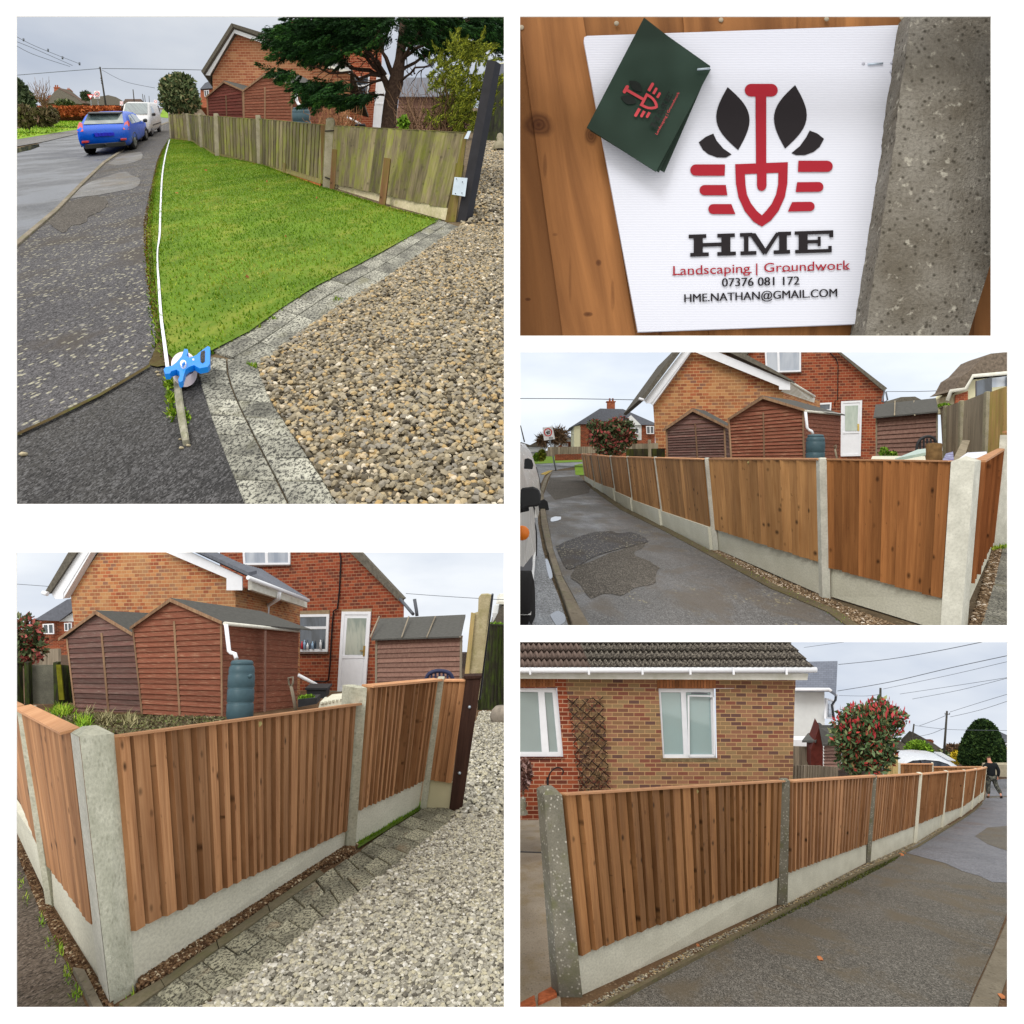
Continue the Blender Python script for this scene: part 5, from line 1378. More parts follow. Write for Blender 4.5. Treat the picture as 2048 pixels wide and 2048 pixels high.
	leaves('foliage', leafmat('brown_hedge', [(0, srgb(70, 48, 34)), (1, srgb(134, 100, 72))]), P_, .3, hg)
	hill_house('edge of a pale house with white window at the far right', [([(2008, 1520), (2030, 1520), (2030, 1484), (2008, 1484)], m_tile_dk)], [([(2006, 1484), (2032, 1484), (2032, 1478), (2006, 1478)], m_slate)], 90, None, wins=(((2011, 1486), (2020, 1486), (2020, 1493), (2011, 1493)),), depth=4)
	wl_ = thing('garden_wall', 'low pale stone garden wall behind the walking man', 'wall', P5.W(2000, 1556, 58))
	mb = MB(); mb.prism([P5.W(1972, 1552, 58), P5.W(2060, 1556, 56), P5.W(2060, 1529, 56), P5.W(1972, 1530, 58)], (0, .5, 0)); mb.build('wall_face', m_conc_old if False else plain('pale_wall', srgb(168, 160, 140), .9, .1, var=.15), wl_)
	# silver car roof above the fence
	c = thing('silver_car', 'silver estate car whose curved roof and dark side glass show above the fence', 'car', P5.W(1860, 1560, 50))
	dc = 50; roofp = [(1792, 1545), (1796, 1533), (1806, 1523), (1822, 1517), (1850, 1515.5), (1880, 1518), (1902, 1524), (1914, 1532), (1922, 1545)]
	mb = MB(); W_ = 1.7
	inner = [(1800, 1545), (1802, 1537), (1812, 1527), (1826, 1521), (1850, 1519.5), (1878, 1522), (1896, 1528), (1906, 1536), (1912, 1545)]
	n = len(roofp)
	off = Vector((0, W_, 0))
	for i in range(n - 1):
		a, b = P5.W(*roofp[i], dc), P5.W(*roofp[i + 1], dc); e, f_ = P5.W(*inner[i], dc - .12), P5.W(*inner[i + 1], dc - .12)
		mb.face([e, f_, b, a], None, .5, True); mb.face([a, b, b + off, a + off], None, .5, True)
	mb.build('roof', m_silver_p, c)
	mb = MB(); mb.prism([P5.W(x, y, dc - .05) for x, y in inner], (0, .05, 0)); mb.build('side_window', m_glass_d, c)
	mb = MB(); mb.prism([P5.W(1848, 1545, dc - .14), P5.W(1851, 1545, dc - .14), P5.W(1841, 1520, dc - .14), P5.W(1839, 1520, dc - .14)], (0, .04, 0)); mb.build('door_pillar', m_black, c)
	mb = MB(); mb.prism([P5.W(1792, 1580, dc - .15), P5.W(1924, 1580, dc - .15), P5.W(1924, 1540, dc - .15), P5.W(1792, 1540, dc - .15)], (0, W_ + .2, 0)); mb.build('body', m_silver_p, c)
	mb = MB(); mb.prism([P5.W(1880, 1516, dc + .6), P5.W(1888, 1519, dc + .6), P5.W(1884, 1515, dc + .6)], (0, .1, 0)); mb.prism([P5.W(1896, 1521, dc), P5.W(1912, 1522.5, dc), P5.W(1911, 1520.5, dc), P5.W(1897, 1519.5, dc)], (0, W_, 0)); mb.build('spoiler', m_silver_p, c)
build_p5()
def make_person():
	"""a man walking away: one skinned body, clothes and hair as children"""
	d = P5.dg(1596.5); foot = P5.G(1985, 1596.5); H = 84.0 * d / F
	t = thing('person', 'man in black jacket and camouflage trousers walking away along the path', 'person', foot)
	U = P5.up; Xv = Vector((1, 0, 0)); Yv = Xv.cross(U) * -1
	Yv = U.cross(Xv); Yv = Yv if Yv.y > 0 else -Yv
	def Q(x, y, z): return (Xv * x + Yv * y + U * z) * (H / 1.78)
	def skin(name, pts, edges, rad, mat, sub_=1):
		me = bpy.data.meshes.new(name); me.from_pydata([tuple(Q(*p)) for p in pts], edges, []); me.materials.append(mat)
		o = bpy.data.objects.new(name, me); COL.objects.link(o)
		m = o.modifiers.new('s', 'SKIN'); m.use_smooth_shade = True
		for i, r in enumerate(rad):
			sv = me.skin_vertices[0].data[i]; r = r if hasattr(r, '__len__') else (r, r); sv.radius = (r[0] * H / 1.78, r[1] * H / 1.78); sv.use_root = i == 0
		m2 = o.modifiers.new('u', 'SUBSURF'); m2.levels = m2.render_levels = sub_
		bpy.context.view_layer.update()
		dg = bpy.context.evaluated_depsgraph_get(); nm = bpy.data.meshes.new_from_object(o.evaluated_get(dg)); nm.materials.clear(); nm.materials.append(mat)
		nm.polygons.foreach_set('use_smooth', [True] * len(nm.polygons))
		if not nm.uv_layers: nm.uv_layers.new(name='UVMap')
		bpy.data.objects.remove(o)
		o = bpy.data.objects.new(name, nm); COL.objects.link(o); o.parent = t; OBJ_PANE[o.name] = P5
		return o
	skinm = plain('skin', srgb(196, 142, 120), .6, .3, var=.05); jk = plain('black_jacket', srgb(30, 33, 36), .85, .2, var=.2); hair = plain('brown_hair', srgb(96, 78, 62), .8, .2, var=.2)
	camo = NT('camouflage_cloth'); cn = camo.noise(9, camo.vec(coord='Object'), 2); m_camo = camo.done(camo.ramp(cn, [(.4, srgb(52, 54, 52)), (.48, srgb(88, 88, 82)), (.56, srgb(60, 62, 58)), (.62, srgb(110, 108, 98))], 'CONSTANT'), .9, .1)
	# joints: pelvis, chest, neck, head; right leg planted left in the picture, left leg trailing with heel up
	pts = [(0, 0, .95), (.0, -.01, 1.12), (0, .0, 1.36), (-.01, .02, 1.5), (-.03, .05, 1.6), (-.04, .07, 1.70),
		   (-.1, .0, .92), (-.13, .06, .5), (-.14, .02, .1), (-.15, .12, .04),
		   (.1, 0, .92), (.17, -.02, .52), (.22, -.28, .2), (.22, -.24, .07),
		   (-.22, .0, 1.4), (-.29, -.03, 1.12), (-.30, .06, .88), (-.3, .1, .8), (.21, .0, 1.4), (.29, -.06, 1.13), (.27, .0, .88), (.26, .03, .8)]
	E = [(0, 1), (1, 2), (2, 3), (3, 4), (4, 5), (0, 6), (6, 7), (7, 8), (8, 9), (0, 10), (10, 11), (11, 12), (12, 13), (2, 14), (14, 15), (15, 16), (16, 17), (2, 18), (18, 19), (19, 20), (20, 21)]
	R = [.09, .1, .11, .055, .085, .07, .07, .05, .04, .035, .07, .05, .04, .035, .05, .035, .03, .028, .05, .035, .03, .028]
	skin('body', pts, E, R, skinm)
	skin('jacket', [(0, 0, .86), (0, -.01, 1.05), (0, -.01, 1.25), (0, .0, 1.4), (0, .01, 1.46), (-.23, 0, 1.38), (-.31, -.03, 1.12), (-.32, .05, .88), (.22, 0, 1.38), (.31, -.06, 1.13), (.29, 0, .88)],
		 [(0, 1), (1, 2), (2, 3), (3, 4), (3, 5), (5, 6), (6, 7), (3, 8), (8, 9), (9, 10)], [(.2, .16), (.2, .15), (.22, .15), (.2, .13), .08, .1, .075, .062, .1, .075, .062], jk)
	skin('trousers', [(0, 0, .93), (-.1, .0, .86), (-.14, .05, .5), (-.15, .02, .15), (.1, 0, .86), (.18, -.02, .52), (.23, -.26, .22)], [(0, 1), (1, 2), (2, 3), (0, 4), (4, 5), (5, 6)], [.15, .125, .1, .085, .125, .1, .085], m_camo)
	skin('hair', [(-.035, .03, 1.64), (-.04, .05, 1.72)], [(0, 1)], [.105, .1], hair)
	boot = plain('dark_boot', srgb(40, 32, 30), .7, .3); tan = plain('tan_boot', srgb(84, 64, 44), .7, .3)
	skin('shoe', [(-.15, -.02, .08), (-.15, .08, .04), (-.16, .17, .035)], [(0, 1), (1, 2)], [.06, .05, .045], tan)
	skin('shoe', [(.23, -.27, .17), (.24, -.26, .08), (.25, -.2, -.02)], [(0, 1), (1, 2)], [.06, .06, .05], boot)
	skin('hand', [(-.32, .06, .84), (-.315, .08, .78), (-.31, .1, .73)], [(0, 1), (1, 2)], [.035, .035, .02], skinm, 1)
	skin('hand', [(.29, .02, .84), (.28, .04, .78), (.27, .06, .73)], [(0, 1), (1, 2)], [.035, .035, .02], skinm, 1)
make_person()
# ================================================================ view 4: the corner from the drive, sheds behind
P4 = setp('drive', (32, 1105, 1008, 2016), (-60, 1066, 1022, 2046), 1300, 1.75, 1.0, up=(0, .06, 1))
def build_p4():
	ground_poly('ground', [(-100, 2044), (1060, 2044), (1060, 1304), (-100, 1304)], m_soil)
	# garden bed, dark path at the lower left, gravel drive on the right
	ground_poly('path', [(-100, 2044), (185, 2044), (150, 1960), (108, 1880), (70, 1790), (30, 1700), (-100, 1500)], m_path4, .004)
	ground_poly('gravel_bed', [(366, 2044), (510, 1948), (614, 1868), (691, 1807), (779, 1745), (846, 1688), (915, 1636), (935, 1560), (960, 1440), (1060, 1400), (1060, 2044)], m_gravbase4, .004)
	pebbles('gravel', m_grav4, [(372, 2040), (510, 1949), (614, 1869), (691, 1808), (779, 1746), (846, 1689), (919, 1632), (1020, 1632), (1020, 2040)], 38000, .031, 1.5, .6, .9, sizevar=(.5, 1.4))
	pebbles('gravel', m_grav4, [(905, 1640), (925, 1600), (950, 1450), (960, 1424), (1020, 1424), (1020, 1640)], 7000, .06, 2.2, .6, .6)
	# concrete blocks of the drive edging, one prism each
	inner = [(330, 2046), (372, 2018), (510, 1947), (614, 1867), (691, 1806), (779, 1744), (846, 1687), (909, 1643), (925, 1628)]
	outer = [(222, 2046), (322, 1974), (434, 1897), (536, 1824), (652, 1744), (717, 1703), (769, 1664), (839, 1622), (866, 1604)]
	Gi, Go = [P4.G(*q, .02) for q in inner], [P4.G(*q, .02) for q in outer]
	def along(L, t):
		t *= len(L) - 1; i = min(int(t), len(L) - 2); return L[i].lerp(L[i + 1], t - i)
	N = 19
	ys = np.linspace(0, 1, N + 1) ** 1.0
	blocks = [m_paver4]
	for i in range(N):
		a, b = ys[i], ys[i + 1]
		for lo, hi in ((0, .46), (.47, 1.0)):
			sh = .012 if lo else 0
			a2, b2 = min(1, a + sh + .0015), min(1, b + sh - .0015)
			q = [along(Go, a2).lerp(along(Gi, a2), lo), along(Go, a2).lerp(along(Gi, a2), hi), along(Go, b2).lerp(along(Gi, b2), hi), along(Go, b2).lerp(along(Gi, b2), lo)]
			q = [v + P4.n * random.uniform(-.004, .004) for v in q]
			mb = MB(); r = random.random(); ox = random.random() * 9
			mb.prism(q, -P4.n * .07, [(guv(v)[0] + ox, guv(v)[1]) for v in q], r)
			tag(mb.build('paving_block', m_paver4, bevel=.006), 'lichen covered concrete blocks edging the pale gravel drive', 'paving block', 'edging blocks along the pale gravel drive')
	# mossy kerb line and crumbly soil between fence and blocks
	mb = MB(); e0 = [(238, 2006), (322, 1958), (434, 1880), (536, 1808), (640, 1738)]; e1 = [(262, 2020), (330, 1972), (438, 1895), (541, 1822), (650, 1745)]
	for i in range(len(e0) - 1):
		A = [P4.G(*e0[i], .03), P4.G(*e1[i], .03), P4.G(*e1[i + 1], .03).lerp(P4.G(*e1[i], .03), .02), P4.G(*e0[i + 1], .03).lerp(P4.G(*e0[i], .03), .02)]
		mb.prism(A, -P4.n * .06, [guv(v) for v in A])
	tag(mb.build('edging', concrete('edging_mossy', srgb(100, 94, 76), srgb(120, 112, 92), fine=50, moss=srgb(92, 92, 56), sc=4)), 'mossy low edging strip between the gravel board and the lichen blocks', 'edging')
	m_clod = leafmat('clods', [(0, srgb(62, 46, 34)), (.6, srgb(102, 78, 58)), (.9, srgb(132, 108, 82)), (1, srgb(190, 176, 150))], .95, .1)
	pebbles('loose_soil', m_clod, [(274, 1990), (330, 1964), (640, 1742), (705, 1712), (716, 1698), (690, 1696), (640, 1722), (480, 1836), (278, 1968)], 22000, .019, 1.5, .7, 2.4)
	pebbles('grit', m_clod, [(198, 2000), (232, 2030), (226, 2016), (198, 1976), (100, 1818), (34, 1664), (28, 1690), (80, 1820), (140, 1920)], 8000, .019, 1.5, .6, .9)
	mb = MB(); A = [P4.G(200, 2040, .03), P4.G(218, 2036, .03), P4.G(168, 1938, .03), P4.G(146, 1934, .03)]; mb.prism(A, -P4.n * .06, [guv(v) for v in A])
	tag(mb.build('kerb_stone', m_kerb), 'broken brown kerb stone in the soil left of the pale corner post', 'kerb')
	for x, y, n in ((40, 1768, 60), (52, 1800, 50), (84, 1840, 70), (100, 1886, 60), (118, 1900, 90), (134, 1948, 60), (152, 1990, 90), (262, 2006, 50), (136, 1962, 30)):
		Q = np.array([tuple(P4.G(x + rng.normal(0, 5), y + rng.normal(0, 9))) for _ in range(n // 2)])
		tag(blades('weed_tuft', m_grass, None, n // 2, .028, .006, 1.3, None, None, Q, False), 'small green weed tufts in the soil beside the street side fence foot', 'weed', 'weeds along the fence foot')
	ground_poly('grass_verge', [(716, 1696), (838, 1620), (860, 1604), (846, 1602), (712, 1680)], m_lawn_base1, .03)
	blades('grass', m_grass, [(712, 1698), (838, 1622), (838, 1612), (712, 1684)], 5200, .05, .012, .9)
	# ---- fence: corner post, drive run, street run
	t = thing('garden_fence', 'new orange brown board fence turning round a thick pale rough concrete corner post', 'fence', P4.G(225, 2012))
	dC = P4.dg(2012)
	# corner post with smooth left face and rough front face
	def corner():
		A, B, C = P4.G(221, 2013), P4.G(272, 1982), P4.G(199, 1966)
		dA, dB, dCc = A.y, B.y, C.y
		tA, tB, tC = P4.W(159, 1474, dA), P4.W(228, 1467, dB), P4.W(141, 1465, dCc)
		bk = B + (C - A); tb = tB + (tC - tA)
		up = (tA - A).normalized(); cr = up * .035
		mb = MB(); h = 1.35
		mb.face([A, B, tB, tA], [(0, 0), (.3, 0), (.3, h), (0, h)], .5); mb.face([B, bk, tb, tB], None, .5)
		cen = (tA + tB + tC + tb) / 4; inn = [q.lerp(cen, .6) + cr for q in (tA, tB, tb, tC)]; o4 = [tA, tB, tb, tC]
		for i in range(4): mb.face([o4[i], o4[(i + 1) % 4], inn[(i + 1) % 4], inn[i]], None, .5)
		mb.face(inn, None, .5)
		mb.build('post', m_conc_post, t)['label'] = 'thick pale corner post with a rough cast face'
		mb = MB(); n = (B - A).cross(up).normalized(); n = n if n.y < 0 else -n
		e = (A - B).normalized() * .004
		mb.face([C + e, A + e, tA + e, tC + e], [(0, 0), (.25, 0), (.25, h), (0, h)], .5); o = mb.build('post_side', m_conc_smooth, t)
		return dA, dB, dCc
	dA, dB, dCc = corner()
	d2, d3, d4 = P4.dg(1702), P4.dg(1621), P4.dg(1621)
	# drive run
	bay(t, (228, 1475, 263, 1862), (711, 1411, 693, 1661), dB, d2, 24, m_wood_new, t0=.014, t1=.032, cap=m_cap, cap_px=4.5, capd=.06, gap=.15)
	gboard(t, (262, 1860, 271, 1970), (694, 1659, 691, 1704), dB + .02, d2 + .02, m_conc_new)
	post(t, (713, 734, 1376), (692, 710, 1703), d2, m_conc_post, .2, crown=.15, dir=(-1.0, .9, 0), label='pale square post standing taller than the panels beside it')
	bay(t, (734, 1374, 716, 1620), (875, 1361, 847, 1560), d2 + .05, d3, 17, m_wood_new, t0=.014, t1=.036, cap=m_cap, cap_px=4, capd=.06, gap=.2)
	gboard(t, (716, 1618, 710, 1688), (848, 1558, 839, 1618), d2 + .07, d3 + .02, m_conc_new)
	post(t, (875, 888, 1357), (839, 852, 1621), d3, m_conc_post, .12, crown=.1)
	bay(t, (888, 1362, 859, 1559), (931, 1362, 903, 1566), d3 + .05, d4, 4, m_wood_new, cap=m_cap, cap_px=3)
	gboard(t, (859, 1558, 851, 1616), (904, 1566, 899, 1621), d3 + .06, d4 + .02, plain('cream_board', srgb(206, 200, 168), .9, .1, var=.04))
	post(t, (930, 962, 1358), (898, 924, 1620), d4, m_gatepost, .12, crown=0, label='dark brown stained timber gate post')
	mb = MB(); mb.box(P4.W(927, 1358, d4 - .02), P4.W(963, 1357, d4 - .02) - P4.W(927, 1358, d4 - .02), (0, .16, 0), (0, 0, .03)); mb.build('post_cap', m_gatepost, t)
	for x, y in ((939, 1414), (919, 1546)):
		mb = MB(); mb.lathe(P4.W(x, y, d4 - .0), (0, -1, 0), [(.017, 0), (.017, .01), (.008, .022), (0, .024)], 10); mb.build('bolt', m_galv, t)
	# street run to the left
	dL = P4.dg(1814)
	bay(t, (46, 1417, 98, 1731), (141, 1465, 184, 1850), dL, dCc - .02, 14, m_wood_new, t0=.003, t1=.012, cap=m_cap, cap_px=5, capd=.05)
	gboard(t, (98, 1730, 104, 1812), (184, 1848, 199, 1972), dL + .02, dCc, m_conc_new)
	post(t, (33, 45, 1418), (92, 104, 1814), dL, m_conc_post, .12, crown=.05, dir=(.3, 1, 0))
	dLL = dL * 1.35
	bay(t, (-40, 1380, 0, 1500), (33, 1418, 78, 1695), dLL * 1.1, dL + .05, 12, m_wood_new, t0=.003, t1=.01, cap=m_cap, cap_px=4, capd=.05)
	gboard(t, (-10, 1560, 10, 1620), (76, 1693, 93, 1800), dLL * 1.1, dL + .05, m_conc_new)
	mb = MB(); mb.lathe(P4.W(516, 1449, 1 / (.404 / dB + .596 / d2) - .035), (0, -1, 0), [(.02, -.03), (.02, .003), (0, .004)], 14); mb.build('maker_disc', m_disc, t)
	# ---- sheds
	s1 = (shed1[1], shed1[1], shed1[2], shed1[3], shed1[4])
	shed('small weathered plum red shed with peeling lapped boards left of the larger red shed', s1, ((135, 1277), (272, 1268), (286, 1433), (152, 1424)), (124, 1275), (198, 1222), (271, 1265), None, (300, 1226), (300, 1270), d=26, d2=30, nb=15, strip=((203, 1266), (217, 1425), 4), trim_w=6, df=25.5)
	sh, fr = shed('large brick red lapped shed with grey felt roof beside the green water butt', shed1, ((266, 1254), (443, 1243), (445, 1438), (285, 1427)), (264, 1253), (344, 1197), (447, 1242), ((597, 1262), (593, 1422)), (522, 1222), (624, 1259), d=24, d2=28, nb=17, strip=((347, 1242), (359, 1434), 4), side_n=15, trim_w=6)
	mb = MB(); mb.prism([fr.pt(285, 1427, -.05), fr.pt(445, 1438, -.05), fr.pt(440, 1475, -.05), fr.pt(285, 1470, -.05)], (0, .3, 0)); mb.build('plinth', m_black, sh)
	mb = MB(); mb.prism([P4.W(528, 1262, 25.7), P4.W(531, 1262, 25.7), P4.W(530, 1430, 25.7), P4.W(527, 1430, 25.7)], (0, .1, 0)); mb.build('trim', shed1[2], sh)
	mb = MB(); pb = lambda *q: [P4.W(x, y, z) for x, y, z in q]
	mb.tube(pb((449, 1247, 23.7), (598, 1262, 27.8)), .05, 10); mb.build('gutter', m_upvc_dirty, sh)
	mb = MB(); mb.tube(pb((452, 1249, 23.6), (458, 1302, 23.4), (463, 1306, 23.3), (470, 1308, 23.2), (473, 1318, 23.1)), .055, 10); mb.build('downpipe', m_upvc, sh)
	butt('tall dark green ribbed water butt under the white downpipe of the red shed', 452, 506, 1319, 1440, 22.0)
	mb = MB(); mb.lathe(P4.W(501, 1352, 21.9), (0, -1, 0), [(.05, 0), (.05, .08), (0, .08)], 10); mb.build('diverter', m_plastic_green, bpy.data.objects['water_butt'])
	b = thing('garden_shed', 'low brown weathered shed with battened grey felt roof right of the white door', 'shed', P4.W(840, 1380, 30))
	fb = Facade((753, 1370), 30, (927, 1370), 29, 1)
	mb = MB(); lap_wall(mb, fb, [(753, 1279), (926, 1271), (922, 1372), (751, 1372)], 10); mb.build('front_wall', shed1[2], b)
	mb = MB(); mb.prism([fb.pt(749, 1277, .25), fb.pt(928, 1271, .25), P4.W(931, 1229, 31.5), P4.W(759, 1237, 32.5)], (0, 0, -.05)); mb.build('roof', shed1[3], b)
	for x0, x1 in ((811, 818), (861, 871), (927, 930), (749, 759)):
		mb = MB(); mb.prism([fb.pt(x0 - 1, 1272, .3), fb.pt(x0 + 1.5, 1272, .3), P4.W(x1 + 1, 1232, 31.5), P4.W(x1 - 1.5, 1232, 31.5)], (0, 0, -.03)); mb.build('roof_batten', m_wood_grey, b)
	for x0 in (752, 921):
		mb = MB(); fb.poly(mb, [(x0, 1278 if x0 < 800 else 1272), (x0 + 4, 1278 if x0 < 800 else 1272), (x0 + 3, 1372), (x0 - 1, 1372)], .05, .05); mb.build('trim', m_wood_grey, b)
	# ---- bungalow gable (buff/multi brick) with white barge boards
	h = thing('brick_house', 'brick bungalow gable with white barge boards and grey slate roof behind the sheds', 'house', P4.W(300, 1420, 33))
	g = Facade((148, 1300), 33, (471, 1300), 31, 12.6, 7.1)
	mb = MB(); g.poly(mb, [(141, 1186), (148, 1250), (158, 1440), (471, 1440), (471, 1178), (465, 1152), (340, 1080), (215, 1080)]);
	A, B = g.pt(471, 1440), g.pt(471, 1172)
	C_, D_ = P4.W(600, 1440, 36), P4.W(600, 1200, 36)
	mb.face([A, C_, D_, B], [(0, 0), (5, 0), (5, 4), (0, 4)]); mb.build('wall', m_brick4, h)
	mb = MB()
	g.poly(mb, [(118, 1187), (125, 1197), (141, 1197), (141, 1186), (206, 1080), (184, 1080)], .35, .05)
	mb.build('barge_board', m_upvc, h); mb = MB()
	g.poly(mb, [(327, 1080), (343, 1104), (465, 1156), (465, 1180), (496, 1180), (496, 1153), (392, 1104), (345, 1080)], .35, .05)
	mb.build('barge_board', m_upvc, h); mb = MB()
	g.poly(mb, [(141, 1196), (141, 1186), (206, 1080), (209, 1080), (144, 1190)], .32, .3)
	mb.build('barge_board', m_upvc, h)
	mb = MB()
	mb.prism([g.pt(111, 1183, .5), g.pt(120, 1187, .5), g.pt(191, 1080, .5), g.pt(172, 1080, .5)], (0, 5, 0));
	mb.build('roof', m_tile_dk, h)
	mb = MB();
	for i in range(26):
		a, b_ = i / 26, (i + 1) / 26
		e0, e1 = P4.W(496, 1154, 30.6), P4.W(616, 1198, 35); r0, r1 = P4.W(380, 1100, 31), P4.W(524, 1140, 36.5)
		p0, p1, q0, q1 = e0.lerp(e1, a), e0.lerp(e1, b_), r0.lerp(r1, a), r0.lerp(r1, b_)
		z = Vector((0, 0, .04 * math.sin(i * 1.7))) ; w = Vector((0, 0, .05))
		mid0, mid1 = p0.lerp(p1, .5) + w, q0.lerp(q1, .5) + w
		mb.face([p0, mid0, mid1, q0]); mb.face([mid0, p1, q1, mid1])
	mb.build('roof', m_slate, h)
	mb = MB()
	for i in range(20):
		e0, e1 = P4.W(340, 1080, 31.2), P4.W(498, 1153, 30.4); a, b_ = i / 20, (i + .97) / 20
		mb.prism([e0.lerp(e1, a) + Vector((0, -.05, .02)), e0.lerp(e1, b_) + Vector((0, -.05, .02)), e0.lerp(e1, b_) + Vector((0, -.05, .14)), e0.lerp(e1, a) + Vector((0, -.05, .14))], (0, 1, 0))
	mb.build('verge_tiles', m_slate, h)
	mb = MB(); mb.tube([P4.W(496, 1155, 30.3), P4.W(616, 1201, 34.6)], .075, 10); mb.build('gutter', m_upvc, h)
	mb = MB(); mb.prism([P4.W(496, 1158, 30.6), P4.W(608, 1202, 34.9), P4.W(608, 1216, 34.9), P4.W(496, 1180, 30.6)], (.1, .1, 0)); mb.build('fascia', m_upvc_dirty, h)
	mb = MB(); mb.tube([P4.W(559, 1185, 32.4), P4.W(557, 1198, 32.5), P4.W(536, 1211, 33.4), P4.W(535, 1228, 33.4)], .07, 8); mb.build('downpipe', m_upvc, h)
	mb = MB(); mb.tube([g.pt(111, 1184, .6), g.pt(121, 1187, .6)], .08, 8); mb.build('gutter_end', m_upvc, h)
	# ---- taller red brick wing
	r = thing('brick_house', 'taller red brick house wing with white back door and kitchen window', 'house', P4.W(700, 1400, 38))
	f = Facade((600, 1381), 39, (810, 1381), 37, 11.8, 6.3)
	mb = MB(); f.poly(mb, [(440, 1400), (806, 1400), (808, 1196), (702, 1080), (440, 1080)]); mb.build('wall', m_brick4r, r)
	mb = MB(); f.poly(mb, [(690, 1080), (694, 1091), (806, 1202), (815, 1196), (706, 1080)], .3, .2); mb.build('roof', m_tile_dk, r)
	for i in range(8):
		pass
	f.window(r, ((594, 1229), (660, 1228), (657, 1303), (598, 1303)), (m_upvc, m_glass_d), (), ((.36, 0, 1),), 5, .08, sill=4, sill_mat=m_tile_clean)
	mb = MB(); f.poly(mb, [(592, 1222), (660, 1220), (660, 1228), (592, 1229)], .04, .05); f.poly(mb, [(684, 1219), (744, 1217), (744, 1223), (684, 1224)], .04, .05); mb.build('lintel', plain('stone_lintel', srgb(146, 128, 104), .9, .1, var=.15), r)
	f.window(r, ((486, 1080), (582, 1080), (582, 1129), (489, 1130)), (m_upvc, m_glass_b), (.5,), (), 4, .08, sill=3, sill_mat=m_tile_clean)
	dr = f.window(r, ((686, 1223), (744, 1223), (733, 1381), (677, 1382)), (m_upvc, m_upvc), (), ((.57, 0, 1),), 6, .1, name='door')
	mb = MB(); f.poly(mb, [(697, 1236), (735, 1236), (730, 1309), (692, 1309)], .09, .02); sub(mb, 'pane', glassm('obscured_glass', srgb(140, 152, 146), c2=srgb(176, 182, 172), sc=4), dr)
	mb = MB(); f.poly(mb, [(691, 1318), (729, 1318), (725, 1373), (688, 1373)], .085, .02); sub(mb, 'lower_panel', m_upvc, dr)
	mb = MB(); f.poly(mb, [(730, 1291), (733.5, 1291), (732, 1312), (729, 1312)], .13, .02); f.poly(mb, [(724, 1300), (731, 1300), (731, 1302), (724, 1302)], .17, .02); sub(mb, 'handle', plain('brass', srgb(190, 160, 90), .3, .5, .6), dr)
	mb = MB(); f.poly(mb, [(660, 1382), (740, 1382), (736, 1397), (660, 1397)], .6, .6); mb.build('doorstep', m_conc_old, r)
	# pipes and cable on the red wall
	mb = MB(); mb.tube([f.pt(x, y, .08) for x, y in ((681, 1104), (684, 1118), (681, 1180), (677, 1217), (669, 1222), (666, 1260), (662, 1330), (659, 1360), (652, 1363), (630, 1362))], .035, 6); mb.build('soil_pipe', m_rope, r)
	mb = MB(); mb.tube([f.pt(808, 1198, .3), P4.W(826, 1228, 35.5)], .07, 8); mb.tube([P4.W(829, 1198, 35.4), P4.W(833, 1222, 35.4), P4.W(834, 1232, 35.4)], .07, 8); mb.build('gutter', m_grey_p, r)
	# bottles on the kitchen sill, each one by itself
	for i, (x, c_) in enumerate(((601, 0), (608, 1), (613, 2), (619, 0), (629, 2), (645, 0))):
		mt = [m_upvc, plain('red_bottle', srgb(190, 60, 70), .4, .4), plain('pale_blue_bottle', srgb(150, 180, 210), .4, .4)][c_]
		hgt = (1297 - (1284 - (i % 3) * 3)) * 38 / F
		mb = MB(); mb.lathe(f.pt(x, 1298, .14), (0, 0, 1), [(.0, 0), (.05, 0), (.05, hgt * .7), (.025, hgt * .8), (.025, hgt), (0, hgt)], 10)
		tag(mb.build('bottle', mt), ['white bottle', 'red bottle', 'pale blue bottle'][c_] + ' on the kitchen window sill, %s from the left' % ['first', 'second', 'third', 'fourth', 'fifth', 'last'][i], 'bottle', 'bottles on the kitchen sill')
	# spade handle, white rail, black trough, potted plants, garden bench slats, plastic chair
	s = thing('garden_spade', 'old wooden garden spade handle leaning at the corner of the red shed', 'spade', P4.W(590, 1421, 22.5))
	mb = MB(); q = lambda x, y: P4.W(x, y, 22.5); mb.tube([q(582, 1372), q(587, 1395), q(592, 1424)], [.04, .04, .045], 8); mb.build('shaft', m_wood_grey, s)
	mb = MB(); mb.tube([q(582, 1374), q(578, 1368), q(577, 1356), q(586, 1354), q(586, 1366), q(583, 1374)], .028, 6); mb.build('handle', m_wood_grey, s)
	mb = MB(); mb.tube([P4.W(596, 1350, 30), P4.W(641, 1374, 30)], .06, 8); tag(mb.build('handrail', m_upvc), 'short white rail sloping down beside the kitchen wall', 'rail')
	tr = thing('planter_trough', 'black plastic planter trough on the ground in front of the kitchen window', 'planter', P4.W(630, 1398, 27))
	mb = MB(); k = P4.W(613, 1398, 27); mb.prism([P4.W(616, 1397, 27), P4.W(650, 1397, 27), P4.W(653, 1378, 27), P4.W(612, 1378, 27)], (0, .6, 0)); mb.prism([P4.W(610, 1380, 26.95), P4.W(655, 1380, 26.95), P4.W(655, 1376, 26.95), P4.W(610, 1376, 26.95)], (0, .7, 0)); mb.build('tub', m_plastic_dk, tr)
	pp = thing('potted_plants', 'low tray of green leafy pot plants beside the spade', 'pot plants', P4.W(614, 1412, 24))
	mb = MB(); mb.prism([P4.W(596, 1415, 24), P4.W(633, 1408, 24), P4.W(633, 1396, 24), P4.W(596, 1399, 24)], (0, .5, 0)); mb.build('tray', m_plastic_dk, pp)
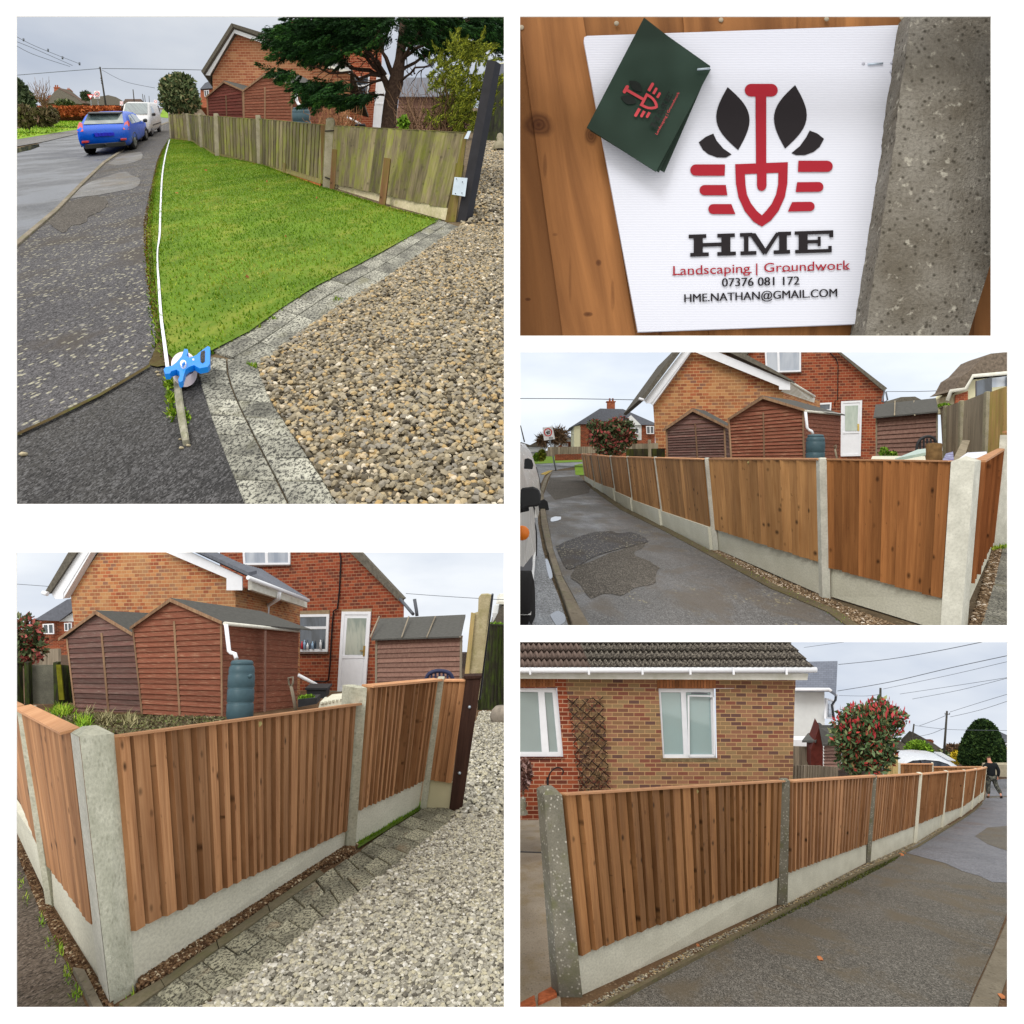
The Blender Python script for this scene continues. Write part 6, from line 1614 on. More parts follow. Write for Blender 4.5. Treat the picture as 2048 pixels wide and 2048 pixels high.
	P_, _ = blob_points([blob(615, 1396, 24.2, 19, 6)], 260, .2); leaves('foliage', m_bush, P_, .07, pp)
	cr = thing('storage_crate', 'grey slatted plastic crate behind the tall concrete post', 'crate', P4.W(670, 1410, 22))
	mb = MB()
	for i in range(7): mb.prism([P4.W(640 + i * 8, 1404 - i * 1.2, 22 - .02 * i), P4.W(645 + i * 8, 1404 - i * 1.2, 22), P4.W(655 + i * 8, 1394 - i, 24), P4.W(650 + i * 8, 1394 - i, 24)], (0, 0, -.05))
	mb.build('lid_slats', m_conc_new, cr)
	mb = MB(); mb.prism([P4.W(634, 1425, 22.1), P4.W(700, 1420, 21.9), P4.W(700, 1399, 21.9), P4.W(640, 1405, 22.1)], (.1, 1, 0)); mb.build('crate_body', m_conc_new, cr)
	ch = thing('plastic_chair', 'back of a dark blue plastic garden chair in front of the brown shed', 'chair', P4.W(878, 1400, 20))
	mb = MB(); cv = [(850, 1366), (856, 1350), (868, 1343), (884, 1342), (898, 1346), (905, 1356), (907, 1368)]
	mb.tube([P4.W(x, y, 20) for x, y in catmull(cv, 4)], .045, 8); mb.build('back_rim', m_plastic_navy, ch)
	for x in (863, 871, 879, 887, 895):
		mb = MB(); mb.prism([P4.W(x - 2, 1380, 20), P4.W(x + 2, 1380, 20), P4.W(x + 2, 1346, 20), P4.W(x - 2, 1346, 20)], (0, .03, 0)); mb.build('back_slat', m_plastic_navy, ch)
	# tall concrete posts and dark mossy fence on the right
	pf = thing('fence_posts', 'pair of tall pale old concrete and timber posts behind the brown gate post', 'post', P4.W(945, 1400, 13))
	mb = MB(); mb.prism([P4.W(929, 1400, 13), P4.W(957, 1400, 13), P4.W(984, 1192, 13), P4.W(975, 1189, 13), P4.W(962, 1190, 13), P4.W(957, 1196, 13), P4.W(956, 1226, 13), P4.W(944, 1230, 13)], (0, .2, 0)); mb.build('concrete_shaft', concrete('post_lichen_gold', srgb(160, 150, 118), srgb(186, 176, 146), moss=srgb(126, 124, 76), sc=4, fine=40), pf)
	mb = MB(); mb.prism([P4.W(953, 1400, 13.02), P4.W(961, 1400, 13.02), P4.W(987, 1190, 13.02), P4.W(983, 1189, 12.98)], (0, .2, 0)); mb.build('steel_edge', m_black, pf)
	mb = MB(); mb.prism([P4.W(924, 1400, 12.95), P4.W(933, 1400, 12.95), P4.W(950, 1228, 12.95), P4.W(942, 1226, 12.95)], (0, .1, 0)); mb.build('timber_strip', m_wood_pale, pf)
	mf = thing('dark_fence', 'nearly black mossy board fence beyond the gravel at the right edge', 'fence', P4.W(985, 1420, P4.dg(1420)))
	dm = P4.dg(1420)
	bay(mf, (962, 1250, 955, 1420), (1060, 1254, 1060, 1424), dm, dm, 16, m_wood_dkmoss, t0=.01, t1=.06, cap=m_wood_dkmoss, cap_px=3)
	bag = thing('white_sack', 'grey white sack slumped on the gravel at the right edge', 'sack', P4.G(1004, 1444))
	P_ = P4.G(1006, 1446); mb = MB(); r_ = 26 * P4.dg(1444) / F
	mb.lathe(P_, (0, 0, 1), [(.0, 0), (r_ * .9, .02), (r_ * 1.0, r_ * .5), (r_ * .85, r_ * 1.0), (r_ * .6, r_ * 1.25), (0, r_ * 1.3)], 14); mb.build('sack', plain('sack_cloth', srgb(142, 134, 124), .9, .1, var=.2, bump=.5), bag)
	hill_house('distant tiled roof and white eaves above the dark fence at the right edge', [([(985, 1262), (1060, 1262), (1060, 1226), (985, 1226)], m_render_w)], [([(980, 1256), (1060, 1256), (1060, 1214), (1004, 1212)], m_tile_dk), ([(992, 1208), (1060, 1211), (1060, 1201), (998, 1203)], m_upvc_dirty)], 34, None, depth=3)
	tree_thing('hedge', 'strip of bright green hedge along the top of the dark fence', 'hedge', P4.W(992, 1252, dm + .5), [blob(990, 1252, dm + .6, 24, 6, 10)], 500, .07, m_bush, .02)
	# ---- garden at the left
	tree_thing('shrub', 'photinia shrub with small red and white flecked leaves at the left edge', 'shrub', P4.W(55, 1340, 30), [blob(46, 1270, 30, 36, 44), blob(30, 1300, 30, 40, 44), blob(70, 1290, 30, 24, 36)], 1700, .12, m_photinia_far, .05, nl=40)
	hill_house('far white gabled house with slate roof beyond the left shrub', [([(66, 1310), (150, 1310), (150, 1238), (66, 1238)], m_brick4r), ([(118, 1243), (150, 1243), (150, 1223), (138, 1230)], m_render_w)], [([(68, 1240), (118, 1242), (150, 1218), (150, 1198), (134, 1199)], m_slate)], 45, None, wins=(((86, 1248), (108, 1247), (109, 1268), (88, 1268)), ((129, 1246), (144, 1245), (144, 1262), (130, 1262))), depth=3)
	of = thing('dark_fence', 'old dark mossy fence with a grey infill panel left of the plum shed', 'fence', P4.W(80, 1410, 29))
	bay(of, (-30, 1325, -30, 1415), (45, 1327, 48, 1415), 27, 28, 9, m_wood_dkmoss, cap=m_wood_dkmoss, cap_px=3)
	mb = MB(); mb.prism([P4.W(54, 1408, 28.2), P4.W(108, 1408, 28.2), P4.W(107, 1330, 28.2), P4.W(54, 1330, 28.2)], (0, .05, 0)); mb.build('infill_panel', concrete('grey_infill', srgb(92, 92, 84), srgb(116, 116, 104), fine=30), of)
	bay(of, (108, 1328, 112, 1408), (150, 1332, 150, 1405), 28.2, 28.5, 6, m_wood_dkmoss)
	for x in (50, 108):
		mb = MB(); mb.prism([P4.W(x, 1412, 27.9), P4.W(x + 9, 1412, 27.9), P4.W(x + 7, 1325, 27.9), P4.W(x - 2, 1325, 27.9)], (0, .2, 0)); mb.build('post', m_wood_dkmoss, of)
	mb = MB(); mb.prism([P4.W(112, 1330, 27.8), P4.W(121, 1330, 27.8), P4.W(128, 1400, 27.8), P4.W(118, 1400, 27.8)], (0, .05, 0)); mb.build('leaning_board', plain('lime_moss', srgb(112, 112, 34), .9, .1, var=.3, sc=4), of)
	pf2 = thing('picket_fence', 'pale far board fence beyond the dark fence', 'fence', P4.W(90, 1330, 36)); bay(pf2, (78, 1299, 78, 1335), (122, 1297, 122, 1335), 38, 38, 9, m_wood_grey)
	for i, (x, y, rx, n) in enumerate(((122, 1428, 22, 500), (165, 1452, 14, 320), (208, 1444, 20, 240), (175, 1420, 8, 120), (258, 1446, 16, 160))):
		P_ = np.array([tuple(P4.G(x + rng.normal(0, rx * .45), y + rng.normal(0, 4))) for _ in range(n)])
		o = blades('grass_tuft', m_grass if i < 2 else leafmat('straw_tuft', [(0, srgb(96, 98, 62)), (1, srgb(178, 168, 128))]), None, n, .2, .026, 1.2, None, None, P_, False)
		tag(o, ['large bright green grass tuft by the plum shed', 'bright green grass tuft behind the corner post', 'straw coloured weeds in front of the plum shed', 'small pale sprout at the plum shed wall', 'dry weed stalks by the black shed plinth'][i], 'grass tuft', 'tufts in the garden bed')
	P_ = scatter_ground([(40, 1425), (285, 1432), (450, 1436), (450, 1475), (90, 1475)], 9000)
	leaves('garden_litter', leafmat('bed_litter', [(0, srgb(64, 54, 42)), (.5, srgb(104, 96, 72)), (.8, srgb(96, 108, 56)), (1, srgb(150, 140, 110))]), P_ + np.array(P4.n) * rng.uniform(0, .04, (9000, 1)), .05)['kind'] = 'stuff'
	wire('single thin wire crossing the sky left of the bungalow gable', ((0, 1166), (60, 1170), (113, 1174)), 40, 40, .013, None)
	wire('single thin wire crossing the sky right of the red house', ((812, 1187), (880, 1192), (960, 1197), (1020, 1200)), 40, 30, .012, None)
build_p4()
# ================================================================ view 3: the finished fence from the street
P3 = setp('corner', (1040, 704, 2016, 1251), (1027, 690, 2120, 1265), 900, 1.45, BIG, up=(-.02, -.03, 1))
def build_p3():
	dg = P3.dg
	ground_poly('ground', [(1000, 1262), (2110, 1262), (2110, 901.2), (1000, 901.2)], m_soil_big)
	ground_poly('road', [(1000, 1262), (1140, 1262), (1120, 1199), (1100, 1149), (1085, 1097), (1076, 1048), (1076, 978), (1090, 950), (1103, 941), (1170, 930), (1170, 924), (1000, 930)], m_road3, .004)
	ground_poly('path', [(1182, 1262), (1151, 1199), (1125, 1152), (1106, 1097), (1093, 1030), (1087, 990), (1105, 942), (1150, 940), (1171, 966), (1181, 976), (1240, 1018), (1330, 1062), (1430, 1116), (1540, 1175), (1655, 1223), (1710, 1262)], m_path3, .02)
	ground_poly('path', [(1110, 1000), (1092, 980), (1100, 955), (1160, 952), (1180, 976), (1178, 986)], m_path3d, .024)
	ground_poly('path', wob([(1150, 1136), (1190, 1118), (1235, 1102), (1262, 1092), (1290, 1085), (1284, 1096), (1268, 1106), (1300, 1124), (1318, 1136), (1312, 1152), (1306, 1168), (1270, 1174), (1248, 1190), (1210, 1188), (1180, 1196), (1160, 1170), (1140, 1152)], 2.5, 3), m_path3d, .024)
	ground_poly('path', wob([(1112, 1092), (1140, 1080), (1180, 1066), (1222, 1062), (1236, 1066), (1270, 1065), (1296, 1082), (1260, 1092), (1190, 1112), (1160, 1130), (1132, 1136)], 1.2, 3), m_path1, .028)
	# road markings and far verge
	for q in (((1081, 948), (1098, 941), (1101, 941), (1085, 949)), ((1087, 949), (1103, 940.5), (1105, 941), (1090, 949.6))):
		tag(ground_poly('road_marking', q, plain('yellow_paint', srgb(206, 176, 84), .7, .2, var=.1), .03, None), 'faded double yellow line at the kerb curve by the speed sign', 'road marking', 'yellow lines')
	ground_poly('grass_verge', [(1000, 931), (1170, 923), (1170, 912), (1000, 914)], m_lawn_far, .03)
	ground_poly('grass_verge', [(1151, 950), (1149, 930), (1168, 926), (1172, 950)], m_lawn_far, .03)
	# kerb stones
	L = [(1145, 1252), (1128, 1199), (1110, 1149), (1094, 1097), (1083, 1048), (1080, 1010), (1081, 978), (1090, 955), (1101, 943)]
	R = [(1181, 1252), (1151, 1199), (1125, 1152), (1106, 1097), (1096, 1048), (1089, 1010), (1087, 985), (1096, 955), (1105, 942)]
	for i in range(len(L) - 1):
		A = [P3.G(*L[i], .05), P3.G(*R[i], .05), P3.G(*R[i + 1], .05), P3.G(*L[i + 1], .05)]; A[2] = A[2].lerp(A[1], .015); A[3] = A[3].lerp(A[0], .015)
		mb = MB(); mb.prism(A, -P3.n * .15 * P3.s, [guv(v) for v in A])
		tag(mb.build('kerb_stone', m_kerb_big, bevel=.1), 'weathered kerb stones curving between the wet gutter and the path beside the parked vans', 'kerb', 'kerb stones by the vans')
	for q in (((1095, 1110), (1110, 1160), (1100, 1170), (1092, 1130)), ((1112, 1230), (1130, 1228), (1138, 1250), (1116, 1250)), ((1082, 1020), (1100, 1022), (1112, 1020), (1104, 1032), (1090, 1036))):
		pass
	t_ = NT('puddle'); m_pud = t_.done(srgb(96, 100, 108), .05, .8)
	ground_poly('puddle', wob([(1101, 1036), (1112, 1033), (1122, 1034), (1119, 1040), (1103, 1043)], .8, 4), m_pud, .03)
	ground_poly('puddle', wob([(1090, 1118), (1096, 1120), (1105, 1150), (1098, 1156)], .8, 4), m_pud, .008)
	ground_poly('puddle', wob([(1100, 1230), (1112, 1222), (1126, 1226), (1130, 1244), (1112, 1250)], 1.2, 4), m_pud, .008)
	# soil and grit at the fence foot; edging
	ed0 = [(1710, 1262), (1655, 1223), (1540, 1175), (1430, 1116), (1330, 1062), (1240, 1018), (1181, 976)]
	mb = MB()
	for i in range(len(ed0) - 1):
		a, b = ed0[i], ed0[i + 1]; wa, wb = 4 + 46 * 7 / dg(a[1]) * .2, 4 + 46 * 7 / dg(b[1]) * .2
		A = [P3.G(a[0], a[1], .03), P3.G(a[0] + wa * 1.4, a[1] - wa * .4, .03), P3.G(b[0] + wb * 1.4, b[1] - wb * .4, .03), P3.G(b[0], b[1], .03)]
		mb.prism(A, -P3.n * .05 * P3.s, [guv(v) for v in A])
	tag(mb.build('edging', concrete('edging_corner', srgb(92, 84, 66), srgb(112, 102, 82), BIG, moss=srgb(88, 84, 46), fine=40, sc=4)), 'thin mossy edging between the damp path and the gritty soil under the fence', 'edging')
	m_clod = leafmat('grit_far', [(0, srgb(74, 60, 46)), (.6, srgb(120, 100, 78)), (.88, srgb(160, 140, 116)), (1, srgb(214, 204, 190))], .95, .1)
	pebbles('grit', m_clod, [(1800, 1256), (1720, 1262), (1655, 1226), (1540, 1172), (1430, 1112), (1420, 1104), (1436, 1102), (1540, 1150), (1652, 1198)], 11000, .022, 1.6, .6, .6)
	blades('weeds', m_grass, [(1690, 1258), (1650, 1228), (1540, 1178), (1440, 1122), (1330, 1066), (1334, 1063), (1445, 1116), (1545, 1170), (1655, 1218), (1700, 1245)], 1300, .03, .012, .9)
	# return side: soil strip, paving
	ground_poly('path', [(1960, 1262), (1990, 1160), (2010, 1080), (2110, 1080), (2110, 1262)], m_paver1, .02)
	pebbles('grit', m_clod, [(1935, 1262), (1952, 1220), (1984, 1104), (2003, 1100), (1990, 1160), (1960, 1262)], 2600, .035, 1.6, .6, .6)
	blades('grass', m_grass, [(1984, 1104), (1990, 1050), (2020, 1048), (2020, 1098)], 2500, .06, .02, .9)
	# ---- the fence
	t = thing('garden_fence', 'new golden brown fence running up the street beside the white vans', 'fence', P3.G(1900, 1262))
	posts = [((1163, 1166, 907), (1170, 1173, 962)), ((1171, 1174, 908), (1180, 1183, 967)), ((1181, 1185, 909), (1191, 1195, 977)), ((1195, 1199, 910), (1207, 1211, 987)), ((1219, 1225, 912), (1232, 1237, 1003)),
			 ((1253, 1259, 913), (1267, 1272, 1024)), ((1308, 1315, 914.5), (1326, 1333, 1054)), ((1410, 1421, 917), (1427, 1437, 1101)), ((1639, 1656, 918), (1645, 1661, 1198)), ((1902, 1962, 922), (1880, 1932, 1266))]
	D = [dg(p[1][2]) for p in posts]; D[-1] = dg(1264)
	gL = [951, 957, 962, 969, 977, 996, 1019, 1054, 1125, 1197]      # at left side of post i
	gR = [952, 958, 964, 971, 983, 1000, 1022, 1059, 1134, 0]
	bL = [962, 968, 977, 987, 1003, 1023, 1053, 1099, 1192, 1262]
	n = [5, 6, 7, 9, 11, 13, 15, 16, 14]
	for i in range(10):
		tp, bt = posts[i]
		if i < 9: post(t, tp, bt, D[i], m_conc_post_big, .1, crown=.2)
	for i in range(9):
		xl, xr = posts[i][0][1], posts[i + 1][0][0]
		fl = lambda p, y, side: p[0][side] + (p[1][side] - p[0][side]) * (y - p[0][2]) / (p[1][2] - p[0][2])
		yl, yr = gR[i], gL[i + 1]
		L_ = (xl - 1, posts[i][0][2] + 2, fl(posts[i], yl, 1) - 1, yl); R_ = (xr + 1, posts[i + 1][0][2] + 2, fl(posts[i + 1], yr, 0) + 1, yr)
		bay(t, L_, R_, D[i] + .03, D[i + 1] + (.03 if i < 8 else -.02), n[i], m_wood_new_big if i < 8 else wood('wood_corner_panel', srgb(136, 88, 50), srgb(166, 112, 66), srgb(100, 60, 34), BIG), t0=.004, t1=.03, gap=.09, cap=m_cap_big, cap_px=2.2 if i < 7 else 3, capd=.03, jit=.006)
		L_ = (fl(posts[i], yl, 1) - 1, yl - 1, posts[i][1][1] - 1, bL[i] + 1); R_ = (fl(posts[i + 1], yr, 0) + 1, yr - 1, posts[i + 1][1][0] + 1, bL[i + 1])
		gboard(t, L_, R_, D[i] + .035, D[i + 1] + (.03 if i < 8 else -.02), m_conc_new_big)
	d9 = D[9] - .05
	post(t, (1902, 1950, 923), (1880, 1921, 1268), d9, m_conc_post_big, .001, crown=.05, label='thick pale grey concrete corner post')
	A, B = P3.W(1921, 1268, d9), P3.W(1934, 1262, d9 + .22); C_, D_ = P3.W(1962, 921, d9 + .22), P3.W(1950, 923, d9)
	mb = MB(); mb.prism([A, B, C_, D_], (.02, .02, 0), [(0, 0), (.2, 0), (.2, 1.3), (0, 1.3)]);
	cen = [P3.W(1902, 923, d9), D_, C_, P3.W(1914, 921, d9 + .22)]; pk = sum(cen, Vector()) / 4 + Vector((0, 0, .5))
	for i in range(4): mb.face([cen[i], cen[(i + 1) % 4], pk])
	mb.build('post_side', m_conc_post_big, t)
	dk = dg(1097)
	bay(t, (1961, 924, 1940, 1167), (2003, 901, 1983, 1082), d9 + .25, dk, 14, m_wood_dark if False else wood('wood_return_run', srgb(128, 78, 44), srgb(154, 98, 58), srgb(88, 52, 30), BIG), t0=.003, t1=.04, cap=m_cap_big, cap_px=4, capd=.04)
	gboard(t, (1941, 1165, 1933, 1222), (1983, 1081, 1986, 1100), d9 + .26, dk, m_conc_new_big)
	post(t, (2000, 2014, 870), (1984, 1990, 1098), dk, m_conc_post_big, .3, crown=.1, dir=(1, .6, 0), label='taller pale post on the return run')
	bay(t, (2012, 866, 2002, 1000), (2060, 858, 2060, 980), dk + .3, dk + 3, 6, m_wood_new_big, cap=m_cap_big, cap_px=3)
	gboard(t, (2002, 999, 1999, 1044), (2060, 980, 2060, 1030), dk + .3, dk + 3, m_conc_new_big)
	for x, y in ((1498, 925), (1351, 922), (1278, 920)):
		i = 7 if x > 1400 else (6 if x > 1300 else 5); f_ = (x - posts[i][0][1]) / (posts[i + 1][0][0] - posts[i][0][1])
		dd = 1 / ((1 - f_) / D[i] + f_ / D[i + 1])
		mb = MB(); mb.lathe(P3.W(x, y, dd - .02), (0, -1, 0), [(.017 * BIG, -.02 * BIG), (.017 * BIG, .003 * BIG), (0, .004 * BIG)], 12); mb.build('maker_disc', m_disc, t)
	# ---- sheds
	s1 = (shed12[1], shed12[1], shed12[2], shed12[3], shed12[4])
	shed('small plum grey shed with flaking paint against the buff brick gable', s1, ((1332, 861), (1448, 853), (1451, 925), (1334, 925)), (1324, 859), (1383, 819), (1453, 853), ((1461, 858), (1462, 925)), (1410, 821), (1456, 846), d=26, d2=29, nb=13, strip=((1388, 848), (1393, 922), 3), trim_w=5, side_n=10)
	sh, fr = shed('big brick red shed with peeling paint beside the dark water butt', shed12, ((1456, 836), (1605, 821), (1607, 925), (1462, 925)), (1455, 836), (1522, 794), (1609, 820), ((1680, 829), (1678, 925)), (1590, 801), (1690, 829), d=22, d2=26, nb=14, strip=((1524, 825), (1526, 922), 3), trim_w=5, side_n=13)
	mb = MB(); mb.tube([P3.W(1610, 822, 21.8), P3.W(1681, 829, 25.7)], .035 * BIG, 8); mb.build('gutter', m_upvc_dirty, sh)
	mb = MB(); mb.tube([P3.W(x, y, 21.6) for x, y in ((1611, 824), (1614, 855), (1618, 860), (1623, 862), (1626, 868))], .035 * BIG, 8); mb.build('downpipe', m_upvc, sh)
	butt('dark green water butt under the white downpipe seen over the new fence', 1611, 1649, 868, 930, 20.5, 2)
	b = thing('garden_shed', 'brown weathered shed with grey felt roof and two battens right of the white back door', 'shed', P3.W(1810, 915, 27))
	fb = Facade((1753, 930), 27, (1877, 930), 26, 1)
	mb = MB(); lap_wall(mb, fb, [(1753, 836), (1876, 824), (1874, 930), (1753, 930)], 11); mb.build('front_wall', shed12[2], b)
	mb = MB(); mb.prism([fb.pt(1751, 835, .25), fb.pt(1880, 823, .25), P3.W(1872, 796, 28), P3.W(1751, 809, 29)], (0, 0, -.5)); mb.build('roof', shed12[3], b)
	for x0, x1 in ((1794, 1790), (1834, 1828)):
		mb = MB(); mb.prism([fb.pt(x0 - 1, 831, .32), fb.pt(x0 + 1.5, 831, .32), P3.W(x1 + 1, 801, 28.3), P3.W(x1 - 1, 801, 28.3)], (0, 0, -.3)); mb.build('roof_batten', m_wood_grey_big, b)
	for x0, y0 in ((1752, 836), (1873, 825)):
		mb = MB(); fb.poly(mb, [(x0, y0), (x0 + 3, y0), (x0 + 3, 930), (x0, 930)], .05, .05); mb.build('trim', m_wood_grey_big, b)
	# ---- bungalow gable
	h = thing('brick_house', 'buff and red brick bungalow gable with white barge boards above the sheds', 'house', P3.W(1430, 915, 32))
	g = Facade((1310, 920), 32, (1562, 920), 31, 12.2, 6.3)
	mb = MB(); g.poly(mb, [(1306, 807), (1309, 850), (1313, 930), (1570, 930), (1566, 775), (1440, 700), (1408, 680), (1390, 680)]); mb.build('wall', m_brick12, h)
	A, B = g.pt(1566, 930), g.pt(1566, 775)
	mb = MB(); mb.face([A, P3.W(1640, 930, 36), P3.W(1640, 800, 36), B], [(0, 0), (3, 0), (3, 3), (0, 3)]); mb.build('wall', m_brick12, h)
	mb = MB()
	g.poly(mb, [(1290, 803), (1294, 808), (1303, 808), (1306, 806), (1384, 702), (1384, 680), (1378, 690)], .35, .05)
	mb.build('barge_board', m_upvc, h); mb = MB()
	g.poly(mb, [(1384, 680), (1384, 704), (1557, 774), (1557, 781), (1579, 782), (1579, 766), (1420, 700), (1400, 680)], .35, .05)
	mb.build('barge_board', m_upvc, h); mb = MB()
	g.poly(mb, [(1303, 809), (1303, 806), (1384, 700), (1386, 702), (1307, 812)], .32, .3)
	mb.build('barge_board', m_upvc, h)
	mb = MB(); mb.prism([g.pt(1284, 800, .5), g.pt(1291, 803, .5), g.pt(1376, 690, .5), g.pt(1364, 690, .5)], (0, 60, 0))
	mb.prism([g.pt(1395, 690, .5), g.pt(1440, 700, .5), g.pt(1579, 765, .5), g.pt(1579, 761, .5), g.pt(1450, 690, .5)], (20, 40, 0)); mb.build('roof', m_tile_dk, h)
	mb = MB(); mb.tube([P3.W(1579, 763, 30.6), P3.W(1629, 793, 34.5)], .05 * BIG, 8); mb.build('gutter', m_upvc_dirty, h)
	mb = MB(); mb.prism([P3.W(1579, 766, 30.7), P3.W(1626, 795, 34.6), P3.W(1624, 804, 34.6), P3.W(1562, 783, 30.7)], (2, 3, 0)); mb.build('fascia', m_upvc_dirty, h)
	mb = MB(); mb.tube([P3.W(1606, 785, 33), P3.W(1605, 790, 33), P3.W(1588, 802, 33), P3.W(1588, 815, 33)], .04 * BIG, 8); mb.build('downpipe', m_upvc, h)
	mb = MB(); mb.tube([g.pt(1281, 800, .6), g.pt(1291, 803, .6)], .05 * BIG, 8); mb.build('gutter_end', m_upvc, h)
	# red wing
	r = thing('brick_house', 'dark red brick house wing with a white back door and dark sloping verge', 'house', P3.W(1700, 915, 38))
	f = Facade((1600, 920), 39, (1766, 920), 38, 10.3, 5.4)
	mb = MB(); f.poly(mb, [(1480, 930), (1768, 930), (1768, 778), (1660, 690), (1480, 690)]); mb.build('wall', m_brick12r, r)
	mb = MB(); f.poly(mb, [(1646, 682), (1766, 784), (1773, 778), (1660, 690), (1652, 682)], .35, .2); f.poly(mb, [(1474, 722), (1482, 724), (1500, 704), (1512, 690), (1496, 690)], .3, .5); mb.build('roof', m_tile_dk, r)
	f.window(r, ((1529, 690), (1602, 690), (1602, 744), (1532, 746)), (m_upvc, m_glass_b), (.37,), (), 3.4, .08, sill=2, sill_mat=m_tile_clean)
	f.window(r, ((1634, 807), (1663, 805), (1662, 822), (1634, 822)), (m_upvc, m_glass_d), (), (), 3, .08)
	dr = f.window(r, ((1682, 803), (1724, 801), (1721, 912), (1681, 913)), (m_upvc, m_upvc), (), ((.57, 0, 1),), 4, .1, name='door')
	mb = MB(); f.poly(mb, [(1690, 812), (1716, 811), (1714, 862), (1690, 862)], .1, .02); sub(mb, 'pane', glassm('obscured_glass_far', srgb(150, 166, 156), c2=srgb(178, 190, 180), sc=3), dr)
	mb = MB(); f.poly(mb, [(1714.5, 848), (1718, 848), (1718, 862), (1714.5, 862)], .13, .02); sub(mb, 'handle', plain('brass_far', srgb(206, 178, 100), .3, .5, .5), dr)
	mb = MB(); mb.tube([f.pt(x, y, .08) for x, y in ((1660, 706), (1672, 718), (1676, 730), (1675, 800), (1670, 802), (1669, 812))], .02 * BIG, 6); mb.build('cable_pipe', m_rope, r)
	mb = MB(); mb.tube([f.pt(1768, 782, .3), P3.W(1764, 803, 37), P3.W(1770, 804, 37), P3.W(1775, 800, 37), P3.W(1772, 784, 37)], .035 * BIG, 7); mb.build('gutter', m_grey_p, r)
	# ---- tall neighbour fence and house at the right
	tf = thing('tall_fence', 'tall weathered grey board fence climbing to a golden panel at the right', 'fence', P3.W(1930, 905, 20))
	bay(tf, (1881, 817, 1886, 910), (1892, 813, 1891, 912), 26, 25, 4, m_wood_grey_big, cap=m_wood_grey_big, cap_px=2)
	bay(tf, (1893, 813, 1891, 912), (1922, 803, 1920, 915), 25, 22, 8, m_wood_grey_big); bay(tf, (1929, 802, 1924, 915), (1975, 784, 1970, 915), 21.5, 17.5, 8, m_wood_grey_big); bay(tf, (1981, 784, 1976, 915), (2060, 757, 2060, 900), 17, 13, 10, m_wood_gold_big)
	for tp, bt, dd in (((1890, 1894, 812), (1889, 1893, 915), 24.9), ((1921, 1930, 802), (1919, 1926, 918), 21.6), ((1973, 1982, 784), (1969, 1977, 918), 17.2)):
		post(tf, tp, bt, dd, m_conc_old_big, .1, crown=.2)
	nh = thing('neighbour_house', 'white and brick house with brown hipped roof and bay gutter at the far right', 'house', P3.W(1960, 850, 34))
	mb = MB(); mb.prism([P3.W(x, y, 34) for x, y in ((1906, 820), (2060, 820), (2060, 748), (1938, 760), (1906, 790))], (0, 20, 0)); mb.build('wall', m_render_c, nh)
	mb = MB(); mb.prism([P3.W(x, y, 33.8) for x, y in ((1910, 815), (1936, 800), (1936, 782), (1912, 790))], (0, 1, 0)); mb.build('wall', m_brick1r, nh)
	mb = MB(); mb.prism([P3.W(x, y, 33.5) for x, y in ((1900, 783), (1912, 775), (1924, 752), (1940, 742), (1966, 714), (1982, 707), (2060, 700), (2060, 744), (1946, 752), (1932, 778))], (0, 20, 0), [(0, 0)] * 10 if False else None); mb.build('roof', m_tile_clean if False else plain('mottled_tile', srgb(104, 94, 84), .9, .2, var=.35, sc=9), nh)
	mb = MB(); mb.tube([P3.W(1894, 802, 33), P3.W(1902, 782, 33), P3.W(1932, 778, 32.5), P3.W(1946, 752, 32.5), P3.W(2060, 742, 32)], .07 * BIG, 8); mb.build('gutter', m_upvc_dirty, nh)
	mb = MB(); mb.prism([P3.W(x, y, 32.4) for x, y in ((1953, 796), (1984, 790), (1984, 754), (1953, 762))], (0, 1, 0)); mb.prism([P3.W(x, y, 32.4) for x, y in ((2014, 780), (2040, 780), (2040, 750), (2014, 753))], (0, 1, 0)); mb.build('window', m_glass_d, nh)
	mb = MB(); mb.prism([P3.W(x, y, 32.5) for x, y in ((1984, 775), (2014, 772), (2014, 752), (1984, 756))], (0, 1, 0)); mb.build('panel', m_glass_b, nh)
	upole('thin grey street lamp above the neighbour fence', (1924, 735), (1922, 762), 60, 2, 'street_lamp', m_grey_post, None)
	mb = MB(); mb.tube([P3.W(1923, 736, 60), P3.W(1932, 732, 60), P3.W(1939, 731, 60)], .05 * BIG, 6); mb.build('lamp_arm', m_grey_post, bpy.data.objects['street_lamp'])
	hill_house('sliver of a distant brown roof beyond the felt roofed shed', [([(1796, 806), (1840, 806), (1840, 800), (1796, 800)], m_tile_dk)], [([(1790, 804), (1802, 794), (1830, 793), (1844, 800), (1844, 806)], m_tile_dk)], 60, None, depth=3)
	hg = thing('hedge', 'small dark green hedge top between the felt shed and the tall fence', 'hedge', P3.W(1888, 815, 30))
	P_, _ = blob_points([blob(1888, 812, 30, 14, 6)], 500, .3); leaves('foliage', m_bush, P_, .05 * BIG, hg)
	# clutter behind the fence
	lg = thing('log', 'upright sawn log standing just behind the corner of the new fence', 'log', P3.W(1868, 920, 12.5))
	mb = MB(); k = 12.5 * BIG / F; mb.lathe(P3.W(1868, 925, 12.5), (0, 0, 1), [(15 * k, 0), (15 * k, 36 * k), (14 * k, 38 * k)], 18); mb.build('bark', plain('log_bark', srgb(112, 88, 58), .95, .1, var=.3, sc=12, bump=.8, k=BIG), lg)
	mb = MB(); mb.lathe(P3.W(1868, 925, 12.5), (0, 0, 1), [(14.2 * k, 37.6 * k), (10 * k, 38.4 * k), (5 * k, 38.5 * k), (0, 38.5 * k)], 18); mb.build('cut_face', plain('cut_wood', srgb(188, 152, 104), .8, .1, var=.15, sc=10), lg)
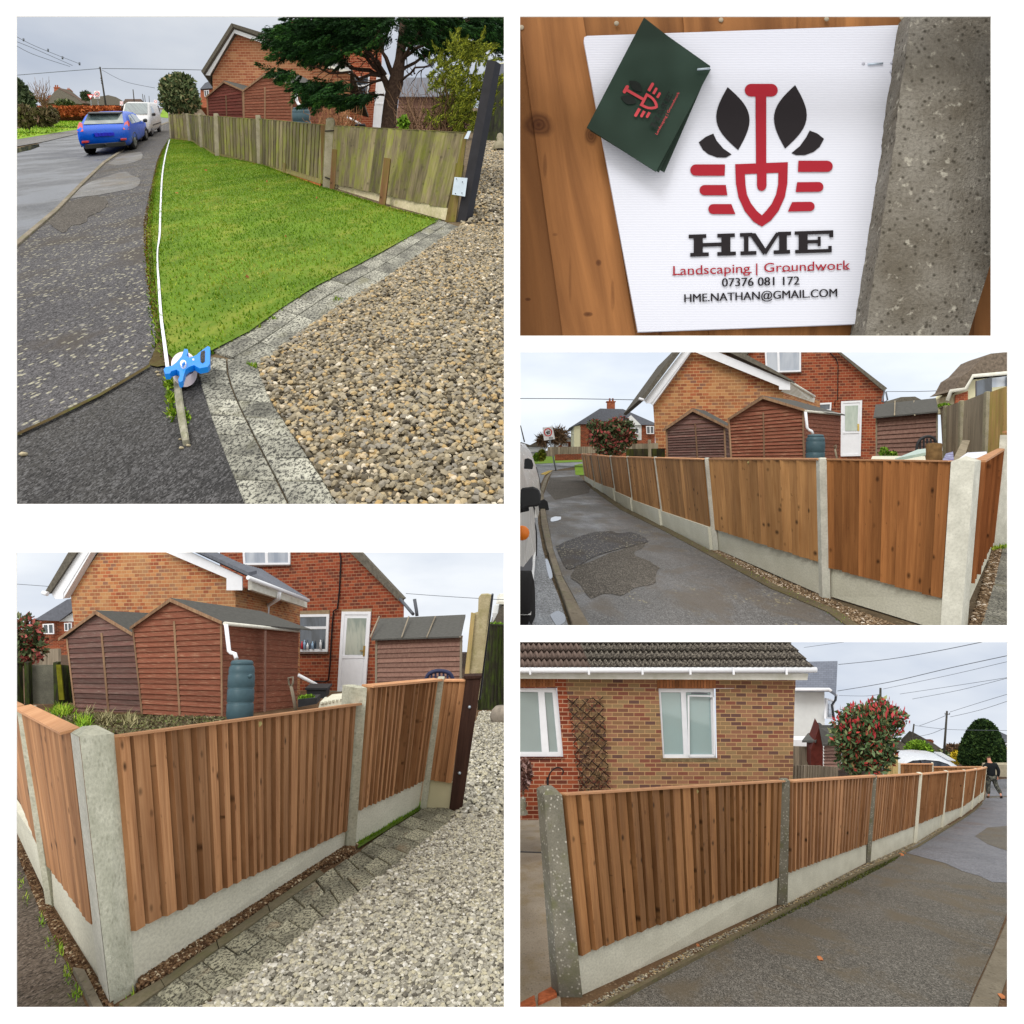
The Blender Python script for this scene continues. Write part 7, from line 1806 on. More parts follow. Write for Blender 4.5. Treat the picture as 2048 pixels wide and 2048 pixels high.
	ch = thing('plastic_chair', 'dark plastic garden chair back by the brown shed, left of the log', 'chair', P3.W(1853, 915, 18))
	mb = MB(); cv = [(1833, 902), (1836, 886), (1845, 876), (1858, 873), (1868, 877), (1873, 888)]
	mb.tube([P3.W(x, y, 18) for x, y in catmull(cv, 4)], .03 * BIG, 8); mb.build('back_rim', m_plastic_dk, ch)
	for x in (1841, 1848, 1855, 1862):
		mb = MB(); mb.prism([P3.W(x - 1.6, 905, 18), P3.W(x + 1.6, 905, 18), P3.W(x + 1.6, 877, 18), P3.W(x - 1.6, 877, 18)], (0, .3, 0)); mb.build('back_slat', m_plastic_dk, ch)
	def plank(nm, lab, cat, q, d, mat, th=.04):
		mb = MB(); mb.prism([P3.W(x, y, dd) for (x, y), dd in zip(q, d)], Vector((0, 0, -th * BIG))); tag(mb.build(nm, mat), lab, cat)
	plank('plank', 'wide pale plank leaning against the tall grey fence', 'plank', ((1903, 925), (1925, 925), (1940, 881), (1925, 880)), (12.5, 12.5, 15, 15), m_wood_grey_big)
	plank('glass_sheet', 'pale green sheet lying on clutter left of the log', 'sheet', ((1790, 917), (1852, 905), (1852, 897), (1835, 899)), (13, 13, 14, 14), plain('pale_green_sheet', srgb(164, 184, 172), .3, .5))
	plank('plastic_sheet', 'crumpled white and blue plastic sheet on top of the corner clutter', 'sheet', ((1918, 917), (1975, 915), (1973, 903), (1935, 905)), (9.5, 9.5, 11, 11), plain('white_sheet', srgb(206, 210, 226), .5, .4, var=.08, c2=srgb(226, 228, 236)))
	plank('plastic_sheet', 'purple blue bag edge between the log and the leaning plank', 'bag', ((1884, 922), (1908, 922), (1906, 903), (1892, 907)), (12, 12, 13, 13), plain('purple_bag', srgb(96, 72, 130), .5, .4, var=.3, sc=8, c2=srgb(150, 160, 190)))
	plank('patio_slabs', 'row of pale stacked slabs behind the fence near the door', 'slabs', ((1740, 922), (1852, 922), (1850, 912), (1745, 912)), (14, 14, 17, 17), m_conc_new_big)
	for x, lb in ((1768, 'bright green leafy weed in front of the brown shed'), (1786, 'smaller green weed beside the shed weed')):
		tree_thing('weed', lb, 'weed', P3.W(x, 920, 18), [blob(x, 905 if x < 1780 else 910, 18, 9, 13 if x < 1780 else 8)], 130, .045, m_bush, .008 * BIG, None)
	sp = thing('garden_spade', 'wooden spade handle standing at the end of the big red shed', 'spade', P3.W(1672, 915, 21)); q = lambda x, y: P3.W(x, y, 21)
	mb = MB(); mb.tube([q(1670, 898), q(1675, 925)], .022 * BIG, 6); mb.build('shaft', m_wood_grey_big, sp)
	mb = MB(); mb.tube([q(1670, 898), q(1668, 892), q(1672, 890), q(1673, 896), q(1670, 898)], .014 * BIG, 6); mb.build('handle', m_wood_grey_big, sp)
	# old dark fence between gable and photinia
	of = thing('dark_fence', 'old dark mossy fence stub between the photinia and the plum shed', 'fence', P3.W(1290, 915, 27))
	bay(of, (1252, 898, 1252, 925), (1330, 897, 1330, 925), 27, 27, 10, wood('wood_black_moss_far', srgb(50, 46, 38), srgb(72, 66, 52), srgb(24, 24, 18), BIG, knots=0, green=srgb(84, 92, 34)))
	bay(of, (1264, 888, 1264, 900), (1316, 886, 1316, 900), 30, 30, 6, m_wood_grey_big)
	mb = MB(); mb.prism([P3.W(1297, 925, 26.5), P3.W(1303, 925, 26.5), P3.W(1302, 879, 26.5), P3.W(1296, 879, 26.5)], (0, .5, 0)); mb.build('post', m_wood_grey_big, of)
	# photinia
	bl = [blob(1225, 862, 33, 44, 22), blob(1200, 875, 33, 28, 26), blob(1248, 872, 33, 28, 28), blob(1222, 895, 33, 34, 22), blob(1190, 850, 33, 20, 13), blob(1240, 846, 33, 30, 13)]
	tree_thing('photinia_shrub', 'loose photinia shrub with red tipped leaves left of the brick gable', 'shrub', P3.W(1225, 922, 33), bl, 3600, .085, m_photinia_far, .05 * BIG, None, m_twig_big, asp=2, shell=.25, jitter=1.4, nl=60)
	# ---- far side of the street
	hh = hill_house('distant brick and cream house with hipped slate roof and red chimney', [([(1148, 900), (1162, 900), (1162, 850), (1148, 853)], m_render_c), ([(1161, 900), (1310, 900), (1310, 850), (1161, 849)], m_brick12r), ([(1258, 880), (1283, 880), (1283, 848), (1258, 848)], m_render_w)],
					[([(1138, 856), (1160, 848), (1310, 850), (1310, 846), (1246, 818), (1200, 817)], m_slate), ([(1240, 850), (1262, 830), (1282, 850)], m_render_w)], 75, None,
					wins=(((1264, 856), (1278, 856), (1278, 868), (1264, 868)), ((1292, 852), (1308, 852), (1308, 868), (1293, 868))), chim=(1215, 1230, 802, 820), depth=4)
	hill_house('small white gabled bungalow behind the speed limit sign', [([(1108, 895), (1156, 895), (1156, 884), (1120, 864), (1108, 872)], m_render_w), ([(1112, 896), (1160, 896), (1160, 883), (1130, 883)], m_brick12r)], [([(1106, 873), (1120, 862), (1160, 884), (1157, 886), (1120, 866), (1110, 874)], m_slate)], 80, None, wins=(((1124, 887), (1136, 887), (1136, 893), (1124, 893)),), depth=4)
	hill_house('row of low brown roofs at the far left beyond the parked cars', [([(1040, 902), (1092, 902), (1092, 890), (1040, 890)], m_render_w)], [([(1030, 893), (1042, 884), (1060, 890), (1075, 882), (1096, 892), (1092, 894)], m_tile_dk)], 85, None, depth=4)
	fw = thing('board_fence', 'long pale board fence on a low brick wall beyond the junction', 'fence', P3.W(1140, 918, 62))
	bay(fw, (1095, 894, 1095, 912), (1290, 892, 1290, 906), 60, 66, 40, m_wood_grey_big)
	mb = MB(); mb.prism([P3.W(1110, 921, 59.5), P3.W(1290, 916, 59.5), P3.W(1290, 904, 59.5), P3.W(1110, 909, 59.5)], (0, 1, 0)); mb.build('brick_plinth', m_brick12r, fw)
	for lb, x, y, rx, ry, mat in (('yellow green conifer bush behind the parked cars', 1083, 910, 9, 12, m_conifer_y), ('green bush at the end of the board fence', 1074, 914, 8, 8, m_bush), ('bare grey brown tree behind the speed sign', 1115, 872, 22, 18, m_brush), ('bare bush left of the speed sign', 1086, 880, 10, 8, m_brush)):
		tree_thing('bush', lb, 'bush', P3.W(x, y + ry, 58 if mat is not m_brush else 70), [blob(x, y, 58 if mat is not m_brush else 70, rx, ry)], 700 if mat is not m_brush else 420, .1, mat, .04 * BIG, None, asp=1.8 if mat is not m_brush else 9)
	# speed limit sign
	sg = thing('speed_sign', 'speed limit 40 sign on a leaning grey pole at the street corner', 'road sign', P3.G(1112, 942)); ds = dg(942)
	mb = MB(); mb.tube([P3.G(1112, 942), P3.W(1099, 878, ds)], .06 * BIG, 8); mb.build('pole', m_grey_post, sg)
	pl = [(1085, 855), (1105, 853), (1110, 878), (1088, 881)]
	mb = MB(); mb.prism([P3.W(x, y, ds - .3) for x, y in pl[::-1]], (0, .3, 0)); pan = mb.build('plate', m_bwhite, sg)
	k = ds * BIG / F
	def ring(cx, cy, r0, r1, mat, nm, out):
		mb = MB()
		for q in range(24):
			a, b_ = 2 * math.pi * q / 24, 2 * math.pi * (q + 1) / 24
			mb.face([P3.W(cx + r0 * math.cos(a), cy + r0 * math.sin(a), ds - out), P3.W(cx + r1 * math.cos(a), cy + r1 * math.sin(a), ds - out), P3.W(cx + r1 * math.cos(b_), cy + r1 * math.sin(b_), ds - out), P3.W(cx + r0 * math.cos(b_), cy + r0 * math.sin(b_), ds - out)])
		sub(mb, nm, mat, pan)
	ring(1096, 864.5, 6.3, 8.3, m_sign_red, 'red_ring', .32)
	sign_text('40', 1091.8, 1100.4, 868.2, 9.6, m_sign_black, 0, bold=.02, parent=sg, proj=lambda x, y: P3.W(x, y, ds - .34))
	mb = MB(); mb.prism([P3.W(x, y, ds - .33) for x, y in ((1098, 878), (1107, 877), (1106, 873.5), (1098, 874))], (0, .02, 0)); sub(mb, 'small_text_panel', plain('sign_grey_text', srgb(150, 154, 160), .5), pan)
	upole('leaning pole at the far left above the parked vans', (1041, 851), (1049, 884), 60, 2.5)
	wire('thin level wire across the sky to the bungalow gable', ((1030, 797), (1150, 797.5), (1284, 800)), 45, 40, .018, None)
	wire('thin wire from the red house to the right hand neighbour', ((1772, 783), (1830, 783), (1895, 781)), 45, 38, .015, None)
	# ---- vans at the left edge: only their right flanks are in view
	v = thing('white_van', 'near white van with black door mirror at the left edge of the street view', 'van', P3.G(1060, 1262))
	d0, d1 = dg(1262), dg(1110)
	mb = MB(); gA, gB = P3.G(1062, 1262), P3.G(1074, 1112)
	def vp(x, y, q): # q 0..1 along the flank
		return P3.W(x, y, d0 + (d1 - d0) * q)
	body = [(1062, 1230, 0), (1072, 1100, .8), (1071, 1050, 1.0), (1067, 1018, 1.0), (1052, 960, .7), (1036, 905, .2), (1020, 905, 0), (1020, 1230, 0)]
	mb = MB(); mb.prism([vp(*p) for p in body], (-3, 1.5, 0)); mb.build('body', m_white_p, v)
	mb = MB(); mb.prism([vp(x, y, q) + Vector((0, -.25, 0)) for x, y, q in ((1020, 1262, 0), (1062, 1258, 0), (1064, 1150, .5), (1066, 1090, .8), (1060, 1075, .8), (1040, 1090, .5), (1020, 1110, 0))], (-1, .3, 0)); mb.build('bumper_cladding', m_grey_p, v)
	mb = MB(); mb.lathe(P3.W(1066, 1222, d0 + .35), (-1, .1, 0), [(0, .02), (.27 * BIG, 0), (.34 * BIG, .2), (.34 * BIG, 2), (0, 2.2)], 24); mb.build('wheel', m_tyre, v)
	mb = MB(); mb.lathe(P3.W(1072, 1090, d1 - .2), (-1, .1, 0), [(0, .02), (.25 * BIG, 0), (.31 * BIG, .2), (.31 * BIG, 2), (0, 2.2)], 24); mb.build('wheel', m_tyre, v)
	mb = MB(); mb.lathe(P3.W(1044, 1066, d0 - .1), (0, -1, 0), [(.12 * BIG * .5, 0), (.1 * BIG * .5, .2), (0, .25)], 12); mb.build('indicator', m_amber, v)
	mb = MB(); mq = [(1042, 976), (1066, 973), (1078, 978), (1082, 990), (1081, 1008), (1074, 1013), (1056, 1014), (1044, 1020), (1040, 1006)]
	mb.prism([P3.W(x, y, d0 + .1) for x, y in mq[::-1]], (0, .16 * BIG, 0)); mb.build('wing_mirror', m_plastic_dk, v, bevel=.15)
	mb = MB(); mb.prism([P3.W(x, y, d0 + .3) for x, y in ((1020, 1012), (1058, 1010), (1058, 1022), (1020, 1030))], (0, 1, 0)); mb.build('mirror_arm', m_plastic_dk, v)
	v2 = thing('white_van', 'second white van ahead with dark windows, black mirror and black rear bumper', 'van', P3.G(1085, 1040))
	e0, e1 = dg(1036), dg(985); vq = lambda x, y, q: P3.W(x, y, e0 + (e1 - e0) * q)
	mb = MB(); mb.prism([vq(*p) for p in ((1020, 1045, 0), (1078, 1045, 0), (1082, 985, .8), (1078, 950, .9), (1068, 922, .9), (1062, 905, .8), (1050, 888, .6), (1036, 885, .2), (1020, 885, 0))], (-4, 6, 0)); mb.build('body', m_white_p, v2)
	mb = MB(); mb.prism([vq(x, y, q) + Vector((0, -.4, 0)) for x, y, q in ((1042, 940, .3), (1064, 940, .8), (1058, 912, .8), (1050, 893, .6), (1042, 890, .3))], (-.5, .3, 0)); mb.build('side_window', m_glass_d, v2)
	mb = MB(); mb.prism([vq(x, y, q) + Vector((0, -.4, 0)) for x, y, q in ((1062, 1030, .2), (1096, 1028, .2), (1098, 1018, .2), (1095, 1003, .2), (1088, 998, .2), (1074, 1004, .2), (1062, 1010, .2))], (0, .35 * BIG, 0)); mb.build('bumper', m_plastic_dk, v2, bevel=.15)
	mb = MB(); mb.prism([vq(x, y, q) + Vector((0, -.5, 0)) for x, y, q in ((1064, 985, .7), (1080, 990, .7), (1082, 970, .8), (1074, 935, .85), (1066, 930, .8))], (-.5, .4, 0)); mb.build('side_trim', m_plastic_dk, v2)
	mb = MB(); mb.prism([P3.W(x, y, e0 - .5) for x, y in ((1048, 937), (1065, 938), (1067, 930), (1064, 920), (1056, 916), (1049, 918))], (0, .15 * BIG, 0)); mb.build('wing_mirror', m_plastic_dk, v2, bevel=.12)
	mb = MB(); mb.lathe(P3.W(1070, 1040, e0 + .2), (-1, .1, 0), [(0, .02), (.25 * BIG, 0), (.31 * BIG, .2), (.31 * BIG, 2), (0, 2.2)], 20); mb.build('wheel', m_tyre, v2)
	c = thing('parked_car', 'small pale car parked far off at the left beyond the vans', 'car', P3.W(1068, 914, 66))
	mb = MB(); mb.prism([P3.W(x, y, 66) for x, y in ((1056, 914), (1080, 914), (1081, 908), (1076, 903), (1062, 902), (1056, 907))], (0, 8, 0)); mb.build('body', m_white_p, c)
	mb = MB(); mb.prism([P3.W(x, y, 65.9) for x, y in ((1059, 907), (1077, 907), (1075, 904), (1063, 903.5))], (0, .3, 0)); mb.build('side_window', m_glass_d, c)
build_p3()
# ================================================================ view 1: before the work, lawn, gravel drive, old fence, tree
P1 = setp('before', (32, 32, 1008, 1008), (-60, -40, 1022, 1052), 215, 1.6, BIG, up=(.12, -.42, 1))
def build_p1():
	G, W, dg = P1.G, P1.W, P1.dg
	ground_poly('ground', [(-80, 1050), (1060, 1050), (1060, 216), (-80, 216)], m_soil_big)
	KR = [(-60, 570), (32, 491), (117, 418), (167, 366), (211, 324), (244, 302), (268, 283), (290, 266), (312, 254), (338, 244)]
	ground_poly('road', KR + [(338, 224), (322, 219), (240, 219), (165, 250), (165, 266), (89, 284), (32, 300), (-70, 330)], m_road1, .004)
	path_r = [(340, 262), (339, 280), (328, 300), (318, 324), (309, 360), (303, 394), (298, 420), (293, 446), (291, 490), (292, 524), (296, 560), (303, 619), (312, 664), (309, 700), (296, 732)]
	ground_poly('path', KR + [(340, 244)] + path_r + [(200, 790), (100, 838), (32, 870), (-70, 915)], m_path1, .02)
	ground_poly('path', wob([(135, 398), (170, 370), (240, 345), (262, 350), (281, 360), (270, 376), (230, 384), (180, 392)], 1.5), m_path3, .026)
	ground_poly('path', wob([(122, 416), (150, 400), (192, 392), (215, 402), (205, 420), (180, 432), (166, 446), (140, 452), (126, 464), (100, 446)], 2.5), m_patch1, .026)
	ground_poly('path', wob([(216, 328), (240, 312), (280, 304), (284, 316), (262, 326), (235, 330)], 1), m_path3, .026)
	# near apron
	ground_poly('path', [(-70, 912), (32, 868), (100, 838), (200, 790), (296, 730), (330, 728), (372, 722), (394, 751), (402, 767), (421, 826), (444, 891), (468, 952), (510, 1050), (-70, 1050)], m_dark1, .012)
	mb = MB(); jl = [(-70, 914), (32, 869), (100, 838), (200, 789), (255, 757), (300, 730)]
	for i in range(len(jl) - 1):
		A = [G(jl[i][0], jl[i][1] + 3, .03), G(jl[i + 1][0], jl[i + 1][1] + 3, .03), G(jl[i + 1][0], jl[i + 1][1] - 3, .03), G(jl[i][0], jl[i][1] - 3, .03)]
		mb.face(A, [guv(v) for v in A])
	struct(mb.build('path_joint', m_mossoil_big))
	# far left: pavement, verge, puddle
	ground_poly('path', [(-70, 300), (32, 293), (89, 283), (162, 266), (164, 258), (110, 264), (32, 279), (-70, 290)], m_path3, .03)
	ground_poly('grass_verge', [(-70, 290), (32, 279), (110, 266), (172, 256), (174, 234), (115, 236), (32, 258), (-70, 262)], m_lawn_far, .035)
	blades('grass', m_grass, [(32, 278), (110, 265), (172, 255), (172, 236), (115, 238), (32, 260)], 5000, .12, .1, .8)
	ground_poly('puddle', [(22, 300), (60, 290), (78, 288), (79, 293), (60, 300), (40, 304), (22, 310)], NT('puddle_far').done(srgb(70, 78, 88), .04, .9), .012)
	ground_poly('grass_verge', [(318, 234), (326, 218), (336, 217), (337, 236)], m_lawn_far, .035)
	# kerb stones along the path
	kl = [(x - w, y - 1) for (x, y), w in zip(KR, (16, 12, 9, 7, 5.5, 4.5, 4, 3.5, 3, 3))]
	for i in range(len(KR) - 1):
		A = [G(*kl[i], .05), G(*KR[i], .05), G(*KR[i + 1], .05), G(*kl[i + 1], .05)]
		for q in range(3 if i < 4 else 1):
			nn = 3 if i < 4 else 1; a, b = q / nn, (q + .985) / nn
			B = [A[0].lerp(A[3], a), A[1].lerp(A[2], a), A[1].lerp(A[2], b), A[0].lerp(A[3], b)]
			mb = MB(); mb.prism(B, -P1.n * .1 * BIG, [guv(v) for v in B])
			tag(mb.build('kerb_stone', m_kerb_big, bevel=.08), 'low worn kerb stones between the wet road and the lichen spotted path', 'kerb', 'kerb stones beside the blue car')
	# mossy strip beside the lawn, lawn
	lawn = [(340, 279), (330, 300), (322, 324), (314, 360), (309, 394), (305, 446), (305, 500), (310, 560), (316, 620), (324, 664), (330, 700), (345, 716), (400, 712), (424, 700), (500, 661), (559, 618), (629, 573), (710, 532), (764, 503), (872, 443), (769, 417), (668, 384), (645, 378), (523, 332), (436, 312), (381, 284)]
	ground_poly('moss_strip', wob([(340, 277), (328, 300), (319, 324), (310, 360), (304, 394), (296, 446), (295, 500), (300, 560), (306, 619), (313, 664), (309, 700), (300, 730), (340, 728), (350, 700), (325, 600), (322, 400), (345, 280)], 1.5), m_mossoil_big, .024)
	ground_poly('lawn', lawn, m_lawn_base, .034)
	def edge_blades(nm, poly, n, h, w):
		return blades(nm, m_grass, poly, n, h, w, .9)
	edge_blades('grass', lawn, 190000, .045, .02)
	blades('moss', leafmat('moss_orange', [(0, srgb(84, 60, 26)), (.6, srgb(128, 100, 40)), (1, srgb(140, 140, 50))], .9, .1), [(338, 279), (324, 300), (314, 324), (306, 360), (298, 394), (288, 446), (287, 500), (293, 560), (302, 619), (311, 664), (325, 664), (312, 560), (307, 446), (311, 394), (324, 324), (341, 280)], 16000, .03, .03)
	P_ = []
	for (a, b) in zip(lawn, lawn[1:] + lawn[:1]):
		a3, b3 = G(*a), G(*b); L = (b3 - a3).length / BIG
		for _ in range(int(L * 420)): P_.append(tuple(a3.lerp(b3, random.random()) + Vector((random.gauss(0, .03) * BIG, random.gauss(0, .05) * BIG, 0))))
	P_ = np.array(P_); nn = P1.n; P_[:, 2] = (-P1.h * BIG - nn.x * P_[:, 0] - nn.y * P_[:, 1]) / nn.z
	blades('grass_fringe', m_grass, None, 0, .035, .02, 1.3, 'stuff', None, P_)
	P_ = scatter_ground(lawn, 26)
	leaves('fallen_leaves', m_copper, P_ + np.array(P1.n) * .5, .06 * BIG, None, 1.3)['kind'] = 'stuff'
	# drive edging blocks, L shape
	Ao = [(424, 700), (394, 751), (402, 767), (444, 891), (491, 1010), (512, 1060)]
	def strip(o, i, n, rows, lab, split=.5):
		Gi, Go = [G(*q, .02) for q in i], [G(*q, .02) for q in o]
		def al(L, t):
			ds = [0]
			for a, b in zip(L[:-1], L[1:]): ds.append(ds[-1] + (b - a).length)
			t *= ds[-1]; k = 0
			while k < len(ds) - 2 and ds[k + 1] < t: k += 1
			return L[k].lerp(L[k + 1], (t - ds[k]) / (ds[k + 1] - ds[k]))
		for j in range(n):
			a, b = j / n, (j + .97) / n
			for lo, hi in rows:
				q = [al(Go, a).lerp(al(Gi, a), lo), al(Go, a).lerp(al(Gi, a), hi), al(Go, b).lerp(al(Gi, b), hi), al(Go, b).lerp(al(Gi, b), lo)]
				q = [v + P1.n * random.uniform(-.004, .004) * BIG for v in q]
				mb = MB(); ox = random.random() * 9
				mb.prism(q, -P1.n * .06 * BIG, [(guv(v)[0] + ox, guv(v)[1]) for v in q])
				tag(mb.build('paving_block', m_paver1, bevel=.05), lab, 'paving block', 'edging blocks around the tan gravel')
	lab = 'grey lichen speckled concrete blocks edging the tan gravel drive beside the lawn'
	strip([(400, 712), (394, 751), (402, 767), (421, 826), (444, 891), (491, 1010), (520, 1080)], [(512, 722), (516, 737), (540, 799), (589, 874), (653, 971), (676, 1009), (715, 1080)], 9, ((0, .465), (.49, 1)), lab)
	strip([(424, 700), (500, 661), (559, 618), (629, 573), (710, 532), (764, 503), (874, 438)], [(516, 731), (562, 699), (629, 651), (688, 610), (769, 562), (834, 516), (922, 455)], 17, ((0, .465), (.49, 1)), lab)
	# tan gravel
	grav = [(516, 734), (562, 700), (629, 652), (688, 611), (769, 563), (834, 517), (921, 455), (1060, 455), (1060, 1046), (695, 1046), (676, 1008), (653, 970), (589, 873), (540, 798)]
	ground_poly('gravel_bed', grav + [], m_gravbase1, .01)
	ground_poly('gravel_bed', [(921, 456), (1060, 456), (1060, 280), (952, 280)], m_gravbase1, .01)
	pebbles('gravel', m_grav1, grav, 44000, .036, 1.3, .62, 1.0, sizevar=(.5, 1.45))
	pebbles('gravel', m_grav1, [(921, 457), (1020, 457), (1020, 283), (954, 283)], 9000, .075, 2.6, .6, .6)
	# broken kerb stub with weeds and stones
	kb = [(346, 754), (360, 752), (366, 800), (374, 850), (378, 876), (364, 878), (356, 840), (350, 800)]
	mb = MB(); A = [G(x, y, .05) for x, y in kb]; mb.prism(A[::-1], -P1.n * .06 * BIG, [guv(v) for v in A[::-1]])
	tag(mb.build('kerb_stub', concrete('lichen_kerb', srgb(130, 128, 114), srgb(168, 166, 150), BIG, moss=srgb(96, 104, 52), fine=30, sc=8), bevel=.1), 'short narrow lichen covered kerb stub below the blue tape reel', 'kerb')
	for x, y, n in ((338, 772, 160), (342, 800, 160), (345, 830, 120), (372, 840, 90), (512, 738, 60), (676, 603, 50), (548, 640, 30), (505, 735, 30)):
		Q = np.array([tuple(G(x + rng.normal(0, 4), y + rng.normal(0, 6 if x < 400 else 2))) for _ in range(n)])
		tag(blades('weed_tuft', m_grass, None, n, .032, .02, 1.0, None, None, Q, False), 'small green weed tufts growing in cracks around the kerb stub and edging blocks', 'weed', 'weeds in the drive cracks')
	v, f = icos()
	for x, y, r in ((363, 898, 6), (377, 893, 5), (361, 880, 4), (315, 746, 5), (318, 752, 5), (341, 835, 4), (154, 801, 4), (41, 870, 4), (48, 912, 9), (294, 696, 4), (333, 726, 5), (340, 832, 3)):
		mb = MB(); c = G(x, y, .01); k = r * dg(y) * BIG / F
		vv = [c + Vector((q[0] * k, q[1] * k * 1.5, q[2] * k * .6)) + P1.n * k * .4 for q in v * (1 + rng.normal(0, .1, (12, 1)))]
		for t3 in f: mb.face([vv[i] for i in t3], None, .5, True)
		tag(mb.build('stone', plain('pale_stone', srgb(176, 166, 140), .8, .2, var=.15) if 'pale_stone' not in bpy.data.materials else bpy.data.materials['pale_stone']), 'small pale loose stones lying on the dark tarmac near the kerb stub', 'stone', 'loose stones on the tarmac')
	# ---- measuring tape and reel
	tp = catmull([(339, 279, 1.2), (330, 314, 1.3), (324, 355, 1.5), (321, 415, 1.7), (319, 470, 1.9), (315, 500, 1.3), (315, 530, 1.6), (317, 560, 2.2), (322, 632, 2.9), (328, 680, 3.4), (335, 734, 3.8)], 5)
	reel = thing('tape_reel', 'blue framed measuring tape reel with white drum lying at the lawn corner', 'tape reel', G(366, 728))
	mb = MB()
	for (x0, y0, w0), (x1, y1, w1) in zip(tp[:-1], tp[1:]):
		A = [G(x0 - w0, y0, .05), G(x0 + w0, y0, .05), G(x1 + w1, y1, .05), G(x1 - w1, y1, .05)]
		mb.prism(A, -P1.n * .006 * BIG)
	tag(mb.build('measuring_tape', m_white_tape), 'long white measuring tape laid along the lawn edge from the blue reel', 'measuring tape')
	Rz = lambda X, Y: (32 + X / 3.788, 500 + Y / 3.788)
	def flat(poly, mat, nm, l0, th, parent=reel, lab=None):
		mb = MB(); A = [G(*Rz(*q), l0) for q in poly]
		ar = sum(A[i].x * A[(i + 1) % len(A)].y - A[(i + 1) % len(A)].x * A[i].y for i in range(len(A)))
		if ar < 0: A = A[::-1]
		mb.prism(A, -P1.n * th * BIG); o = mb.build(nm, mat, parent)
		bm = bmesh.new(); bm.from_mesh(o.data); bmesh.ops.triangulate(bm, faces=bm.faces); bm.to_mesh(o.data); bm.free(); return o
	circ = [(1268 + 92 * math.cos(a) + 18 * math.sin(a), 868 + 96 * math.sin(a) - 20 * math.cos(a)) for a in [q * math.pi / 14 for q in range(28)]]
	flat(circ, m_reel_w, 'drum', .10, .06)
	flat([(1118, 905), (1135, 885), (1180, 878), (1215, 850), (1252, 808), (1276, 748), (1300, 752), (1304, 772), (1292, 800), (1310, 815), (1345, 806), (1372, 792), (1380, 782), (1452, 728), (1470, 736), (1468, 862), (1452, 884), (1392, 896), (1372, 886), (1350, 872), (1312, 884), (1285, 905), (1268, 960), (1262, 990), (1242, 1002), (1228, 985), (1240, 955), (1238, 920), (1215, 905), (1175, 918), (1165, 935), (1130, 938)], m_reel, 'frame', .15, .035)
	flat([(1402, 770), (1428, 758), (1432, 768), (1430, 842), (1414, 856), (1398, 846), (1396, 800)], m_dark1, 'handle_opening', .153, .004)
	flat([(1266 + 24 * math.cos(a), 857 + 25 * math.sin(a)) for a in [q * math.pi / 8 for q in range(16)]], m_bwhite, 'hub', .165, .02)
	flat([(1256, 862), (1276, 842), (1280, 850), (1262, 868)], m_reel, 'winder', .18, .02)
	flat([(1336, 822), (1350, 822), (1350, 834), (1336, 834)], m_bwhite, 'label_patch', .155, .006)
	# ---- the old fence
	t = thing('old_fence', 'old mossy grey green board fence leaning along the lawn towards the road', 'fence', G(769, 413))
	posts = [((336, 339, 228), (340, 343, 279)), ((371, 377, 227), (376, 382, 282)), ((396, 402, 227), (400, 406, 297)), ((427, 436, 227), (430, 439, 314)), ((511, 520, 230), (514, 521, 330)), ((652, 668, 238), (645, 660, 376)), ((930, 940, 262), (890, 912, 444))]
	D = [dg(p[1][2]) for p in posts]
	top = [228, 230, 232, 234, 239, 251, 269]
	bot = [277, 277, 290, 306, 325, 366, 417]
	n = [5, 6, 7, 11, 19, 19]
	for i, (tp_, bt) in enumerate(posts[:-1]): post(t, tp_, bt, D[i], m_conc_old_big, .12, crown=.12 if i < 5 else .25)
	post(t, (928, 934, 266), (890, 911, 444), D[-1] - .05, m_wood_old2, .1, crown=0, label='split mossy timber end board')
	gm = wood('wood_kick_board', srgb(110, 100, 66), srgb(136, 124, 84), srgb(70, 60, 34), BIG, knots=0, green=srgb(120, 122, 40))
	for i in range(6):
		a, b = posts[i], posts[i + 1]
		L_ = (a[0][1] - 1, top[i] - 1 if i else 229, a[1][1] - 1, bot[i]); R_ = (b[0][0] + 1, top[i + 1], b[1][0] + 1, bot[i + 1])
		if i == 5: L_ = (668, 252, 662, 367); R_ = (931, 266, 893, 417)
		bay(t, L_, R_, D[i] + .05, D[i + 1] + .05, n[i], m_wood_old, t0=.002, t1=.02, jit=.012, cap=m_wood_old if i != 3 else m_wood_old, cap_px=1.2, capd=.02, flip=i < 5, gap=.05)
		if i < 4:
			gboard(t, (a[1][1] - 1, bot[i] - 1, a[1][1] - 1, bot[i] + 3 + i), (b[1][0] + 1, bot[i + 1] - 1, b[1][0] + 1, bot[i + 1] + 4 + i), D[i], D[i + 1], gm, 'kick_board')
	gboard(t, (523, 322, 523, 330), (644, 359, 642, 368), D[4], D[5] + .05, gm, 'kick_board', off=.02)
	mb = MB()
	for q in range(6):
		a, b = .08 + q * .155, .08 + (q + .92) * .155
		e0, e1 = W(523, 330, D[4]), W(642, 366, D[5]); f0, f1 = W(523, 337, D[4]), W(640, 376, D[5])
		mb.prism([f0.lerp(f1, a), f0.lerp(f1, b), e0.lerp(e1, b), e0.lerp(e1, a)], (0, 1, 0))
	mb.build('brick_footing', plain('orange_brick', srgb(176, 104, 60), .9, .1, var=.2), t)
	m_cb = concrete('cream_gravel_board', srgb(196, 186, 152), srgb(216, 206, 174), BIG, moss=srgb(150, 150, 92), fine=30, sc=3, bumps=.2)
	gboard(t, (668, 366, 668, 379), (893, 416, 891, 441), D[5] + .02, D[6] + .02, m_cb, thick=.03)
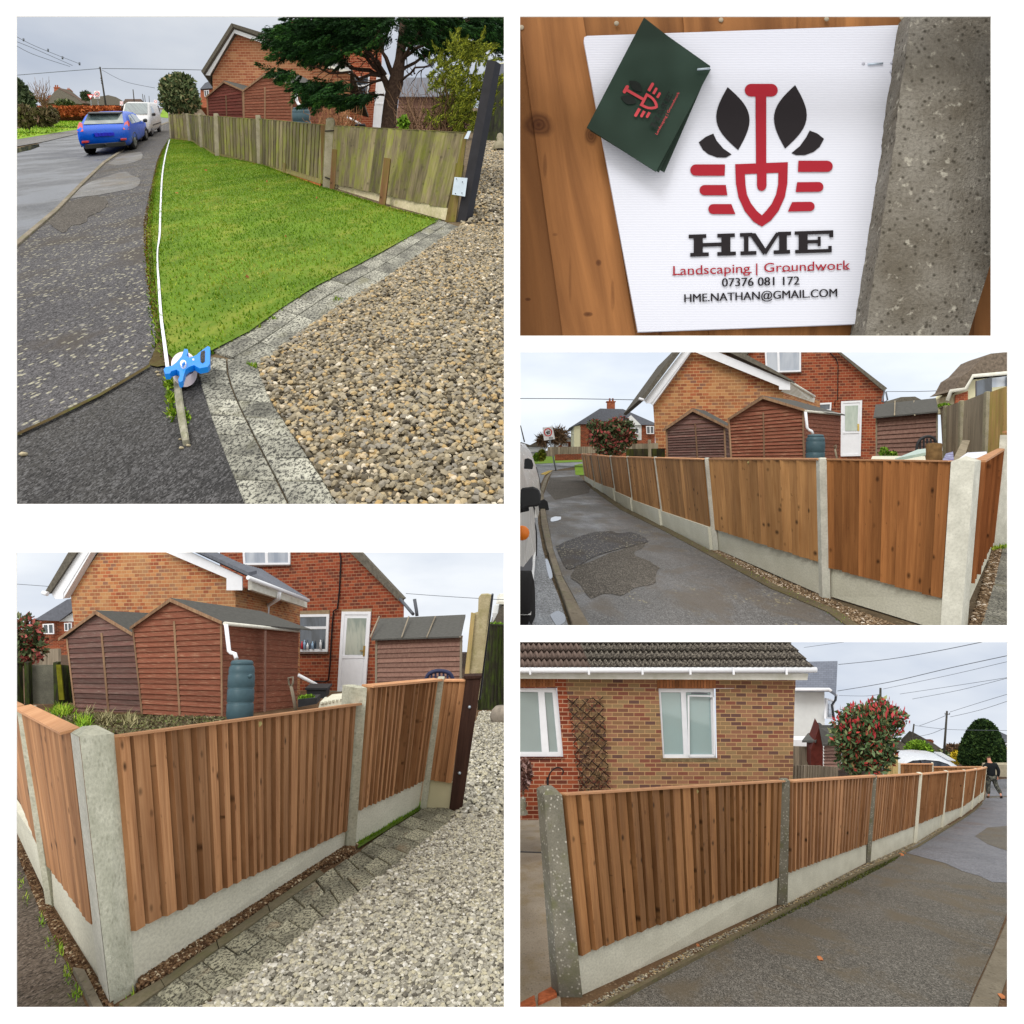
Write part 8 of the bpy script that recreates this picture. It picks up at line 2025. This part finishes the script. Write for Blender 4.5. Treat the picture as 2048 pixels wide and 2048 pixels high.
	def stake(nm, q, d, mat, lab, th=.08):
		mb = MB(); A = [W(x, y, d) for x, y in q]; w_ = (A[1] - A[0]).length / BIG; h_ = (A[3] - A[0]).length / BIG
		mb.prism(A, (0, th * BIG, 0), [(0, 0), (w_, 0), (w_, h_), (0, h_)]); o = mb.build(nm, mat, t); o['label'] = lab
	stake('stake', [(659, 379), (669, 379), (674, 299), (664, 298)], D[5] - .3, m_wood_stake, 'rusty brown timber stake strapped to the concrete post')
	stake('stake', [(757, 410), (770, 412), (781, 317), (768, 315)], dg(412) - .1, m_wood_stake, 'rusty brown timber stake in the middle of the last panel')
	stake('end_board', [(643, 372), (651, 373), (652, 250), (641, 250)], D[5] + .1, m_wood_stake, 'brown vertical end board beside the concrete post')
	stake('corner_board', [(893, 444), (907, 446), (928, 330), (912, 326)], D[6] - .02, m_wood_old2, 'mossy split corner board')
	stake('small_stake', [(566, 348), (571, 349), (571, 326), (566, 325)], dg(349), gm, 'small peg on the kick board')
	mb = MB()
	for y0, y1 in ((262, 261), (354, 362)):
		mb.tube([W(650, y0, D[5] - .02), W(671, y1, D[5] - .02)], .012 * BIG, 5)
	mb.build('wire_strap', m_rope, t)
	# black gate post with galvanised bracket
	gp = thing('gate_post', 'leaning black steel gate post with galvanised bracket at the end of the old fence', 'post', G(922, 444))
	d = dg(444); mb = MB(); mb.prism([W(913, 445, d), W(931, 445, d), W(991, 122, d - .2), W(974, 120, d - .2)], (1.0, 1.2, 0)); mb.build('shaft', m_black, gp)
	mb = MB(); mb.prism([W(904, 389, d - .15), W(930, 393, d - .15), W(935, 356, d - .15), W(909, 354, d - .15)], (0, .12, 0)); br = mb.build('bracket', m_galv, gp)
	mb = MB(); mb.prism([W(928, 277, d - .1), W(936, 278, d - .1), W(942, 262, d - .1), W(936, 262, d - .1)], (0, .12, 0)); mb.build('bracket', m_galv, gp)
	for x, y in ((913, 358), (925, 364), (924, 386), (911, 387)):
		mb = MB(); mb.lathe(W(x, y, d - .17), (0, -1, 0), [(.1, 0), (.1, .05), (0, .06)], 8); sub(mb, 'screw', m_rope, br)
	# ---- sheds, barrel
	s1 = (wood('shed_maroon_far', srgb(98, 50, 46), srgb(120, 66, 58), srgb(76, 48, 44), BIG, knots=0, rndv=.2, faded=srgb(128, 96, 80)),) + shed12[1:]
	shed('small dark maroon lapped shed with weathered dark roof behind the old fence', (s1[0],) + s1[1:], ((414, 191), (486, 180), (488, 250), (416, 245)), (411, 195), (449, 163), (487, 180), None, (460, 163), (497, 172), d=60, d2=64, nb=10, strip=((451, 190), (453, 245), 2.2), trim_w=3)
	sh, fr = shed('larger brick red lapped shed with green water butt at its corner', shed12, ((487, 182), (583, 172), (585, 250), (488, 245)), (486, 181), (530, 148), (587, 172), ((680, 180), (680, 250)), (600, 150), (628, 166), d=55, d2=58, nb=12, strip=((529, 174), (529, 245), 2.5), trim_w=3.5, side_n=10)
	mb = MB(); mb.tube([W(x, y, 53) for x, y in ((591, 168), (593, 200), (596, 207), (601, 212), (603, 218))], .09 * BIG, 8); mb.build('downpipe', m_upvc, sh)
	butt('dark green water butt showing above the old fence', 587, 623, 218, 262, 50, 2)
	# ---- bungalow and red wing
	h = thing('brick_house', 'orange brick bungalow gable with white barge boards rising behind the red sheds', 'house', W(480, 240, 66))
	g = Facade((425, 240), 66, (700, 240), 66, 10.0, 4.7)
	mb = MB(); g.poly(mb, [(425, 150), (427, 240), (700, 262), (700, 150), (575, 99), (472, 64)]); mb.build('wall', m_brick1, h)
	mb = MB()
	g.poly(mb, [(411, 146), (415, 151), (425, 152), (426, 149), (473, 68), (473, 56)], .6, .1)
	mb.build('barge_board', m_upvc, h); mb = MB()
	g.poly(mb, [(473, 56), (473, 68), (575, 104), (700, 146), (704, 143), (704, 134), (575, 92)], .6, .1)
	mb.build('barge_board', m_upvc, h)
	mb = MB()
	mb.prism([g.pt(410, 144, .9), g.pt(415, 148, .9), g.pt(474, 55, .9), g.pt(470, 49, .9)], (0, 100, 0))
	mb.prism([g.pt(470, 49, .9), g.pt(472, 56, .9), g.pt(575, 92, .9), g.pt(704, 134, .9), g.pt(704, 128, .9), g.pt(577, 82, .9)], (0, 100, 0)); mb.build('roof', m_tile_dk, h)
	mb = MB(); g.poly(mb, [(660, 132), (704, 143), (704, 149), (664, 140)], 1.2, .4); mb.build('gutter', m_upvc_dirty, h)
	r = thing('brick_house', 'red brick wing with window and white door glimpsed behind the dark conifer', 'house', W(720, 250, 74))
	f = Facade((580, 250), 74, (760, 250), 74, 8.6, 4.3)
	mb = MB(); f.poly(mb, [(580, 290), (762, 290), (764, 60), (680, 40), (580, 40)]); mb.build('wall', m_brick1r, r)
	f.window(r, ((699, 155), (740, 151), (737, 198), (698, 204)), (m_upvc, m_glass_d), (), ((.4, 0, 1),), 3, .15, sill=2)
	f.window(r, ((755, 150), (780, 150), (764, 256), (747, 254)), (m_upvc, m_upvc), (), ((.55, 0, 1),), 3, .5, name='door')
	s3 = thing('garden_shed', 'weathered brown shed with grey roof seen through the bare twigs right of the trunk', 'shed', W(850, 255, 48))
	fb = Facade((790, 260), 48, (950, 260), 48, 1)
	mb = MB(); lap_wall(mb, fb, [(798, 190), (945, 190), (940, 262), (792, 262)], 11); mb.build('front_wall', shed12[2], s3)
	mb = MB(); mb.prism([W(792, 192, 47), W(950, 192, 47), W(958, 155, 50), W(812, 155, 50)], (0, 0, -.6)); mb.build('roof', m_slate, s3)
	pc = thing('spade_rail', 'short white rail leaning on the red house wall left of the trunk', 'rail', W(708, 245, 60)); mb = MB(); mb.tube([W(694, 234, 60), W(723, 250, 60)], .08 * BIG, 6); mb.build('rail', m_upvc, pc)
	tb = thing('planter_trough', 'black planter trough just above the fence left of the trunk', 'planter', W(715, 255, 58)); mb = MB(); mb.prism([W(704, 262, 58), W(727, 262, 58), W(729, 248, 58), W(702, 248, 58)], (0, 6, 0)); mb.prism([W(701, 250, 57.9), W(730, 250, 57.9), W(730, 247, 57.9), W(701, 247, 57.9)], (0, 6, 0)); mb.build('tub', m_plastic_dk, tb)
	# right: dark fence, ornament, gravel edge beyond the gate post
	mf = thing('dark_fence', 'black mossy fence beyond the gravel behind the leaning gate post', 'fence', G(985, 283))
	dm = dg(283); bay(mf, (970, 158, 958, 284), (1040, 158, 1040, 284), dm, dm, 12, wood('wood_black_moss_1', srgb(34, 34, 32), srgb(52, 52, 44), srgb(18, 20, 16), BIG, knots=0, green=srgb(60, 72, 26)), cap=m_conifer_y, cap_px=4)
	og = thing('stone_ornament', 'small grey stone animal ornament on the gravel at the right edge', 'ornament', G(1000, 300)); k = dg(300) * BIG / F
	mb = MB(); mb.lathe(G(1000, 302), (0, 0, 1), [(14 * k, 0), (15 * k, 6 * k), (12 * k, 14 * k), (6 * k, 20 * k), (7 * k, 26 * k), (5 * k, 33 * k), (0, 36 * k)], 14); mb.build('figure', m_conc_old_big, og)
	hill_house('pale gable and slate roof of a neighbour at the far right edge', [([(985, 150), (1060, 150), (1060, 118), (985, 128)], m_render_c)], [([(975, 150), (986, 130), (1060, 118), (1060, 150)], m_slate)], 62, None, depth=3)
	# ---- big conifer
	d = 21.5; k = d * BIG / F
	tr = thing('conifer_tree', 'big dark conifer with bare lower branches standing behind the old fence', 'tree', W(776, 275, d))
	mb = MB(); mb.tube([W(776, 290, d), W(778, 235, d), W(783, 195, d), W(792, 165, d), W(800, 120, d), (W(806, 60, d)), W(810, 10, d)], [18 * k, 14.5 * k, 14 * k, 15 * k, 10 * k, 8 * k, 6 * k], 14, False)
	mb.tube([W(782, 190, d), W(772, 165, d), W(764, 150, d)], [9 * k, 7 * k, 6 * k], 8, False)
	mb.build('trunk', m_bark, tr)
	mb = MB()
	for a, b, r0, r1, sg in (((768, 152), (660, 116), 5, 1.5, -.02), ((766, 148), (640, 70), 4.5, 1.3, .04), ((770, 150), (700, 60), 5, 1.2, .05), ((785, 150), (745, 40), 5, 1.5, .03), ((764, 152), (610, 130), 3.5, 1, -.05), ((790, 150), (850, 60), 5, 1.5, .04), ((795, 150), (900, 80), 4, 1.2, .02), ((790, 170), (870, 125), 3, 1, .03), ((768, 190), (720, 182), 2.2, .8, -.04), ((764, 158), (690, 160), 2.5, .9, -.06), ((770, 150), (720, 95), 4, 1, .05), ((800, 120), (940, 40), 4, 1, .05), ((800, 130), (860, 30), 4, 1, .02), ((768, 152), (735, 75), 4, 1, .02), ((765, 160), (650, 178), 2, .7, -.08)):
		z = random.uniform(-1.5, 1.2)
		limbs(mb, W(a[0], a[1], d), [W(b[0], b[1], d + z)], r0 * k, r1 * k, sg, 7, .04)
		for _ in range(7):
			q = random.uniform(.35, .95); p = W(a[0], a[1], d).lerp(W(b[0], b[1], d + z), q)
			limbs(mb, p, [p + Vector((random.uniform(-38, 30) * k, random.uniform(-25, 25) * k, random.uniform(-30, 26) * k))], 1.2 * k, .35 * k, 0, 4, .06)
	mb.build('branches', m_bark, tr)
	sprays = []
	def spray_row(x0, y0, x1, y1, n, sp, z=0):
		for i in range(n):
			q = random.random(); sprays.append((x0 + (x1 - x0) * q + random.gauss(0, sp), y0 + (y1 - y0) * q + random.gauss(0, sp * .5), d + z + random.uniform(-1.6, 1.4)))
	spray_row(570, 60, 800, 28, 190, 20); spray_row(575, 82, 760, 66, 130, 15); spray_row(600, 45, 1000, 38, 210, 20); spray_row(565, 100, 690, 112, 44, 11); spray_row(700, 70, 880, 80, 60, 20)
	spray_row(820, 50, 1010, 60, 150, 22); spray_row(850, 90, 1000, 85, 80, 18); spray_row(620, 110, 720, 96, 34, 12)
	spray_row(600, 172, 700, 168, 44, 8, -.8); spray_row(620, 196, 748, 192, 44, 9, -.8); spray_row(640, 186, 700, 205, 22, 8, -.8); spray_row(545, 140, 600, 146, 14, 5, -.8)
	PS, DS_, RB = [], [], []
	for (x, y, z) in sprays:
		c = np.array(W(x, y, z)); m = 150
		L = random.uniform(22, 40) * k; sd = -1 if x < 790 else 1
		ax = np.array((sd * random.uniform(.4, 1.0), random.uniform(-.7, .5), random.uniform(-.75, .05))); ax /= np.linalg.norm(ax)
		sidev = np.cross(ax, (0, 0, 1)); sidev /= np.linalg.norm(sidev)
		u = rng.random(m); w = rng.uniform(-1, 1, m) * (1 - u * .8) * .42
		PS.append(c + ax * (u[:, None] * L) + sidev * (w[:, None] * L) + rng.normal(0, .035, (m, 3)) * L - np.array((0, 0, 1)) * (np.abs(w)[:, None] * L * .35))
		DS_.append(ax[None] + sidev[None] * np.sign(w)[:, None] * .9 + np.array((0, 0, -.25)))
		b = random.uniform(.2, .75); RB.append(np.full(m, b) + (u - .5) * .25)
	leaves('foliage', m_conifer, np.concatenate(PS), 2.1 * k, tr, 3.6, np.concatenate(DS_), .25, rbias=np.concatenate(RB))
	# golden conifer at the right, twiggy undergrowth
	d2 = 19; k2 = d2 * BIG / F
	cy = thing('golden_conifer', 'yellow green feathery conifer beside the black gate post', 'tree', W(905, 275, d2))
	PS, DS_ = [], []
	for _ in range(420):
		x, y = random.choice([(900, 200), (930, 220), (890, 150), (930, 170), (905, 235), (950, 110), (960, 190), (915, 110), (885, 240)]); x += random.gauss(0, 20); y += random.gauss(0, 18); y = min(y, 262 - abs(x - 930) * .1)
		c = np.array(W(x, y, d2 + random.uniform(-.9, 1.2))); m = 80; L = random.uniform(14, 26) * k2
		ax = np.array((random.uniform(-.3, 1), random.uniform(-.6, .4), random.uniform(-.1, .9))); ax /= np.linalg.norm(ax)
		u = rng.random(m); PS.append(c + ax * (u[:, None] * L) + rng.normal(0, .12, (m, 3)) * L * (1.1 - u[:, None])); DS_.append(np.repeat(ax[None], m, 0))
	leaves('foliage', m_conifer_y, np.concatenate(PS), 1.9 * k2, cy, 3.6, np.concatenate(DS_), .5)
	mb = MB()
	for _ in range(26): limbs(mb, W(random.uniform(880, 935), 270, d2), [W(random.uniform(860, 985), random.uniform(120, 230), d2 + random.uniform(-1, 1))], 1.6 * k2, .4 * k2, 0, 6, .05)
	mb.build('stems', m_bark, cy)
	br = thing('dead_brush', 'tangle of bare brown twigs between the trunk and the golden conifer', 'shrub', W(840, 270, 18.4)); mb = MB()
	for _ in range(120):
		x = random.uniform(805, 900); limbs(mb, W(x, 268, 18.4 + random.uniform(-.3, 1.5)), [W(x + random.uniform(-45, 45), random.uniform(150, 245), 18.4 + random.uniform(-.6, 1.6))], .9 * k2, .28 * k2, 0, 6, .09)
	mb.build('twigs', m_twig_big, br)
	b2 = thing('dead_brush', 'bare straw coloured twigs behind the fence left of the trunk', 'shrub', W(665, 262, 24)); mb = MB()
	for _ in range(90):
		x = random.uniform(628, 715); limbs(mb, W(x, 262, 24 + random.uniform(-.3, 1.5)), [W(x + random.uniform(-40, 40), random.uniform(165, 245), 24 + random.uniform(-.6, 1.6))], .9 * k2, .3 * k2, 0, 6, .09)
	mb.build('twigs', plain('straw_twigs', srgb(152, 112, 78), .9, .1, var=.25), b2)
	tree_thing('leafy_plant', 'small bright yellow green leafy plant at the right foot of the trunk', 'plant', W(808, 262, 17.6), [blob(808, 246, 17.6, 11, 14)], 260, .06, m_bush, .01 * BIG)
	# round shrub at the far end of the fence
	tree_thing('round_shrub', 'round glossy evergreen shrub at the far end of the old fence', 'shrub', W(358, 232, 54), [blob(358, 186, 54, 38, 34), blob(348, 200, 54, 30, 26), blob(374, 200, 54, 28, 26), blob(362, 166, 54, 30, 18), blob(345, 176, 54, 26, 22)], 6500, .15, m_laurel, .06 * BIG, None, m_twig_big, asp=2, shell=.5, nl=30)
	# ---- far left scene
	upole('dark timber utility pole with crossarm behind the blue car', (200, 134), (212, 214), 90, 3.2, arms=((.05, 1.3), (.3, 1.1), (.36, 1.1), (.42, 1.1)))
	for lb, a, b, w in (('second smaller utility pole farther down the road', (266, 179), (269, 209), 2), ('third tiny pole on the skyline', (285, 188), (287, 207), 1.4), ('fourth tiny pole on the skyline right of the third', (289, 190), (291, 208), 1.2), ('last tiny pole beside the round shrub', (298, 192), (299, 208), 1.1)):
		upole(lb, a, b, 120, w)
	for i, q in enumerate((((25, 151), (110, 144), (200, 137)), ((204, 137), (300, 138), (411, 140)), ((204, 140), (250, 163), (310, 176)), ((20, 66), (70, 92), (160, 128)), ((20, 78), (70, 98), (145, 131)), ((20, 84), (65, 108), (140, 133)))):
		wire('thin wires strung over the road towards the dark utility pole', q, 70 if i > 2 else 88, 88, .03 if i < 2 else .02, 'wires over the wet road')
	for x, y in ((47, 80), (96, 101), (125, 116), (159, 128)):
		mb = MB(); mb.tube([W(x, y - 3, 72), W(x, y + 2, 72)], .12 * BIG * .6, 5); tag(mb.build('wire_spacer', m_wire), 'small dark spacers clipped on the overhead wires at the upper left', 'wire spacer', 'spacers on the wires')
	hill_house('brown roofed bungalow with two chimneys behind the copper hedge', [([(84, 216), (172, 216), (160, 200), (100, 190), (90, 200)], m_brick12r)], [([(88, 208), (108, 184), (119, 176), (140, 180), (172, 206), (160, 208), (120, 204)], m_tile_dk), ([(118, 178), (150, 194), (165, 206), (178, 207), (150, 190), (122, 176)], m_tile_clean)], 110, None, chim=(108, 118, 174, 190), depth=5)
	hill_house('long low brown roofs beyond the road signs', [([(172, 212), (282, 212), (282, 204), (172, 204)], m_brick12r)], [([(150, 206), (162, 196), (206, 192), (216, 190), (232, 194), (246, 202), (282, 206), (282, 210), (160, 210)], m_tile_dk), ([(246, 206), (250, 198), (282, 198), (283, 207)], m_tile_clean)], 125, None, chim=(134, 140, 178, 190), depth=5)
	hg = thing('copper_hedge', 'long copper brown clipped beech hedge across the road', 'hedge', W(150, 236, 75)); m = 9000
	xs = rng.uniform(56, 240, m); tt = rng.random(m); P_ = np.array([tuple(W(x, 213.5 + tt_ * (21 - (x - 56) * .03), 76 + z)) for x, tt_, z in zip(xs, tt, rng.uniform(-.5, 3, m))])
	leaves('foliage', m_beech, P_, .17 * BIG, hg)
	tree_thing('garden_tree', 'dark green tree at the far left edge above the overgrown hedge', 'tree', W(40, 240, 70), [blob(36, 188, 70, 22, 24), blob(52, 200, 70, 18, 18), blob(28, 170, 70, 16, 14)], 2200, .28, m_dktree, .1 * BIG)
	tree_thing('overgrown_hedge', 'untidy brown green hedge at the left edge beside the grass verge', 'hedge', W(75, 246, 58), [blob(46, 232, 60, 30, 20), blob(86, 234, 60, 28, 16), blob(104, 230, 62, 12, 16)], 3000, .2, leafmat('scrub', [(0, srgb(70, 64, 44)), (.6, srgb(104, 92, 66)), (1, srgb(110, 116, 70))]), .05 * BIG)
	bt = thing('bare_tree', 'small bare branching tree behind the copper hedge', 'tree', W(92, 226, 66)); mb = MB(); k3 = 66 * BIG / F
	mb.tube([W(92, 226, 66), W(88, 212, 66), W(82, 200, 66)], [2.2 * k3, 1.8 * k3, 1.4 * k3], 7, False)
	for _ in range(46):
		q = random.random(); b_ = W(92, 226, 66).lerp(W(82, 200, 66), q)
		limbs(mb, b_, [W(random.uniform(54, 104), random.uniform(152, 200), 66 + random.uniform(-1, 1))], .8 * k3, .22 * k3, 0, 6, .08)
	mb.build('branches', m_twig_big, bt)
	tree_thing('dark_bush', 'dark green bush in front of the brown roofed bungalow', 'bush', W(130, 215, 84), [blob(130, 208, 84, 20, 7)], 900, .2, m_laurel, .05 * BIG)
	tree_thing('dark_bush', 'rounded dark tree above the give way sign', 'tree', W(172, 205, 100), [blob(172, 192, 100, 10, 8)], 600, .25, m_dktree, .05 * BIG)
	# road signs
	def pole_sign(lab, cx, cy, r, base, kind, d):
		s_ = thing('road_sign', lab, 'road sign', W(*base, d)); k = d * BIG / F
		mb = MB(); mb.tube([W(*base, d), W(cx, cy, d)], .9 * k, 6); mb.build('pole', m_grey_post, s_)
		if kind == 'plate':
			mb = MB(); mb.prism([W(cx - r * 1.1, cy + r * 1.75, d - .2), W(cx + r * 1.1, cy + r * 1.75, d - .2), W(cx + r * 1.1, cy - r * 1.2, d - .2), W(cx - r * 1.1, cy - r * 1.2, d - .2)], (0, .3, 0)); p_ = mb.build('plate', m_bwhite, s_)
			mb = MB()
			for q in range(20):
				a, b_ = 2 * math.pi * q / 20, 2 * math.pi * (q + 1) / 20
				mb.face([W(cx + .72 * r * math.cos(a), cy + .72 * r * math.sin(a), d - .3), W(cx + r * .98 * math.cos(a), cy + r * .98 * math.sin(a), d - .3), W(cx + r * .98 * math.cos(b_), cy + r * .98 * math.sin(b_), d - .3), W(cx + .72 * r * math.cos(b_), cy + .72 * r * math.sin(b_), d - .3)])
			sub(mb, 'red_ring', m_sign_red, p_)
			if r > 3:
				sign_text('40', cx - r * .52, cx + r * .52, cy + r * .42, r * 1.15, m_sign_black, 0, bold=.02, parent=s_, proj=lambda x, y: W(x, y, d - .34))
				mb = MB(); mb.prism([W(cx - r * .7, cy + r * 1.6, d - .32), W(cx + r * .7, cy + r * 1.6, d - .32), W(cx + r * .7, cy + r * 1.25, d - .32), W(cx - r * .7, cy + r * 1.25, d - .32)], (0, .05, 0)); sub(mb, 'small_text_panel', m_grey_p, p_)
		else:
			mb = MB(); mb.prism([W(cx, cy + r, d - .2), W(cx + r * 1.15, cy - r * .7, d - .2), W(cx - r * 1.15, cy - r * .7, d - .2)], (0, .3, 0)); p_ = mb.build('plate', m_sign_red, s_)
			mb = MB(); mb.face([W(cx, cy + r * .58, d - .3), W(cx + r * .68, cy - r * .44, d - .3), W(cx - r * .68, cy - r * .44, d - .3)]); sub(mb, 'white_centre', m_bwhite, p_)
	pole_sign('speed limit 40 plate sign behind the blue car', 194, 188, 5.2, (200, 232), 'plate', 78)
	pole_sign('red and white give way triangle sign behind the speed sign', 181, 193, 6, (184, 226), 'tri', 82)
	pole_sign('small white plate sign beyond the white van', 243, 206, 3.0, (244, 216), 'plate', 88)
	pole_sign('pale plate sign on a post near the far pickup', 311, 203, 2.8, (312, 224), 'plate', 95)
	hill_house('far red house with white window and slate roof behind the round shrub', [([(400, 215), (426, 215), (426, 176), (401, 178)], m_brick1r)], [([(400, 178), (410, 166), (426, 159), (426, 176)], m_slate)], 95, None, wins=(((408, 181), (418, 180), (418, 193), (409, 193)),), depth=4)
	# ---- vehicles
	def hatch_extra(T, t, at, body):
		def bx(nm, mat, x0, x1, y0, y1, z0, z1, par=None):
			for sx in ((-1, 1) if x0 > 0 else (1,)):
				mb = MB(T); a, b = sorted((sx * x0, sx * x1)); mb.abox(a, b, y0, y1, z0, z1, .5)
				mb.build(nm, mat, t, bevel=.12)
		for sx in (-1, 1):
			mb = MB(T); q = [(sx * .64, .03, .86), (sx * .84, .07, .84), (sx * .85, .2, 1.02), (sx * .80, .24, 1.16), (sx * .70, .2, 1.10)]
			q = q if sx > 0 else q[::-1]
			mb.prism([Vector((x, y - .04, z)) for x, y, z in q], (0, .1, 0)); mb.build('tail_light', m_redlamp, t)
			mb = MB(T); mb.abox(sx * .62 - .1, sx * .62 + .1, -.07, 0, .47, .54, .5); mb.build('fog_light', m_redlamp, t, bevel=.1)
		mb = MB(T); mb.abox(-.66, .66, -.06, .02, .26, .42, .5); mb.build('lower_bumper', m_plastic_dk, t, bevel=.2)
		mb = MB(T); mb.abox(-.62, .62, .06, .1, .865, .9, .5); mb.build('hatch_handle', m_plastic_dk, t)
		mb = MB(T)
		for q in range(6):
			a = -.3 + q * .1; mb.prism([Vector((a, -.035, .66 + .015 * (q % 2))), Vector((a + .13, -.035, .655)), Vector((a + .12, -.035, .775)), Vector((a - .01, -.035, .765 + .02 * (q % 3 == 0)))], (0, .02, 0))
		mb.build('number_plate', m_blue_plate, t)
		mb = MB(T); mb.tube([(.28, .22, .99), (.05, .2, 1.0), (-.18, .26, 1.04)], .012, 5); mb.build('rear_wiper', m_rope, t)
		mb = MB(T); mb.prism([Vector((-.58, .56, 1.49)), Vector((.58, .56, 1.49)), Vector((.54, .3, 1.45)), Vector((-.54, .3, 1.45))], (0, 0, -.03)); mb.build('spoiler', m_plastic_dk, t)
		mb = MB(T); mb.tube([(0, -.02, .34), (0, -.12, .36), (0, -.13, .42)], .03, 8); mb.build('tow_ball', m_plastic_dk, t)
		for sx in (-1, 1):
			for yc in (.62, 3.12):
				mb = MB(T); pts = []
				for q in range(13):
					a = math.pi * q / 12; pts.append(Vector((sx * .862, yc + .39 * math.cos(a), .3 + .37 * math.sin(a))))
				mb.tube(pts, .022, 5); mb.build('wheel_arch', m_plastic_dk, t)
	prof = [(0, .36, .8, .84, .78, .70), (.05, .30, .92, .96, .85, .76), (.16, .25, .96, 1.08, .868, .76), (.4, .22, .97, 1.38, .87, .68), (.55, .22, .97, 1.47, .87, .66), (1.5, .22, .96, 1.5, .87, .62), (2.4, .22, .95, 1.42, .87, .62), (3.0, .22, .94, 1.06, .86, .66), (3.5, .24, .86, .9, .84, .66), (3.85, .3, .7, .74, .74, .6)]
	vehicle('blue five door hatchback parked half on the kerb, seen from behind', 'car', 'blue_hatchback', (183, 307), (268, 299), (291, 281.5), 1.52, 2.5, .62, 1.5, 73, prof, m_blue, m_glass_l if False else glassm('car_glass', srgb(88, 104, 108), c2=srgb(130, 146, 146)), 1.74,
			side_win=([(.62, 1.02), (1.28, 1.02), (1.24, 1.36), (.86, 1.34), (.66, 1.16)], [(1.36, 1.02), (2.5, 1.0), (2.2, 1.3), (1.9, 1.36), (1.36, 1.38)]), end_win=((.15, .66), (.44, .58)), far_win=((2.95, .6), (2.4, .52)), extra=hatch_extra)
	def van_extra(T, t, at, body):
		for sx in (-1, 1):
			mb = MB(T); q = [(sx * .52, .0, .62), (sx * .80, .12, .62), (sx * .84, .25, .86), (sx * .6, .1, .84)]; q = q if sx > 0 else q[::-1]
			mb.prism([Vector((x, y - .05, z)) for x, y, z in q], (0, .1, 0)); mb.build('headlight', m_head, t)
		mb = MB(T); mb.abox(-.8, .8, -.1, .02, .24, .46, .5); mb.build('bumper', m_plastic_dk, t, bevel=.25)
		mb = MB(T); mb.abox(-.5, .5, -.05, 0, .56, .66, .5); mb.build('grille', m_plastic_dk, t)
		for sx in (-1, 1):
			mb = MB(T); mb.abox(*sorted((sx * .865, sx * .9)), 1.0, 3.9, .56, .62, .5); mb.build('side_trim', m_plastic_dk, t)
	prof = [(0, .3, .6, .64, .72, .6), (.08, .24, .86, .9, .84, .68), (.5, .22, .98, 1.04, .865, .70), (1.05, .22, 1.06, 1.12, .87, .72), (1.75, .22, 1.1, 1.78, .87, .70), (2.2, .22, 1.1, 1.84, .87, .70), (4.2, .22, 1.1, 1.86, .87, .72), (4.3, .3, 1.1, 1.8, .84, .70)]
	vehicle('small white panel van facing the camera behind the blue hatchback', 'van', 'white_van', (246, 279), (303, 273), (319, 264), 1.5, 2.75, .75, 1.85, 67, prof, m_white_p, glassm('van_glass', srgb(70, 90, 96), c2=srgb(120, 140, 140)), 1.74, flip=True, lamps='front',
			side_win=([(1.5, 1.16), (2.35, 1.16), (2.3, 1.6), (1.8, 1.6)],), end_win=((1.12, .64), (1.72, .6)), extra=van_extra)
	vehicle('tiny dark pickup far down the road beyond the white van', 'pickup', 'dark_pickup', (303.5, 228.5), (316, 228), (319, 226), 1.5, 2.7, .7, 1.6, 14, prof, m_plastic_dk, m_glass_b, 1.74, flip=True, lamps='front', end_win=((1.12, .64), (1.72, .6)))
build_p1()
# ================================================================ trim every booth to its own bounds
def world_off(o):
	v = Vector(o.location)
	while o.parent: o = o.parent; v += Vector(o.location)
	return v
for name, pane in OBJ_PANE.items():
	o = bpy.data.objects.get(name)
	if o is None or pane is None or name.startswith('display_wall') or name == 'divider': continue
	me = o.data
	if not len(me.vertices): continue
	off = np.array(world_off(o))
	co = np.empty(len(me.vertices) * 3, np.float32); me.vertices.foreach_get('co', co); co = co.reshape(-1, 3) + off
	yy = np.maximum(co[:, 1], 1e-3)
	X = co[:, 0] / yy * F + 1024; Y = 1024 - co[:, 2] / yy * F
	c = pane.clip; jobs = []
	if X.min() < c[0]: jobs.append(Vector((-1, (c[0] - 1024) / F, 0)))
	if X.max() > c[2]: jobs.append(Vector((1, -(c[2] - 1024) / F, 0)))
	if Y.min() < c[1]: jobs.append(Vector((0, (c[1] - 1024) / F, 1)))
	if Y.max() > c[3]: jobs.append(Vector((0, -(c[3] - 1024) / F, -1)))
	if co[:, 1].min() < 4.03: jobs.append('near')
	if not jobs: continue
	bm = bmesh.new(); bm.from_mesh(me)
	for j in jobs:
		if j == 'near': no, pc = Vector((0, -1, 0)), Vector((0, 4.03, 0)) - Vector(off)
		else: no, pc = j.normalized(), -Vector(off)
		bmesh.ops.bisect_plane(bm, geom=bm.verts[:] + bm.edges[:] + bm.faces[:], plane_co=pc, plane_no=no, clear_outer=True, dist=1e-6)
	if len(bm.faces) == 0:
		bm.free(); bpy.data.objects.remove(o); continue
	bm.to_mesh(me); bm.free()
# drop things left with nothing to show
for o in list(bpy.data.objects):
	if o.type == 'EMPTY' and not o.children: bpy.data.objects.remove(o)
print('objects', len(bpy.data.objects), 'polys', sum(len(o.data.polygons) for o in bpy.data.objects if o.type == 'MESH'))
